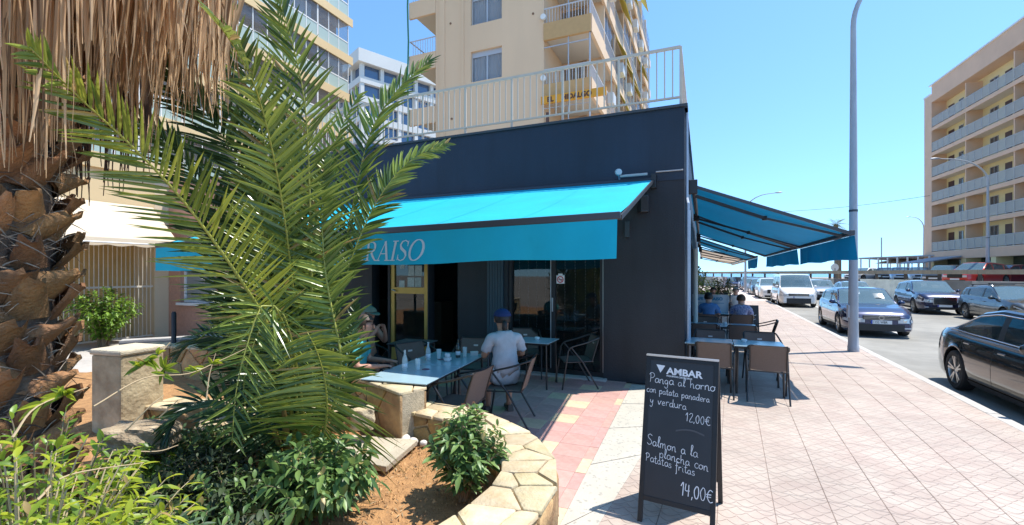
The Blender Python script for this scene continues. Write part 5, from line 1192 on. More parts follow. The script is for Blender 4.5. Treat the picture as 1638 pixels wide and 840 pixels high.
# ------------------------------------------------------------------ chalkboards
M_chalk = mat('blackboard', (.028, .030, .034), .5, var=.2, scale=3, stain=.15); M_cw = mat('chalk marker', (.80, .80, .80), .7)
HAND = {  # handwriting, unit x-height .5, cap 1
 'P': (.62, [[(.12, -.02), (.16, .5), (.14, 1.0)], [(.02, .82), (.2, 1.05), (.48, .95), (.52, .68), (.34, .48), (.15, .46)]]),
 'S': (.60, [[(.5, .9), (.3, 1.02), (.1, .86), (.18, .62), (.42, .42), (.44, .16), (.22, 0), (.02, .14)]]),
 'a': (.50, [[(.38, .42), (.22, .5), (.06, .34), (.06, .1), (.2, 0), (.36, .16), (.40, .46), (.40, .12), (.5, .02)]]),
 'n': (.52, [[(.04, .48), (.06, .0)], [(.06, .3), (.2, .5), (.34, .44), (.38, .0), (.48, .04)]]),
 'g': (.50, [[(.36, .42), (.2, .5), (.06, .32), (.12, .06), (.32, .1), (.38, .46), (.36, -.3), (.2, -.48), (.04, -.3)]]),
 'l': (.30, [[(.04, .1), (.2, .6), (.26, .96), (.14, 1.0), (.1, .5), (.14, .04), (.28, .06)]]),
 'h': (.54, [[(.06, 1.0), (.08, 0)], [(.08, .3), (.22, .5), (.36, .42), (.4, 0), (.5, .04)]]),
 'o': (.50, [[(.24, .5), (.06, .34), (.08, .08), (.26, 0), (.42, .16), (.40, .4), (.24, .5), (.36, .44), (.5, .46)]]),
 'r': (.42, [[(.06, .5), (.08, 0)], [(.08, .3), (.2, .48), (.38, .46)]]),
 'm': (.74, [[(.04, .48), (.06, 0)], [(.06, .3), (.18, .5), (.28, .42), (.3, 0)], [(.3, .3), (.44, .5), (.54, .42), (.58, 0), (.7, .04)]]),
 'c': (.44, [[(.38, .42), (.22, .5), (.06, .32), (.08, .08), (.24, 0), (.4, .1)]]),
 'p': (.52, [[(.06, .5), (.08, -.45)], [(.08, .3), (.24, .52), (.42, .38), (.38, .08), (.2, 0), (.08, .1)]]),
 't': (.40, [[(.16, .85), (.16, .1), (.28, 0), (.38, .08)], [(.0, .56), (.34, .60)]]),
 'd': (.52, [[(.38, .4), (.2, .5), (.06, .32), (.1, .04), (.3, .06), (.40, .3)], [(.42, 1.0), (.42, .08), (.5, .0)]]),
 'e': (.44, [[(.06, .24), (.34, .3), (.32, .48), (.14, .46), (.06, .22), (.16, 0), (.4, .1)]]),
 'y': (.50, [[(.06, .5), (.1, .2), (.26, .14), (.38, .5)], [(.38, .5), (.32, -.2), (.18, -.46), (.02, -.3)]]),
 'v': (.46, [[(.02, .5), (.18, 0), (.38, .5), (.46, .46)]]),
 'u': (.52, [[(.04, .48), (.08, .08), (.24, .0), (.38, .14), (.40, .48), (.42, .06), (.52, .02)]]),
 'f': (.36, [[(.34, .9), (.22, 1.02), (.14, .8), (.14, -.35), (.04, -.45)], [(.0, .5), (.3, .54)]]),
 'i': (.26, [[(.1, .48), (.12, .08), (.24, .02)], [(.1, .7), (.12, .74)]]),
 's': (.42, [[(.34, .46), (.14, .48), (.12, .3), (.32, .2), (.3, .02), (.04, .02)]]),
 '1': (.36, [[(.04, .7), (.24, 1.0), (.2, 0)]]), '2': (.5, [[(.06, .8), (.24, 1.0), (.4, .8), (.08, .04), (.46, .06)]]),
 '0': (.5, [[(.24, .95), (.06, .6), (.12, .1), (.3, .02), (.42, .4), (.38, .85), (.24, .95)]]),
 '4': (.52, [[(.1, 1.0), (.06, .45), (.44, .48)], [(.36, .95), (.32, 0)]]), ',': (.2, [[(.1, .08), (.04, -.16)]]),
 '€': (.62, [[(.56, .9), (.34, 1.0), (.14, .7), (.14, .3), (.34, .02), (.58, .1)], [(.0, .6), (.44, .64)], [(.0, .4), (.42, .44)]]), ' ': (.42, []) }
def write(mb, text, x, z, size, fn, slope=0, rnd=None, w=.062, xs=1.0):
    rnd = rnd or random.Random(1)
    for chh in text:
        adv, strokes = HAND[chh]; jz = rnd.uniform(-.03, .03); js = rnd.uniform(.92, 1.08)
        for st_ in strokes:
            P = Path([(p[0], p[1], 0) for p in st_], 4).p
            pts = [(p.x*js*xs, p.y*js+jz) for p in P]; ws = [w*(.8+.4*rnd.random())]*len(pts)
            ribbon(mb, pts, ws, lambda a, b, x=x: fn(x+a*size, z+b*size+slope*(x+a*size)))
        x += adv*size*xs*1.02
# big A-frame: top corners at (1.05,3.58) and (1.64,3.58); feet nearer the camera
bt = V((1.345, 3.60, 0)); bl = empty('chalkboard_sign', (1.24, 3.36, 0), -radians(30), 'black a-frame chalkboard menu with handwritten dishes standing on the pavement', 'sign')
Wb, Hb = .53, 1.19; leanb = .28
def bp_(x, z, off=0): 
    t = z/Hb; wsc = 1+.0*t; y = -.15+ (leanb+.02)*t; return V((x*wsc, y-off, z))
def plank(mb, x0, x1, z0, z1, th=.018, off=0):
    lo = [bp_(x0, z0, off), bp_(x1, z0, off), bp_(x1, z1, off), bp_(x0, z1, off)]; mb.hexa(lo, [p+V((0, th, 0)) for p in lo]); return mb
mb = MB(); plank(mb, -Wb/2+.032, Wb/2-.032, .17, Hb-.03); mb.build('blackboard_panel', M_chalk, bl)
fr_ = MB(); plank(fr_, -Wb/2, -Wb/2+.034, 0, Hb, .026, .004); plank(fr_, Wb/2-.034, Wb/2, 0, Hb, .026, .004); plank(fr_, -Wb/2+.034, Wb/2-.034, Hb-.032, Hb, .026, .004); plank(fr_, -Wb/2+.034, Wb/2-.034, .15, .185, .026, .003); 
fr_.build('frame', mat('black stained wood', (.010, .010, .011), .5, var=.2, scale=20), bl, bevel=.002)
MB().bar(bp_(-Wb/2, Hb+.006), bp_(Wb/2, Hb+.006), .03, .012).build('top_strip', M_alu, bl)
bk = MB()
for s in (-1, 1): bk.hexa([V((s*Wb/2-s*.034, .185, Hb-.02)), V((s*Wb/2, .185, Hb-.02)), V((s*Wb/2, .16, Hb-.02)), V((s*Wb/2-s*.034, .16, Hb-.02))], [V((s*Wb/2-s*.034, .46, 0)), V((s*Wb/2, .46, 0)), V((s*Wb/2, .435, 0)), V((s*Wb/2-s*.034, .435, 0))])
bk.hexa([V((-Wb/2+.03, .19, Hb-.04)), V((Wb/2-.03, .19, Hb-.04)), V((Wb/2-.03, .175, Hb-.04)), V((-Wb/2+.03, .175, Hb-.04))], [V((-Wb/2+.03, .42, .18)), V((Wb/2-.03, .42, .18)), V((Wb/2-.03, .405, .18)), V((-Wb/2+.03, .405, .18))])
bk.build('rear_panel', M_chalk, bl); ck = MB().tube([V((-Wb/2+.05, -.08, .25)), V((-Wb/2+.05, .39, .25))], .003, 5); ck.build('stay_cord', M_white, bl)
fb = lambda x, z: bp_(x, z, .0045)
tx = MB(); rr2 = random.Random(2)
write(tx, 'Panga al horno', -.235, .985, .062, fb, -.03, rr2, xs=1.12); write(tx, 'con patata panadera', -.25, .905, .050, fb, -.05, rr2, .07, xs=1.0)
write(tx, 'y verdura', -.22, .825, .058, fb, -.06, rr2, xs=1.1); write(tx, '12,00€', .045, .745, .062, fb, -.03, rr2, xs=1.05)
write(tx, 'Salmon a la', -.225, .52, .068, fb, -.08, rr2, xs=1.0); write(tx, 'plancha con', -.13, .452, .062, fb, -.09, rr2, xs=1.05); write(tx, 'Patatas fritas', -.23, .40, .056, fb, -.11, rr2, xs=1.02); write(tx, '14,00€', .03, .245, .086, fb, -.04, rr2, xs=.95)
tx.build('chalk_writing', M_cw, bl, kind='stuff')
sm = MB(); sm.grid([[fb(-.02+.2*i/8, .66+.02*sin(i*.4)+.012*j) for j in range(2)] for i in range(9)]); sm.build('chalk_smear', mat('chalk dust', (.09, .09, .095), .8), bl)
BM = T[bl.name]; tl_ = V((0, leanb+.02, Hb)).normalized()
def on_board(x, z): return BM @ basis(bp_(x, z, .0042), V((1, 0, -.035)), tl_)
textmesh('AMBAR', .070, on_board(-.105, 1.066), .0006, offset=.0022, name='brand_lettering', m=M_cw, parent=bl, xs=1.12)
textmesh('PEQUEÑOS CERVECEROS', .0165, on_board(-.105, 1.046), .0005, offset=.0004, name='small_lettering', m=M_cw, parent=bl)
MB().add([fb(-.185, 1.128), fb(-.118, 1.124), fb(-.152, 1.068)], [(0, 2, 1)]).build('triangle_mark', M_cw, bl)
# small far chalkboard and the lettered banner
b2 = empty('chalkboard_sign', V((6.25, 11.9, 0)), -.3, 'small black chalkboard on the pavement beside the street terrace banner', 'sign')
MB().hexa([V((-.24, -.15, .0)), V((.24, -.15, 0)), V((.24, -.13, 0)), V((-.24, -.13, 0))], [V((-.24, .0, 1.0)), V((.24, .0, 1)), V((.24, .02, 1)), V((-.24, .02, 1))]).build('blackboard_panel', M_chalk, b2)
MB().hexa([V((-.24, .2, .0)), V((.24, .2, 0)), V((.24, .22, 0)), V((-.24, .22, 0))], [V((-.24, .03, 1.0)), V((.24, .03, 1)), V((.24, .05, 1)), V((-.24, .05, 1))]).build('rear_panel', M_chalk, b2)
tx = MB(); f2 = lambda x, z: V((x, -.155+.15*z, z))
for i, (a, b) in enumerate(((-.1, .1), (-.16, .18), (-.1, .16), (-.12, .05))): tx.grid([[f2(a+(b-a)*k/12+.004*sin(k*5), .85-.11*i+.012*sin(k*2.1+i)+.012*j) for j in range(2)] for k in range(13)])
write(tx, '12,00', -.05, .42, .09, f2); tx.build('chalk_writing', M_cw, b2, kind='stuff')
bn = empty('terrace_banner', V((5.5, 12.9, 0)), -radians(20), 'white banner with blue restaurant lettering closing off the street terrace', 'banner')
mb = MB()
for x in (-.68, .68): mb.tube([(x, 0, 0), (x, 0, 1.28)], .018, 8)
mb.tube([(-.72, 0, 1.28), (.72, 0, 1.28)], .014, 8); mb.tube([(-.68, 0, .2), (.68, 0, .2)], .012, 8); mb.build('frame', M_black, bn)
rows = [[V((-.64+1.28*i/24, .012*sin(i*.9), .62+.62*j/4)) for j in range(5)] for i in range(25)]
MB().grid(rows).build('banner_cloth', mat('white banner vinyl', (.62, .60, .62), .5), bn)
M_blt = mat('blue banner print', (.02, .25, .42), .5)
textmesh('BAR CAFE PARAISO', .118, T[bn.name] @ basis((-.54, -.02, 1.08), (1, 0, 0), (0, 0, 1)), .001, offset=.004, name='lettering', m=M_blt, parent=bn)
MB().box((0, -.018, 1.0), (1.05, .002, .012)).build('printed_line', M_blt, bn)
# ------------------------------------------------------------------ vehicles
def paint(name, c, metal=.35, rough=.28): return mat(name, c, rough, metal=metal, coat=1.0, spec=.6)
M_cg = glassmat('car window glass', (.035, .055, .06), .02, .72); M_ws = glassmat('windscreen glass', (.10, .17, .20), .02, .75)
M_trim = mat('black plastic trim', (.015, .015, .016), .45); M_chr = mat('chrome', (.62, .63, .65), .12, metal=1); M_rim = mat('alloy rim', (.50, .49, .47), .28, metal=.8)
M_hl = mat('headlight lens', (.55, .58, .60), .08, spec=.9, coat=1); M_tl = mat('tail light lens', (.30, .01, .01), .12, coat=1); M_pl = mat('number plate white', (.70, .72, .72), .4); M_eu = mat('plate blue', (.01, .05, .35), .4); M_txt = mat('plate black', (.01, .01, .01), .5)
M_seat = mat('car seat cloth', (.06, .06, .065), .85)
def lerpf(tab, x):
    if x <= tab[0][0]: return tab[0][1]
    for a, b in zip(tab, tab[1:]):
        if x <= b[0]: t = (x-a[0])/(b[0]-a[0]); t = t*t*(3-2*t)*.35+t*.65; return a[1]+(b[1]-a[1])*t
    return tab[-1][1]
def make_car(label, loc, rz, S, name='parked_car', cat='car', group=None, detail=2):
    L, W, wr = S['L'], S['W'], S.get('wr', .32); hw = W/2; t = empty(name, loc, rz, label, cat, group)
    xr, xf = -L/2+S['ro'], L/2-S['fo']; sh = S['sh']; roof = S['roof']; pm = S['paint']; gc = S.get('gc', .17); ar = wr+.055
    def w_(x):
        a = max(0, (abs(x)-(L/2-.75))/.75); return hw*(1-.20*a**2.6)
    def zb(x):
        z = gc+.05*max(0, (abs(x)-(L/2-.5))/.5)**2
        for c in (xr, xf):
            d = abs(x-c)
            if d < ar: z = max(z, wr+sqrt(ar*ar-d*d)*.97)
        return z
    def zs(x):
        a = max(0, (abs(x)-(L/2-.16))/.16); return lerpf(sh, x)-.07*a**2
    R = [0, .10, .30, .52, .66, .80, .92, 1.0]; Fy = [.925, .975, .998, 1.0, .985, .965, .935, .875]
    def body_pt(x, k, sgn=1):            # k row index (float)
        z1 = zs(x); k0 = int(min(len(R)-2, max(0, k))); f = k-k0; r = R[k0]+(R[k0+1]-R[k0])*f; fy = Fy[k0]+(Fy[k0+1]-Fy[k0])*f
        z = max(gc+(z1-gc)*r, min(zb(x)+.012*k0, z1-.02)); return V((x, sgn*w_(x)*fy, z))
    def side_at(x, z, sgn=1, off=.004):
        z1 = zs(x); r = (z-gc)/(z1-gc)
        for i in range(len(R)-1):
            if R[i] <= r <= R[i+1] or i == len(R)-2: f = (r-R[i])/(R[i+1]-R[i]); fy = Fy[i]+(Fy[i+1]-Fy[i])*f; break
        return V((x, sgn*(w_(x)*fy+off), z))
    xs = sorted(set([round(-L/2+i*L/34, 4) for i in range(35)]+[round(c+ar*cos(a), 4) for c in (xr, xf) for a in [pi*i/12 for i in range(13)]]+[round(s*(L/2-d), 4) for s in (-1, 1) for d in (.02, .06, .1)]))
    prof = []
    for x in xs:
        row = [V((x, 0, zb(x)))]+[body_pt(x, k) for k in range(len(R))]; z1 = zs(x); w = w_(x)
        row += [V((x, w*.7, z1+.018)), V((x, w*.35, z1+.03)), V((x, 0, z1+.034))]
        row += [V((p.x, -p.y, p.z)) for p in row[-2:0:-1]]; prof.append(row)
    n = len(prof[0]); mb = MB().grid(prof, close=True)
    for r, o_, flip_ in ((prof[0], -.03, 1), (prof[-1], .03, 0)):
        c = sum((p for p in r), V())/n; cap = [c+(p-c)*.93+V((o_, 0, 0)) for p in r]
        mb.grid([r, cap] if not flip_ else [cap, r], close=True); mb.add(cap, [tuple(range(n)) if not flip_ else tuple(range(n))[::-1]])
    body = mb.build('body', pm, t, smooth=38)
    # greenhouse
    x0, x3 = roof[0][0], roof[-1][0]; x1, x2 = S['roofx']; ti = S.get('tumble', .27)
    gx = sorted(set([round(x0+(x3-x0)*i/30, 4) for i in range(31)]+[round(v, 4) for p in S['pillars'] for v in p]+[x1, x2]))
    def gh(x):
        zt = lerpf(roof, x); z0 = zs(x)-.01; h = max(.004, zt-z0); wb = w_(x)*.885; we = wb-h*ti; out = []
        for f in (0, .09, .5, .86, 1.0): out.append(V((x, wb+(we-wb)*f+.012*sin(pi*f), z0+(h-.035*min(1, h*4))*f)))
        out += [V((x, we-.035, z0+h-.010)), V((x, we*.7, z0+h+.008)), V((x, we*.35, z0+h+.017)), V((x, 0, z0+h+.02))]; return out
    G = [gh(x) for x in gx]; packs = {}
    def addq(key, q): packs.setdefault(key, MB()).add(q, [(0, 1, 2, 3)])
    for i in range(len(gx)-1):
        xm = (gx[i]+gx[i+1])/2; zt = lerpf(roof, xm)-zs(xm)
        inp = any(a <= xm <= b for a, b in S['pillars'])
        for k in range(8):
            for sgn in (1, -1):
                q = [V((p.x, p.y*sgn, p.z)) for p in (G[i][k], G[i+1][k], G[i+1][k+1], G[i][k+1])]
                if sgn < 0: q = q[::-1]
                if k in (1, 2) and not inp and zt > S.get('minh', .17) and S['glass'][0] < xm < S['glass'][1]:
                    pane = sum(1 for a, b in S['pillars'] if xm > b); addq(('side_window', pane, sgn), q)
                elif k in (1, 2) and inp and detail > 1: addq(('trim', [j_ for j_, (a, b) in enumerate(S['pillars']) if a <= xm <= b][0], sgn), q)
                elif k >= 5 and xm > x2 and k >= 5: addq(('windscreen', 0, 0), q)
                elif k >= 5 and xm < x1 and S.get('rearglass', True): addq(('rear_window', 0, 0), q)
                else: addq(('cabin', 0, 0), q)
    for (nm, a, b), m_ in packs.items():
        if nm == 'cabin': m_.build('cabin', pm, t, smooth=40)
        elif nm == 'trim': m_.build('pillar_trim', M_trim, t, smooth=40)
        else: m_.build(nm, M_cg if nm != 'windscreen' else M_ws, t, smooth=60)
    # wheels
    def spokes(mb):
        ns = S.get('spokes', 5)
        for k in range(ns):
            a = 2*pi*k/ns
            for da in ((-.16, .16) if ns < 7 else (0,)):
                a_, b_ = a+da*.5, a+da; mb.bar(V((cos(a_)*.05, .0, sin(a_)*.05)), V((cos(b_)*wr*.70, -.012, sin(b_)*wr*.70)), .028 if ns < 7 else .032, .03, up=V((0, 1, 0)))
    tyre = None
    for x in (xr, xf):
        for s in (1, -1):
            y = s*(hw-.105)
            if tyre is None:
                tyre = MB().lathe((0, 0, 0), [(wr*.70, -.10), (wr*.90, -.105), (wr*.985, -.085), (wr, -.04), (wr, .04), (wr*.985, .085), (wr*.90, .105), (wr*.70, .10)], 28, axis='Y', cap=False).build('wheel', M_rubber, t, smooth=40); wo = tyre
                rm = MB().lathe((0, 0, 0), [(wr*.70, .07), (wr*.72, -.09), (wr*.68, -.095), (wr*.655, -.06), (wr*.64, .0)], 28, axis='Y', cap=False); rm.lathe((0, -.05, 0), [(.03, -.03), (.06, -.02), (.06, .02)], 14, axis='Y')
                spokes_mb = MB(); spokes(spokes_mb)
                for p in spokes_mb.v: p.y -= .07
                rm.add(spokes_mb.v, spokes_mb.f); rim = rm.build('rim', M_rim, tyre, smooth=40)
                MB().lathe((0, -.02, 0), [(.14, -.01), (.14, .01)], 18, axis='Y').build('brake_disc', mat('brake disc', (.2, .2, .2), .4, metal=.7), tyre)
                MB().lathe((0, 0, 0), [(wr*.66, .0), (wr*.66, .02)], 20, axis='Y').build('wheel_well', M_trim, tyre)
            else:
                wo = tyre.copy(); col.objects.link(wo); wo.parent = t
                for c_ in list(tyre.children): cc = c_.copy(); col.objects.link(cc); cc.parent = wo
            wo.location = (x, y, wr); wo.rotation_euler = (0, .3*x, 0 if s < 0 else pi)
    # front and rear details
    xn = L/2+.03; wn_ = w_(L/2)*.93; zn = zs(L/2); lift = gc+.02
    def fbox(y0, y1, z0, z1, m, nm, par=None, dx=.012, x=None): return MB().box(((x or xn), (y0+y1)/2, (z0+z1)/2), (dx*2, abs(y1-y0), z1-z0)).build(nm, m, par or t, bevel=.006)
    g0, g1 = S.get('grille', (.50, .66)); gw = S.get('gw', .42)
    gr_ = fbox(-gw, gw, g0, g1, S.get('grille_m', M_trim), 'grille')
    if detail > 1:
        for k in range(S.get('bars', 4)): MB().box((xn+.014, 0, g0+(g1-g0)*(k+.5)/S.get('bars', 4)), (.01, gw*1.9, .008)).build('grille_bar', M_chr, gr_)
        if S.get('gframe'):
            fm = MB(); 
            for z in (g0-.01, g1+.01): fm.box((xn+.012, 0, z), (.02, gw*2+.03, .022))
            for y in (-gw-.01, gw+.01): fm.box((xn+.012, y, (g0+g1)/2), (.02, .022, g1-g0))
            fm.build('grille_frame', M_chr, gr_)
    fbox(-hw*.62, hw*.62, lift+.02, g0-.13 if g0-.13 > lift+.08 else lift+.10, M_trim, 'air_intake')
    if detail > 1:
        for s in (1, -1):
            mb = MB(); za, zc_ = zn-.17, zn-.03      # headlight: wraps from the nose round the corner
            A = [(xn+.008, wn_*.60), (xn+.006, wn_*.985)]+[(x_, None) for x_ in (L/2-.04, L/2-.14, L/2-.26, L/2-.38)]
            rows = []
            for i, (x_, y_) in enumerate(A):
                f = i/5; z0_ = za+.035*f; z1_ = zc_+.0*f+(zs(min(x_, L/2-.02))-zn)*.75*(1 if y_ is None else 0); z1_ = max(z1_, z0_+.04)
                if y_ is None: rows.append([side_at(x_, z0_, s, .008), side_at(x_, z1_, s, .004)])
                else: rows.append([V((x_, s*y_, z0_)), V((x_, s*y_, zc_-.0))])
            mb.grid(rows if s > 0 else [r[::-1] for r in rows]); hlg = mb.build('headlight', M_hl, t, smooth=60)
            MB().lathe((xn-.0, s*wn_*.84, (za+zc_)/2), [(.005, .012), (.045, .010), (.05, 0)], 16, axis='X').build('lamp_bulb', M_chr, hlg)
            MB().box((xn, s*hw*.70, lift+.12), (.02, .16, .035)).build('fog_light', M_hl, t, bevel=.004)
            rows = [[side_at(x_, zs(x_)-.22, s, .006), side_at(x_, zs(x_)-.06, s, .006)] for x_ in (-L/2+.30, -L/2+.18, -L/2+.08, -L/2+.02)]; rows.append([V((-xn-.006, s*wn_*.98, zs(-L/2)-.22)), V((-xn-.006, s*wn_*.98, zs(-L/2)-.05))]); rows.append([V((-xn-.006, s*wn_*.6, zs(-L/2)-.20)), V((-xn-.006, s*wn_*.6, zs(-L/2)-.06))])
            MB().grid(rows if s < 0 else [r[::-1] for r in rows]).build('tail_light', M_tl, t, smooth=60)
            # door seams, handles, sill, mirror
            sm_ = MB()
            for xd in S['seams']:
                z_ = [gc+.10+(zs(xd)-.015-gc-.10)*i/8 for i in range(9)]; sm_.grid([[side_at(xd-.004, z, s, .0025), side_at(xd+.004, z, s, .0025)] for z in z_])
            xx = [xr+ar+.03+(xf-xr-2*ar-.06)*i/10 for i in range(11)]; sm_.grid([[side_at(x_, gc+.10, s, .0025), side_at(x_, gc+.108, s, .0025)] for x_ in xx]); sm_.build('door_seam', M_trim, t)
            MB().grid([[side_at(x_, gc+.0, s, .012), side_at(x_, gc+.085, s, .014)] for x_ in xx]).build('sill', M_trim if S.get('darksill', True) else pm, t)
            cr = MB(); cr.grid([[side_at(x_, zs(x_)*.70+.02, s, .006), side_at(x_, zs(x_)*.70+.04, s, .001)] for x_ in [xr+ar*.2+(xf-xr)*i/12 for i in range(12)]]); cr.build('crease_line', pm, t, smooth=180)
            for xh in S['handles']:
                p0, p1 = side_at(xh-.09, zs(xh)-.13, s, .030), side_at(xh+.09, zs(xh)-.13, s, .030); MB().bar(p0, p1, .022, .026).build('door_handle', S.get('handle_m', pm), t, bevel=.008)
            xm_ = S['mirror']; mz = zs(xm_)+.055; ym = w_(xm_)*.885
            mm = MB().lathe((0, 0, 0), [(.002, -.09), (.055, -.075), (.075, -.02), (.07, .04), (.04, .085), (.002, .095)], 14); 
            for p in mm.v: p.x *= .75; p.z, p.y = p.y*.95, p.z*s
            for p in mm.v: p += V((xm_, s*(ym+.13), mz))
            mo = mm.build('mirror', S.get('mirror_m', pm), t, smooth=60); MB().bar((xm_, s*ym*.97, mz-.05), (xm_, s*(ym+.10), mz-.02), .03, .05).build('mirror_arm', M_trim, mo)
            if S.get('chrome'):
                # bright strip round the side windows
                st_ = MB(); pts = [V((x_, s*(w_(x_)*.885+.014), zs(x_)+.018)) for x_ in [S['glass'][0]+.02+(S['glass'][1]-S['glass'][0])*i/16 for i in range(17)]]; st_.tube(pts, .009, 5)
                top = []
                for i in range(25):
                    x_ = S['glass'][0]+.02+(S['glass'][1]-S['glass'][0]-.04)*i/24; g_ = gh(x_); p = g_[3].lerp(g_[4], .2); top.append(V((x_, s*(p.y+.008), p.z+.006)))
                st_.tube([pts[0]]+top+[pts[-1]], .008, 5); st_.build('window_trim', M_chr, t, smooth=60)
            for k in (0, 1):
                if S.get('seats', True):
                    xs_ = S['seatx'][k]; b_ = MB(); b_.box((xs_-.08, s*.36, S['seatz']), (.14, .46, .55)); b_.box((xs_-.10, s*.36, S['seatz']+.38), (.10, .24, .18)); b_.build('seat', M_seat, t, bevel=.03)
        MB().lathe((S['seatx'][1]+.52, -.36 if False else .36, S['seatz']+.12), [(.17, -.012), (.185, 0), (.17, .012), (.155, 0)], 20, axis='X').build('steering_wheel', M_trim, t)
        for sgn, xx_ in ((1, xn), (-1, -xn)):
            py = S.get('plate_z', g0-.07); pt = MB().box((xx_+sgn*.014, 0, py), (.01, .52, .11)).build('number_plate', M_pl, t); MB().box((xx_+sgn*.0195, -sgn*.238, py), (.003, .042, .108)).build('plate_band', M_eu, pt)
            if S.get('plate'):
                Mx = basis((xx_+sgn*.0205, .205 if sgn < 0 else -.205, py-.036), (0, 1 if sgn > 0 else -1, 0), (0, 0, 1)); textmesh(S['plate'], .098, T[t.name] @ Mx, .0005, offset=.0012, name='plate_number', m=M_txt, parent=pt, xs=.80)
        MB().tube([(xn-.02, 0, g0-.04), (xn+.01, 0, g0-.04)], .001, 4)
        if S.get('emblem'):
            em = MB(); 
            for i in range(20):
                a, b = 2*pi*i/20, 2*pi*(i+1)/20; ez = (g0+g1)/2; em.bar((xn+.022, .062*cos(a), ez+.062*sin(a)), (xn+.022, .062*cos(b), ez+.062*sin(b)), .014, .012)
            em.build('badge_ring', M_chr, gr_)
        if S.get('rack'):
            for s in (1, -1):
                g_ = [gh(x_) for x_ in (x1+.15, x2-.1)]; MB().tube([V((x1+.15, s*(g_[0][5].y-.02), g_[0][5].z+.0)), V((x1+.2, s*(g_[0][5].y-.02), g_[0][5].z+.045)), V((x2-.15, s*(g_[1][5].y-.02), g_[1][5].z+.045)), V((x2-.1, s*(g_[1][5].y-.02), g_[1][5].z))], .014, 6).build('roof_rail', M_alu, t)
            for x_ in (x1+.45, x2-.35):
                g_ = gh(x_); MB().bar(V((x_, -g_[5].y-.02, g_[8].z+.075)), V((x_, g_[5].y+.02, g_[8].z+.075)), .05, .025).build('roof_bar', M_trim, t)
                for s in (1, -1): MB().box((x_, s*(g_[5].y-.02), g_[8].z+.035), (.06, .04, .09)).build('rack_foot', M_trim, t)
        for s in (1, -1):
            x_ = x3-.12; MB().tube([V((x_, s*.10+.05, zs(x_)+.05)), V((x_-.10, s*.30+.2*s, zs(x_)+.10))], .006, 4).build('wiper', M_trim, t)
    else:
        for s in (1, -1): fbox(s*wn_*.62, s*wn_*.96, zn-.19, zn-.05, M_hl, 'headlight')
        fbox(-.26, .26, g0-.14, g0-.03, M_pl, 'number_plate', dx=.018)
    return t
def sedan(p, L=4.52, W=1.82, **k):
    d = dict(L=L, W=W, ro=1.0, fo=.80, sh=[(-L/2, .93), (-L/2+.5, 1.0), (-.9, .965), (.7, .93), (L/2-1.15, .93), (L/2-.4, .83), (L/2, .70)], roof=[(-L/2+.62, .99), (-L/2+1.45, 1.36), (-.35, 1.425), (.25, 1.41), (L/2-1.30, .92)], roofx=(-L/2+1.42, .28), pillars=[(-1.38, -1.25), (-.22, -.08)], glass=(-1.62, .98), seams=[-1.08, -.15, .98], handles=[-.85, .12], mirror=.80, seatx=(-.75, .15), seatz=.85, paint=p, wr=.33, grille=(.52, .68)); d.update(k); return d
def hatch(p, L=4.37, W=1.82, **k):
    d = dict(L=L, W=W, ro=.84, fo=.90, sh=[(-L/2, .95), (-L/2+.4, 1.03), (-.9, .99), (.5, .95), (L/2-1.15, .95), (L/2-.45, .86), (L/2, .70)], roof=[(-L/2+.14, .98), (-L/2+.62, 1.36), (-.4, 1.465), (.15, 1.445), (L/2-1.28, .94)], roofx=(-L/2+.56, .20), pillars=[(-1.42, -1.28), (-.26, -.12)], glass=(-1.75, .90), seams=[-1.15, -.19, .92], handles=[-.9, .08], mirror=.74, seatx=(-.8, .1), seatz=.86, paint=p, wr=.325, grille=(.54, .66)); d.update(k); return d
def suv(p, L=4.48, W=1.86, **k):
    d = dict(L=L, W=W, gc=.22, ro=.88, fo=.88, sh=[(-L/2, 1.02), (-L/2+.4, 1.12), (-.9, 1.08), (.5, 1.04), (L/2-1.1, 1.05), (L/2-.4, .99), (L/2, .82)], roof=[(-L/2+.14, 1.08), (-L/2+.62, 1.48), (-.4, 1.59), (.15, 1.575), (L/2-1.22, 1.03)], roofx=(-L/2+.56, .22), pillars=[(-1.42, -1.28), (-.26, -.12)], glass=(-1.8, .95), seams=[-1.15, -.19, .95], handles=[-.9, .08], mirror=.78, seatx=(-.8, .1), seatz=.98, paint=p, wr=.36, grille=(.52, .80)); d.update(k); return d
def van(p, L=4.95, W=1.92, **k):
    d = dict(L=L, W=W, gc=.2, ro=1.0, fo=.9, sh=[(-L/2, 1.05), (.6, 1.06), (L/2-.95, 1.14), (L/2-.4, 1.06), (L/2, .86)], roof=[(-L/2+.03, 1.08), (-L/2+.16, 1.80), (-1.0, 1.90), (.75, 1.90), (1.05, 1.84), (L/2-.72, 1.10)], roofx=(-L/2+.14, 1.0), pillars=[(-1.05, -.9), (.28, .42)], glass=(-2.2, 1.62), seams=[-.95, .35, 1.45], handles=[.1, .55], mirror=1.42, seatx=(-.6, .75), seatz=1.05, paint=p, wr=.34, grille=(.66, .80), gw=.5, tumble=.13, minh=.25); d.update(k); return d
P_blk = paint('black car paint', (.010, .009, .008), .2, .2); P_blu = paint('dark blue car paint', (.008, .018, .075), .35, .25); P_nav = paint('navy car paint', (.010, .016, .060), .4, .25); P_gry = paint('graphite car paint', (.035, .038, .037), .5, .3)
P_wht = paint('white car paint', (.72, .72, .71), 0, .35); P_sil = paint('silver car paint', (.42, .44, .46), .6, .3); P_lbl = paint('pale blue car paint', (.32, .42, .52), .5, .3); P_red = paint('red car paint', (.55, .02, .015), .1, .3); P_dred = paint('dark red car paint', (.20, .01, .02), .2, .3)
HZ = rzf(-ROAD.u); RZd = V((0, 0, -.12))
g4 = 'cars along the kerb'
make_car('shiny black saloon car parked at the kerb, nearest car, cut by the right edge', ROAD.P(4.66, 8.80)+RZd, HZ, sedan(P_blk, chrome=True, bars=8), group=g4)
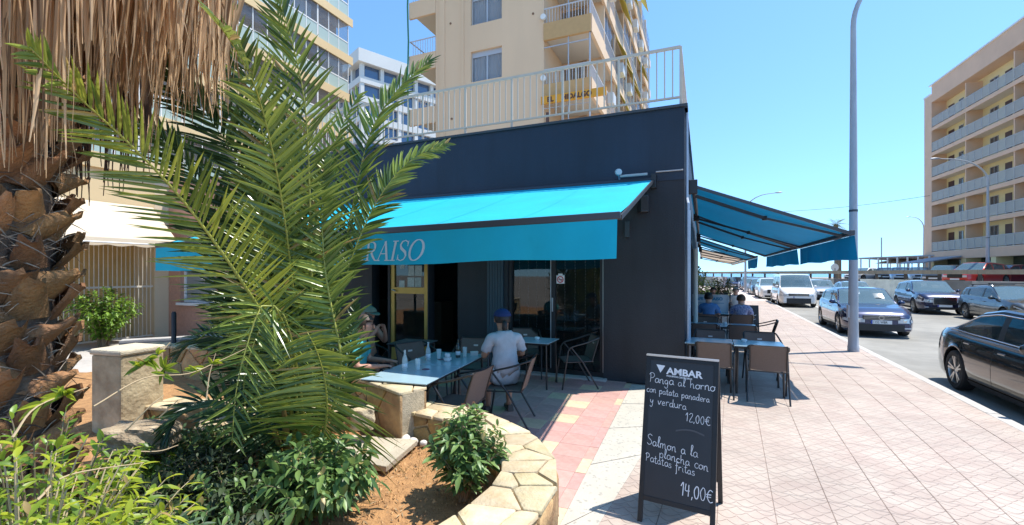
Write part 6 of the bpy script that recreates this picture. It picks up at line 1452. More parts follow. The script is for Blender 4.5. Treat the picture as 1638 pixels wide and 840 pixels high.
make_car('dark blue hatchback facing us behind the tall street lamp with ring badge', ROAD.P(4.68, 19.25)+RZd, HZ, hatch(P_blu, plate='1152 WBR', emblem=True, bars=3, grille=(.55, .68), gw=.46), group=g4)
make_car('white passenger van with black lower bumper parked at the kerb', ROAD.P(4.5, 32.6)+RZd, HZ, van(P_wht, grille_m=M_trim), name='parked_van', cat='van', group=g4)
make_car('white car directly behind the white van', ROAD.P(4.0, 39.0)+RZd, HZ, suv(P_wht), group=g4, detail=1)
make_car('dark car second behind the white van', ROAD.P(3.9, 45.0)+RZd, HZ, hatch(P_gry), group=g4, detail=1)
make_car('silver car third behind the white van', ROAD.P(3.8, 51.0)+RZd, HZ, hatch(P_sil), group=g4, detail=1)
make_car('far dark car fourth behind the white van', ROAD.P(3.8, 57.0)+RZd, HZ, suv(P_nav), group=g4, detail=1)
make_car('faraway pale car at the end of the kerbside row', ROAD.P(3.8, 64.0)+RZd, HZ, hatch(P_wht), group=g4, detail=1)
g5 = 'cars in the lane along the low wall'
make_car('navy suv with large chrome framed grille in front of the low concrete wall', V((21.3, 23.1, -.12)), rzf(-az(27)), suv(P_nav, gframe=True, bars=5, gw=.40, grille=(.50, .82), darksill=True), group=g5)
make_car('dark grey estate car with roof rack bars', V((20.0, 18.0, -.12)), HZ, hatch(P_gry, L=4.7, ro=1.0, rack=True, roof=[(-2.2, .98), (-1.75, 1.36), (-.4, 1.465), (.15, 1.445), (1.07, .94)], roofx=(-1.8, .20)), group=g5)
make_car('pale blue saloon behind the street lamp', V((22.3, 29.5, -.12)), HZ, sedan(P_lbl, bars=3), group=g5)
make_car('silver grey car left of the pale blue saloon', V((23.6, 34.5, -.12)), HZ, hatch(P_sil, bars=3), group=g5)
make_car('white car standing right of the white van', V((26.6, 40.5, -.12)), HZ, sedan(P_wht), group=g5, detail=1)
make_car('white high roofed van far behind the nearer white van', V((29.5, 49, -.12)), HZ, van(P_wht), name='parked_van', cat='van', group=g5, detail=1)
make_car('distant blue car behind the white vans', V((28.5, 58, -.12)), HZ, hatch(P_blu), group=g5, detail=1)
# ------------------------------------------------------------------ street lamps
M_lamp = mat('galvanised lamp post', (.40, .42, .45), .55, metal=.15, var=.12, scale=7, streak=.3)
def street_lamp(base, H_, arm, d, label, r0=.15, r1=.055, lit=True, group='street lamps', turn=1.6):
    t = empty('street_lamp', base, 0, label, 'street lamp', group); d = V(d).normalized(); n = 22; pts = []; rad = []
    hs = H_-turn
    for i in range(9): pts.append(V((0, 0, hs*i/8))); rad.append(r0+(r1*1.25-r0)*i/8)
    for i in range(1, 15):
        a = pi/2*i/14*.93; pts.append(V((0, 0, hs))+d*(arm*.8*(1-cos(a)))+V((0, 0, turn*sin(a)))); rad.append(r1*1.25-r1*.55*i/14)
    e = pts[-1]; pts.append(e+d*arm*.22+V((0, 0, .04))); rad.append(r1*.6)
    MB().tube(pts, rad, 16).build('pole', M_lamp, t, smooth=60); MB().lathe((0, 0, 0), [(r0*1.12, 0), (r0*1.12, .12), (r0*1.02, .14), (r0, .5)], 16).build('base_collar', M_lamp, t, smooth=40)
    MB().box((-d.y*r0*.0-d.x*r0*.92, -d.y*r0*.92, .95), (.05, .12, .30), rz=atan2(d.y, d.x)).build('access_door', M_lamp, t, bevel=.006); MB().lathe((0, 0, 3.3), [(r0*.86, 0), (r0*.86, .05)], 16).build('clamp_band', M_dgrey, t)
    h = MB(); c = pts[-1]; s = V((-d.y, d.x, 0)); rows = []
    for i in range(9):
        u = i/8; w = .13*sin(pi*(.12+.8*u))**.7; hh = .07*sin(pi*(.1+.8*u))**.7; rows.append([c+d*(u*.62)+s*(w*cos(a))+V((0, 0, hh*sin(a)+.02)) for a in [2*pi*j/12 for j in range(12)]])
    h.grid(rows, close=True); h.add(rows[0], [tuple(range(12))[::-1]]); h.add(rows[-1], [tuple(range(12))]); h.build('lamp_head', mat('lamp head', (.36, .38, .42), .4, metal=.3), t, smooth=60); return t
street_lamp(gd(1365, 562), 9.3, 2.3, ROAD.r, 'tall thick galvanised street lamp on the pavement in front of the dark blue hatchback', .105, .045)
street_lamp(V((22.3, 43, 0)), 9.3, 2.6, ROAD.r, 'street lamp whose head shows above the street side awning', .11, .05)
street_lamp(V((33.3, 31.5, 1)), 8.9, 3.3, V((-1, .1, 0)), 'long armed street lamp in front of the six storey apartment building', .12, .05)
street_lamp(V((54, 59, .5)), 8.7, 1.7, V((-1, .1, 0)), 'grey street lamp left of the six storey apartment building', .14, .06)
MB().tube([at(1410, 430, 95), at(1410, 380, 95)], .12, 8).build('light_pole', M_lamp, None, label='thin distant pole between the near lamp and the apartment building', cat='pole')
w0, w1 = at(1180, 342, 44), at(1487, 313, 50); MB().tube([w0.lerp(w1, i/12)+V((0, 0, -.35*sin(pi*i/12))) for i in range(13)], .02, 5).build('overhead_cable', mat('cable', (.08, .08, .09), .6), None, label='thin overhead cable crossing the sky to the apartment building', cat='cable')

# ------------------------------------------------------------------ retaining wall, rail, upper car park
WX = 28.6
rw_ = empty('retaining_wall', (WX, 20, 0), 0, 'low pale concrete wall along the far side of the road', 'wall')
for k in range(22):
    y0 = 10+k*3.0; MB().box((WX+.13, y0+1.5, .62), (.26, 2.985, 1.48)).build('wall_panel', objrand(mat('grey concrete', (.40, .38, .35), .9, var=.15, scale=2.5, bump=.2, stain=.18), .05, .005), rw_, world=True)
struct(MB().add([(WX+.2, 8, 1.0), (90, 8, 1.0), (90, 78, 1.0), (WX+.2, 78, 1.0)], [(0, 1, 2, 3)]), 'parking_ground', mat('car park asphalt', (.26, .25, .23), .9, var=.1))
gr2 = empty('guard_rail', (WX, 20, 1.36), 0, 'wooden beam guard rail with dark posts on top of the low concrete wall', 'railing')
M_beam = mat('weathered beam', (.36, .30, .22), .8, var=.2, scale=5, bump=.3, streak=.2)
pst = None
for k in range(25):
    y0 = 12+k*2.62
    o = MB().box((WX+.22, y0, 1.68), (.14, .14, .72)).build('post', mat('brown post', (.055, .045, .04), .7), gr2, world=True)
    MB().box((WX+.11, y0+1.31, 1.92), (.06, 2.60, .28)).build('beam', M_beam, gr2, world=True)
g6 = 'cars in the upper car park'
for (px, D, S, lb, rz_) in ((1562, 31.5, suv(P_red), 'bright red car in the upper car park below the long armed lamp', rzf(V((-1, -.3, 0)))), (1612, 33.5, hatch(P_dred), 'dark red car right of the bright red one behind the guard rail', rzf(V((-1, .1, 0)))), (1650, 34, hatch(P_blu), 'blue car at the right edge behind the guard rail', rzf(V((-1, .1, 0)))),
    (1514, 35, hatch(P_gry), 'dark grey car left of the bright red one behind the guard rail', rzf(V((-1, -.5, 0)))), (1470, 44, sedan(P_sil), 'silver saloon in the shade of the carport', rzf(V((-.8, -1, 0)))), (1440, 47, hatch(P_lbl), 'light blue car under the carport beside the silver saloon', rzf(V((-.8, -1, 0)))),
    (1416, 50, hatch(P_blk), 'black car under the left end of the carport', rzf(V((-.8, -1, 0)))), (1384, 52, hatch(P_wht), 'white car outside the left end of the carport', rzf(V((-1, -.2, 0))))):
    make_car(lb, V(((px-CX)/FPX*D, D, 1.004)), rz_, S, group=g6, detail=1)
cp = empty('carport', at(1430, 437, 56), 0, 'long flat carport roof on thin white posts', 'carport')
a, b, c, d = at(1373, 415, 60), at(1500, 411, 50), at(1560, 410, 54), at(1420, 414, 68)
for q in (a, b, c, d): q.z = 3.75
MB().prism([a, b, c, d], (0, 0, .16)).build('roof_sheet', mat('carport sheet', (.36, .33, .33), .6), cp, world=True)
for k in range(8):
    for e0, e1 in ((a, b), (d, c)): p = e0.lerp(e1, (k+.3)/8); MB().tube([(p.x, p.y, 1.0), (p.x, p.y, 3.76)], .09, 8).build('post', M_white, cp, world=True)
um = empty('parasol', at(1447, 440, 62), 0, 'pale parasol roof beyond the right half of the carport', 'parasol')
MB().lathe(V((um.location.x, um.location.y, 0)), [(3.2, 3.2), (2.4, 3.5), (.2, 3.95)], 10).build('canopy', M_cream_p, um, world=True); MB().tube([(um.location.x, um.location.y, .5), (um.location.x, um.location.y, 3.9)], .06, 8).build('pole', M_white, um, world=True)

# ------------------------------------------------------------------ apartment building on the right
M_or = mat('salmon render', (.80, .53, .36), .85, var=.06, scale=.6, stain=.06); M_yel = mat('yellow render', (.88, .74, .40), .85, var=.06, scale=.6); M_slab = mat('pale slab edge', (.74, .65, .54), .8); M_door = mat('brown door', (.10, .05, .04), .6); M_wfr = mat('window frame', (.42, .42, .42), .5)
M_win = glassmat('far window glass', (.07, .08, .09), .08, 1.0); M_brl = mat('balcony railing glass', (.50, .46, .39), .4, alpha=.65)
bd = az(20); bn_ = az(-70)                # along the facade (away) and outwards
b0 = V((47.6, 51.0, 0))
def BP(q, p, z): return b0-bd*q+bn_*p+V((0, 0, z))      # q towards the camera, p out of the facade
bD = empty('apartment_building', (b0.x, b0.y, .5), 0, 'six storey salmon and yellow apartment building with long open balconies', 'building')
def bb(mb, q0, q1, p0, p1, z0, z1): return mb.hexa([BP(q0, p0, z0), BP(q1, p0, z0), BP(q1, p1, z0), BP(q0, p1, z0)], [BP(q0, p0, z1), BP(q1, p0, z1), BP(q1, p1, z1), BP(q0, p1, z1)])
Lb = 34; z1f, stp = 4.25, 2.82; nf = 6; topz = z1f+nf*stp
mb = bb(MB(), 0, Lb, -1.3, -12, .2, topz+.6); mb.build('rear_wall', M_yel, bD, world=True)
mb = bb(MB(), -1.6, .0, .05, -12, .2, topz+.9); mb.build('end_wall', M_or, bD, world=True)
mb = bb(MB(), -.0, Lb, .05, -1.32, topz, topz+1.9); mb.build('parapet', M_or, bD, world=True)
bb(MB(), -1.7, -.4, .08, -12, topz+.9, topz+1.1).build('parapet_cap', M_white, bD, world=True); bb(MB(), -.4, Lb, .15, -1.35, topz+1.9, topz+2.05).build('parapet_cap', M_white, bD, world=True)
for f in range(nf+1):
    z = z1f+f*stp; 
    if f < nf: bb(MB(), 0, Lb, .0, -1.3, z-.28, z).build('floor_slab', M_slab, bD, world=True); bb(MB(), 0, Lb, .06, -.02, z-.42, z-.05).build('slab_edge', M_or, bD, world=True)
    if f >= nf: continue
    r_ = MB(); bb(r_, 0, Lb, .02, -.02, z+.12, z+1.0); rr = r_.build('balcony_railing', M_brl, bD, world=True)
    h_ = MB(); bb(h_, 0, Lb, .035, -.035, z+1.0, z+1.06); bb(h_, 0, Lb, .035, -.035, z+.08, z+.12)
    for k in range(int(Lb/1.1)): bb(h_, k*1.1, k*1.1+.05, .036, -.036, z, z+1.0)
    h_.build('railing_bars', mat('railing grey', (.45, .44, .43), .5), rr, world=True)
    for k in range(5): bb(MB(), 6.9*k+6.2, 6.9*k+6.35, .0, -1.3, z, z+stp-.28).build('partition', M_or, bD, world=True)
    pat = [(.4, 1.5, 0, 2.1, 'd'), (2.4, 3.2, .9, 2.05, 'w'), (4.3, 5.1, 0, 2.1, 'd'), (5.25, 5.85, .9, 2.05, 'w'), (7.5, 8.7, .8, 2.1, 'w'), (9.6, 10.5, 0, 2.1, 'd'), (11.8, 13, .8, 2.1, 'w'), (14.2, 15, 0, 2.1, 'd'), (16, 17.2, .8, 2.1, 'w'), (18.2, 19, 0, 2.1, 'd'), (20.5, 21.7, .8, 2.1, 'w'), (23, 23.9, 0, 2.1, 'd'), (25, 26, .8, 2.1, 'w'), (28, 29, 0, 2.1, 'd'), (30.5, 32, .8, 2.1, 'w')]
    for q0, q1, a_, b_, kd in pat:
        if kd == 'd': bb(MB(), q0, q1, -1.27, -1.33, z+a_, z+b_).build('door', M_door, bD, world=True)
        else:
            w_o = bb(bb(bb(bb(bb(MB(), q0, q1, -1.25, -1.33, z+a_-.06, z+a_), q0, q1, -1.25, -1.33, z+b_, z+b_+.06), q0, q0+.06, -1.25, -1.33, z+a_, z+b_), q1-.06, q1, -1.25, -1.33, z+a_, z+b_), (q0+q1)/2-.03, (q0+q1)/2+.03, -1.25, -1.33, z+a_, z+b_).build('window', M_wfr, bD, world=True)
            bb(MB(), q0+.06, q1-.06, -1.28, -1.31, z+a_, z+b_).build('pane', M_win, w_o, world=True)
bb(MB(), 0, Lb, .1, -1.3, z1f-.9, z1f-.28).build('shop_fascia', M_or, bD, world=True)
for k, (q0, q1) in enumerate(((5.6, 6.4), (10.2, 10.9), (15.5, 16.2), (21, 21.8), (28, 28.8), (0, .5))): bb(MB(), q0, q1, .04, -1.3, .5, z1f-.9).build('column', M_yel, bD, world=True)
for q0, q1 in ((.6, 5.5), (6.5, 10.1), (11, 15.4), (16.3, 20.9), (22, 27.9)): bb(MB(), q0, q1, -1.1, -1.29, 1.0, z1f-.9).build('shop_window', mat('dark shop window', (.02, .035, .035), .15, spec=.7), bD, world=True)
bb(MB(), 7.2, 8.9, -1.05, -1.09, 2.3, 3.1).build('shop_sign', mat('turquoise sign', (.03, .28, .28), .5), bD, world=True)
can = empty('shop_canopy', BP(3, 1, 3), 0, 'grey canopy in front of the shops of the salmon apartment building', 'canopy')
MB().prism([BP(.5, .2, 3.5), BP(6.0, .2, 3.5), BP(6.0, 3.2, 2.9), BP(.5, 3.2, 2.9)], (0, 0, .12)).build('canopy_sheet', mat('grey canvas', (.34, .36, .40), .7), can, world=True)
for q in (.6, 3.2, 5.9): MB().tube([BP(q, 3.1, 1.0), BP(q, 3.1, 2.95)], .05, 8).build('post', M_white, can, world=True)

# ------------------------------------------------------------------ tan apartment block above the restaurant
M_tan = mat('tan render', (.78, .56, .37), .85, var=.05, scale=.7, streak=.12, stain=.05); M_tan2 = mat('ochre balcony render', (.56, .35, .16), .85, var=.06); M_sof = mat('pale soffit', (.62, .56, .48), .85)
M_cur = mat('curtain', (.80, .79, .78), .9, var=.08, scale=4); M_gl2 = glassmat('apartment glass', (.12, .15, .19), .03, .30); M_wf2 = mat('aluminium window frame', (.50, .51, .54), .4, metal=.4)
A0 = V((3.47, 19.86, 0)); aF = -BLD.r; aN = -BLD.u       # balcony corner; along the front to the left; towards us
def AP(s, p, z): return A0+aF*s+aN*p+V((0, 0, z))
bA = empty('apartment_block', (A0.x, A0.y, 0), 0, 'tall tan apartment block with corner balconies above the restaurant roof', 'building')
def ab(mb, s0, s1, p0, p1, z0, z1): return mb.hexa([AP(s0, p0, z0), AP(s1, p0, z0), AP(s1, p1, z0), AP(s0, p1, z0)], [AP(s0, p0, z1), AP(s1, p0, z1), AP(s1, p1, z1), AP(s0, p1, z1)])
ST = 2.80; ZT = 22.2; SR = 2.18; SLf = 9.62; SW = 8.0
wz = 11.25; wins = [wz+ST*k for k in range(0, 4)]
wx0, wx1 = 4.30, 5.98                     # window bay on the front, measured to the left
ab(MB(), SR, wx0, 0, -3, 0, ZT).build('front_wall', M_tan, bA, world=True); ab(MB(), wx1, SW, 0, -3, 0, ZT).build('front_wall', M_tan, bA, world=True)
zz = 0
for w in wins: ab(MB(), wx0, wx1, 0, -3, zz, w).build('wall_panel', M_tan, bA, world=True); zz = w+1.5
ab(MB(), wx0, wx1, 0, -3, zz, ZT).build('wall_panel', M_tan, bA, world=True)
ab(MB(), 0.9, SLf, -3, -24, 0, ZT).build('core_wall', M_tan, bA, world=True)
ab(MB(), .2, SLf-.2, -.2, -23.5, ZT, ZT+.25).build('roof', M_conc, bA, world=True)
for i, w in enumerate(wins):
    m = MB(); ab(m, wx0, wx1, -.14, -.2, w, w+.06); ab(m, wx0, wx1, -.14, -.2, w+1.24, w+1.5); ab(m, wx0, wx0+.06, -.14, -.2, w+.06, w+1.24); ab(m, wx1-.06, wx1, -.14, -.2, w+.06, w+1.24); ab(m, (wx0+wx1)/2-.04, (wx0+wx1)/2+.04, -.14, -.2, w+.06, w+1.24)
    wo = m.build('window', M_wf2, bA, world=True); ab(MB(), wx0+.06, wx1-.06, -.165, -.175, w+.06, w+1.24).build('pane', M_gl2, wo, world=True)
    rows = [[AP(wx0+.06+(wx1-wx0-.12)*k/60, -.215+.022*sin(k*.9)+.01*sin(k*2.3+i), w+z_) for z_ in (0.02, 1.3)] for k in range(61)]
    MB().grid(rows).build('curtain', M_cur, wo, world=True); ab(MB(), wx0, wx1, -.5, -.6, w, w+1.5).build('dark_backing', M_inner, wo, world=True)  # last piece is a dark sheet standing in for the unlit room
for s, z in ((7.05, 9.6), (7.12, 14.4), (2.7, 13.9), (6.6, 8.4)): MB().lathe(AP(s, .01, z), [(.06, -.01), (.05, .02)], 10, axis='Y').build('vent_hole', mat('vent', (.22, .12, .07), .8), bA, world=True)
for s0, s1 in ((7.45, 7.75), (6.35, 6.5)): ab(MB(), s0, s1, .05, -.0, 0, ZT).build('pilaster', M_tan, bA, world=True)
bars_ = mat('balcony bars', (.55, .55, .57), .45)
for k in range(-3, 5):                    # corner balconies at the right end and recessed ones at the left
    zf = 10.15+ST*k
    sl_ = MB(); ab(sl_, 0, SR+.0, .0, -3.0, zf-.22, zf); sl_.build('balcony_floor', M_sof, bA, world=True)
    ab(MB(), -.02, SR-.004, .06, -.10, zf-.42 if k > -3 else zf, zf+.35).build('balcony_front', M_tan2, bA, world=True)
    ab(MB(), -.06, .08, .0, -3.0, zf-.42, zf+.35).build('balcony_side', M_tan, bA, world=True)
    m = MB(); ab(m, 0, SR, -.01, -.05, zf+1.02, zf+1.07); ab(m, .0, .04, -.06, -3.0, zf+1.02, zf+1.07)
    for j in range(17): ab(m, j*.135+.01, j*.135+.03, -.015, -.045, zf+.35, zf+1.02)
    for j in range(20): ab(m, .01, .03, -.1-j*.145, -.12-j*.145, zf+.35, zf+1.02)
    m.build('balcony_railing', bars_, bA, world=True)
    ab(MB(), 1.0, SR, -2.9, -2.95, zf, zf+2.4).build('balcony_door', M_gl2, bA, world=True)
    m = MB(); ab(m, .02, .07, -.02, -.07, zf+.35, zf+2.38); ab(m, 1.0, 1.04, -.02, -.06, zf+.35, zf+2.38); ab(m, .07, SR, -.02, -.06, zf+2.05, zf+2.09); m.build('screen_frame', M_wf2, bA, world=True)
    MB().tube([AP(SR-.02, .18, zf+.62), AP(SR-.02, .06, zf+.62)], .13, 14).build('satellite_dish', M_white, bA, world=True) if k in (0, 1) else None
    # left recessed balcony
    ab(MB(), SW, SLf, .0, -3, zf-.22, zf).build('balcony_floor', M_sof, bA, world=True); ab(MB(), SW+.003, SLf, .03, -.1, zf-.6, zf+.25).build('balcony_front', M_tan, bA, world=True)
    m = MB(); ab(m, SW, SLf, -.02, -.06, zf+1.0, zf+1.05); ab(m, SLf-.05, SLf, -.08, -3.0, zf+1.0, zf+1.05)
    for j in range(10): ab(m, SW+.05+j*.15, SW+.07+j*.15, -.03, -.05, zf+.25, zf+1.0)
    m.build('balcony_railing', bars_, bA, world=True)
MB().tube([AP(SLf+.03, .08, z+(.0)) + aF*(.03*sin(z*1.7)) for z in [5+i*.9 for i in range(20)]], .045, 6).build('drainpipe', mat('green pipe', (.05, .22, .13), .6), bA, world=True)
rA = random.Random(9)                     # long street side: stacked enclosed balconies
def SP(q, out, z): return A0+BLD.u*q+BLD.r*out+V((0, 0, z))
def sb2(mb, q0, q1, o0, o1, z0, z1): return mb.hexa([SP(q0, o0, z0), SP(q1, o0, z0), SP(q1, o1, z0), SP(q0, o1, z0)], [SP(q0, o0, z1), SP(q1, o0, z1), SP(q1, o1, z1), SP(q0, o1, z1)])
M_awy = mat('yellow blind', (.72, .60, .12), .7); M_awg = mat('green blind', (.08, .40, .14), .7); M_ac = mat('air conditioner', (.60, .60, .58), .5)
sb2(MB(), 3, 24, -.9, -1.3, 0, ZT).build('street_wall', M_tan, bA, world=True)
for k in range(-3, 5):
    zf = 10.15+ST*k
    sb2(MB(), 3.0, 24, .0, -.92, zf-.22, zf).build('balcony_floor', M_sof, bA, world=True); sb2(MB(), 3.003, 24, .06, -.06, zf-.42, zf+.18).build('balcony_side', M_tan, bA, world=True)
    for j in range(7):
        q0 = 3.1+j*3.0; tp = rA.random()
        m = MB(); 
        for b_ in range(12): sb2(m, q0+b_*.24, q0+b_*.24+.03, -.0, -.03, zf+.18, zf+1.05)
        sb2(m, q0, q0+2.85, .01, -.04, zf+1.05, zf+1.1); m.build('balcony_railing', bars_, bA, world=True)
        if tp < .5: 
            wf = sb2(MB(), q0, q0+2.8, -.05, -.09, zf+1.1, zf+1.16)
            for b_ in range(4): sb2(wf, q0+b_*.93, q0+b_*.93+.05, -.05, -.09, zf+1.16, zf+2.36)
            wo = wf.build('enclosure_frame', M_wf2, bA, world=True); sb2(MB(), q0, q0+2.8, -.06, -.075, zf+.2, zf+2.36).build('pane', M_gl2, wo, world=True)
        elif tp < .75:
            m = MB(); p = [SP(q0, .0, zf+2.3), SP(q0+2.6, .0, zf+2.3), SP(q0+2.6, .55, zf+1.3), SP(q0, .55, zf+1.3)]; m.prism(p, BLD.r*.02); m.build('sun_blind', M_awy if tp < .66 or k > 1 else M_awg, bA, world=True)
        if rA.random() < .35: sb2(MB(), q0+.4, q0+1.2, .06, .36, zf+.4, zf+.95).build('air_conditioner', M_ac, bA, world=True)
        sb2(MB(), q0-.12, q0-.02, -.0, -.9, zf, zf+ST-.22).build('partition', M_tan, bA, world=True)
sg = empty('hotel_sign', AP(0, .5, 9.0), 0, 'orange sign reading el hidalgo on the corner of the tan apartment block', 'sign')
sL, sR = AP(2.2, .35, 9.5), AP(-.75, .35, 9.5); mb = MB(); mb.hexa([sL, sR, sR-aN*.12, sL-aN*.12], [p+V((0, 0, .34)) for p in (sL, sR, sR-aN*.12, sL-aN*.12)]); mb.build('sign_board', mat('orange sign board', (.70, .32, .02), .5), sg, world=True)
for w_t, dx_ in (('EL', .30), ('HIDALGO', .98)): textmesh(w_t, .31, basis(sL-aF*dx_+aN*.012+V((0, 0, .055)), -aF, (0, 0, 1)), .004, offset=.012, name='lettering', m=mat('sign brown', (.10, .03, .015), .5), parent=sg, xs=.98)
MB().box(AP(1.9, .3, 8.7), (.12, .1, .8), rz=-radians(23)).build('sign_bracket', M_door, sg, world=True)

# ------------------------------------------------------------------ white block in the gap
M_wb = mat('white facade', (.66, .64, .61), .8, var=.04, scale=.3); M_bgl = glassmat('blue tinted glass', (.05, .10, .20), .04, 1)
c0 = at(577, 437, 70); c0.z = 0; d1, d2 = az(47.8), az(-42.2)
def WP(a, b, z): return c0+d1*a+d2*b+V((0, 0, z))
bW = empty('white_block', (c0.x, c0.y, 0), 0, 'distant white block with bands of blue windows between the two apartment buildings', 'building')
def wb(mb, a0, a1, b0_, b1, z0, z1): return mb.hexa([WP(a0, b0_, z0), WP(a1, b0_, z0), WP(a1, b1, z0), WP(a0, b1, z0)], [WP(a0, b0_, z1), WP(a1, b0_, z1), WP(a1, b1, z1), WP(a0, b1, z1)])
wb(MB(), .7, 22, .7, 13, 0, 35.2).build('core', mat('white block core', (.35, .34, .33), .8), bW, world=True)
wb(MB(), -.6, 22.6, -.6, 13.6, 34.6, 36.6).build('roof_band', M_wb, bW, world=True)
for f in range(12):
    z = 34.6-3.0*(f+1); wb(MB(), -.1, 22, -.1, 13, z, z+1.0).build('floor_band', M_wb, bW, world=True)
    for a_ in range(7):
        wb(MB(), .9+a_*3.1, .9+a_*3.1+2.5, .55, .69, z+1.0, z+3.0).build('window', M_bgl, bW, world=True)
    for b_ in range(4): wb(MB(), .55, .69, .9+b_*3.1, .9+b_*3.1+2.5, z+1.0, z+3.0).build('window', M_bgl, bW, world=True)
for a_ in (0, 3.3, 6.4, 9.5, 12.6, 15.7, 18.8): wb(MB(), a_, a_+.6, 0, .6, 0, 34.6).build('pillar', M_wb, bW, world=True)
for b_ in (3.3, 6.4, 9.5, 12.4): wb(MB(), 0, .6, b_, b_+.6, 0, 34.6).build('pillar', M_wb, bW, world=True)

# ------------------------------------------------------------------ yellow tower on the left
M_ylt = mat('warm yellow render', (.72, .54, .30), .85, var=.05, scale=.5, stain=.05)
t0 = V((-11.9, 33.0, 0)); tb = BLD.u; to = BLD.r
def TP(q, o, z): return t0-tb*q+to*o+V((0, 0, z))
bT = empty('apartment_tower', (t0.x, t0.y, 0), 0, 'yellow apartment tower with glazed balconies at the left behind the palms', 'building')
def tbx(mb, q0, q1, o0, o1, z0, z1): return mb.hexa([TP(q0, o0, z0), TP(q1, o0, z0), TP(q1, o1, z0), TP(q0, o1, z0)], [TP(q0, o0, z1), TP(q1, o0, z1), TP(q1, o1, z1), TP(q0, o1, z1)])
tbx(MB(), 0, 26, -1.3, -14, 0, 30).build('core_wall', M_ylt, bT, world=True)
for f in range(10):
    z = 3.6+2.8*f; tbx(MB(), -.2, 26, 0, -1.3, z-.25, z).build('balcony_floor', M_sof, bT, world=True); tbx(MB(), -.25, 26, .08, -.0, z-.45, z+.12).build('slab_edge', M_ylt, bT, world=True)
    for j in range(9):
        q0 = .1+j*2.85; m = MB()
        for b_ in range(4): tbx(m, q0+b_*.93, q0+b_*.93+.05, -.02, -.07, z+.12, z+2.5)
        tbx(m, q0, q0+2.75, -.02, -.07, z+1.02, z+1.1)
        wo = m.build('enclosure_frame', M_white, bT, world=True)
        tbx(MB(), q0, q0+2.75, -.04, -.05, z+1.1, z+2.5).build('pane', M_gl2, wo, world=True)
        tbx(MB(), q0, q0+2.75, -.04, -.05, z+.12, z+1.02).build('lower_pane', mat('frosted green glass', (.40, .50, .46), .3), wo, world=True)
        if (j*3+f) % 4 == 0: tbx(MB(), q0+.2, q0+2.2, -.4, -.44, z+.1, z+2.3).build('curtain', M_cur, wo, world=True)
# ------------------------------------------------------------------ low shop on the left with cream awning
M_shop = mat('cream shop wall', (.76, .62, .42), .85, var=.06, scale=1.5, stain=.06); M_pinkw = mat('pink stone cladding', (.50, .27, .19), .8, var=.12, scale=14, bump=.2)
s0_ = V((-10.3, 12.9, 0))
def HP(q, o, z): return s0_+BLD.u*q+BLD.r*o+V((0, 0, z))      # q away, o towards the street
def hb(mb, q0, q1, o0, o1, z0, z1): return mb.hexa([HP(q0, o0, z0), HP(q1, o0, z0), HP(q1, o1, z0), HP(q0, o1, z0)], [HP(q0, o0, z1), HP(q1, o0, z1), HP(q1, o1, z1), HP(q0, o1, z1)])
bS = empty('corner_shop', (s0_.x, s0_.y, 0), 0, 'low cream coloured shop building behind the fan palm', 'building')
hb(MB(), .05, .72, 0, -5, 0, 4.6).build('wall', M_shop, bS, world=True); hb(MB(), -9, .05, -1.0, -5, 0, 4.6).build('recessed_wall', mat('ochre inner wall', (.60, .42, .18), .85, var=.1, scale=3), bS, world=True)
hb(MB(), -9, 0.048, 0, -1.0, 3.0, 4.6).build('lintel', M_ylt, bS, world=True); hb(MB(), -9, .8, .1, -5, 4.6, 5.0).build('parapet', M_ylt, bS, world=True)
p_ = HP(.72, 0, 0)
def KP(s, p, z): return p_+BLD.r*s+aN*p+V((0, 0, z))
def kb2(mb, a0, a1, p0, p1, z0, z1): return mb.hexa([KP(a0, p0, z0), KP(a1, p0, z0), KP(a1, p1, z0), KP(a0, p1, z0)], [KP(a0, p0, z1), KP(a1, p0, z1), KP(a1, p1, z1), KP(a0, p1, z1)])
m = kb2(kb2(kb2(MB(), .0, .55, .3, -.1, 0, 4.5), .55, 3.6, .3, -.1, 0, 1.0), .55, 3.6, .3, -.1, 2.3, 4.5); m.build('pink_wall', M_pinkw, bS, world=True); kb2(MB(), 2.1, 3.6, .3, -.1, 1.0, 2.3).build('pink_wall', M_pinkw, bS, world=True)
wo = kb2(kb2(kb2(MB(), .55, 2.1, .2, .12, 1.0, 1.07), .55, 2.1, .2, .12, 2.23, 2.3), .55, .62, .2, .12, 1.07, 2.23).build('window', M_white, bS, world=True); kb2(MB(), .62, 2.1, .17, .15, 1.07, 2.23).build('pane', glassmat('shop pane', (.25, .28, .28), .05, .9), wo, world=True)
kb2(MB(), .5, 2.2, .40, .2, .93, 1.0).build('window_sill', M_white, bS, world=True)
hb(MB(), .42, .58, .04, .0, 1.45, 1.7).build('meter_box', M_white, bS, world=True)
fg = empty('iron_fence', HP(-2, 0, 0), 0, 'white barred fence screen under the cream shop awning', 'fence')
hb(hb(hb(MB(), -6, .0, .02, -.02, .06, .10), -6, .0, .02, -.02, 1.45, 1.50), -6, .0, .02, -.02, 2.6, 2.64).build('rail', M_cream_p, fg, world=True)
br = None
for k in range(58):
    o = MB().tube([(0, 0, 0), (0, 0, 2.55)], .010, 5).build('bar', M_cream_p, fg) if br is None else link_copy(br, 'bar', fg)
    br = br or o; o.location = HP(-.05-k*.10, 0, .08)-T[fg.name].translation
mb = MB(); rows = []
for i in range(50):
    q = .0-5.2*i/49; wv = .045*abs(sin(i*.62)); rows.append([HP(q, .02, 3.72), HP(q, .6, 3.2), HP(q, 1.15, 2.72), HP(q, 1.16, 2.66), HP(q, 1.165, 2.56-wv)])
caw = empty('shop_awning', HP(-2.6, .6, 3), 0, 'cream scalloped awning on the low shop behind the fan palm', 'awning'); mb.grid(rows).build('canopy', mat('cream canvas', (.66, .56, .42), .85, trans=.1), caw, world=True, smooth=30)
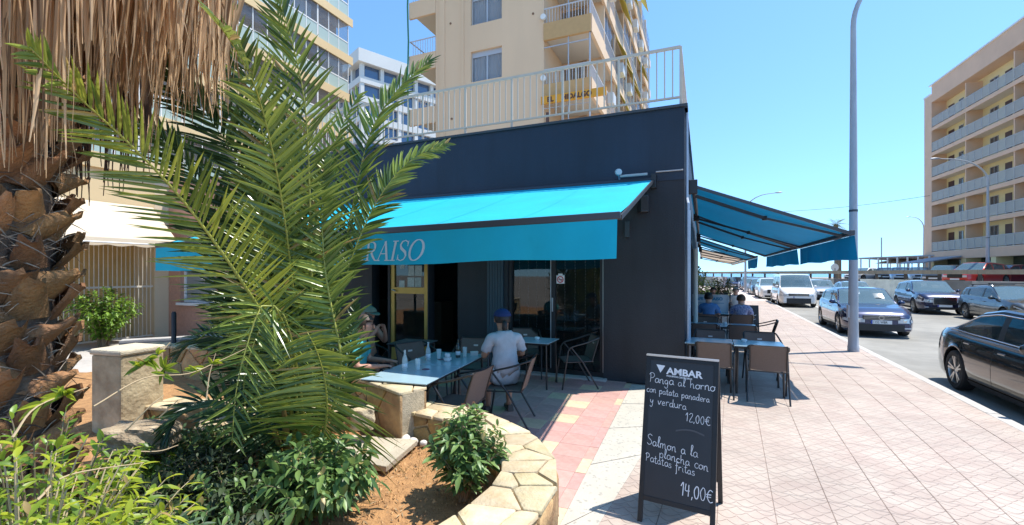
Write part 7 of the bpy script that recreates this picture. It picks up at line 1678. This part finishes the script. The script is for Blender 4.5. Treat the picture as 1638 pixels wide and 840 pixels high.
MB().tube([HP(.0, 1.22, 2.6), HP(-5.2, 1.22, 2.6)], .02, 6).build('front_bar', M_white, caw, world=True); MB().tube([HP(-2.7, 1.2, 0), HP(-2.7, 1.2, 2.6)], .035, 8).build('post', M_white, caw, world=True)
shrub('round_bush', gd(166, 556), 'round bright green bush in front of the cream shop fence', 'bush', 120, 1.62, .74, .13, M_lb, 51, dens=30, asp=.5)
MB().box(gd(166, 556)+V((0, 0, .0)), (.01, .01, .01))

# ------------------------------------------------------------------ end of the street terrace
hp_ = empty('wooden_planter', V((7.1, 18.5, 0)), -radians(24), 'long wooden planter box under the hedge at the end of the street terrace', 'planter')
MB().box((0, 0, .45), (2.0, .5, .9)).build('planter_box', mat('planter wood', (.36, .22, .10), .8, var=.2, scale=8), hp_)
shrub('hedge_plant', V((7.0, 18.6, .85)), 'dense green hedge plant growing out of the wooden planter', 'plant', 90, 1.55, .95, .16, M_lg, 61, dens=26, asp=.5)
shrub('hedge_plant', V((8.3, 20.0, .0)), 'light green bush right of the hedge at the street terrace', 'plant', 50, 2.1, .8, .16, M_lb, 62, dens=22, asp=.5)
shrub('dark_shrub', V((11.3, 24.5, .0)), 'dark round shrub at the far end of the pavement', 'shrub', 80, 1.7, .95, .17, M_ldk, 63, dens=24, asp=.5)
def far_palm(base, H_, label, seed):
    r = random.Random(seed); t = empty('street_palm', base, 0, label, 'palm', 'palms by the sea front'); MB().tube([(0, 0, 0), (.1, 0, H_*.5), (0, 0, H_)], [.36, .27, .24], 10).build('trunk', mat('palm bark', (.22, .17, .12), .9, var=.2), t, smooth=60); mb = MB()
    for k in range(22):
        a = k*2.4; el = r.uniform(-.35, 1.1); P0 = V((0, 0, H_)); d = V((cos(a)*cos(el), sin(a)*cos(el), sin(el)))
        for j in range(9):
            f = j/9; p = P0+d*(1.7*f)+V((0, 0, -.7*f*f))
            for s in (-1, 1): blade(mb, p, d*.7+d.cross(V((0, 0, 1))).normalized()*s, V((0, 0, 1)), .5*(1-f*.4), .06, .3, 3, rnd=r)
    mb.build('crown', leafmat('far palm leaf', (.25, .24, .08), (.12, .13, .05), .2, .6), t, kind='stuff'); return t
far_palm(V((43.2, 60, .3)), 8.0, 'palm whose crown pokes above the street awning tip', 1); far_palm(V((44.6, 61.5, .3)), 6.2, 'shorter palm trunk right of the first sea front palm', 2)
sgn = empty('information_board', V((42.3, 59, .3)), 0, 'small white round edged board between the two sea front palm trunks', 'board'); MB().tube([(0, 0, 0), (0, 0, 2.2)], .08, 8).build('post', M_dgrey, sgn); MB().tube([(0, -.06, 2.3), (0, .06, 2.3)], .5, 16).build('board_face', M_white, sgn)
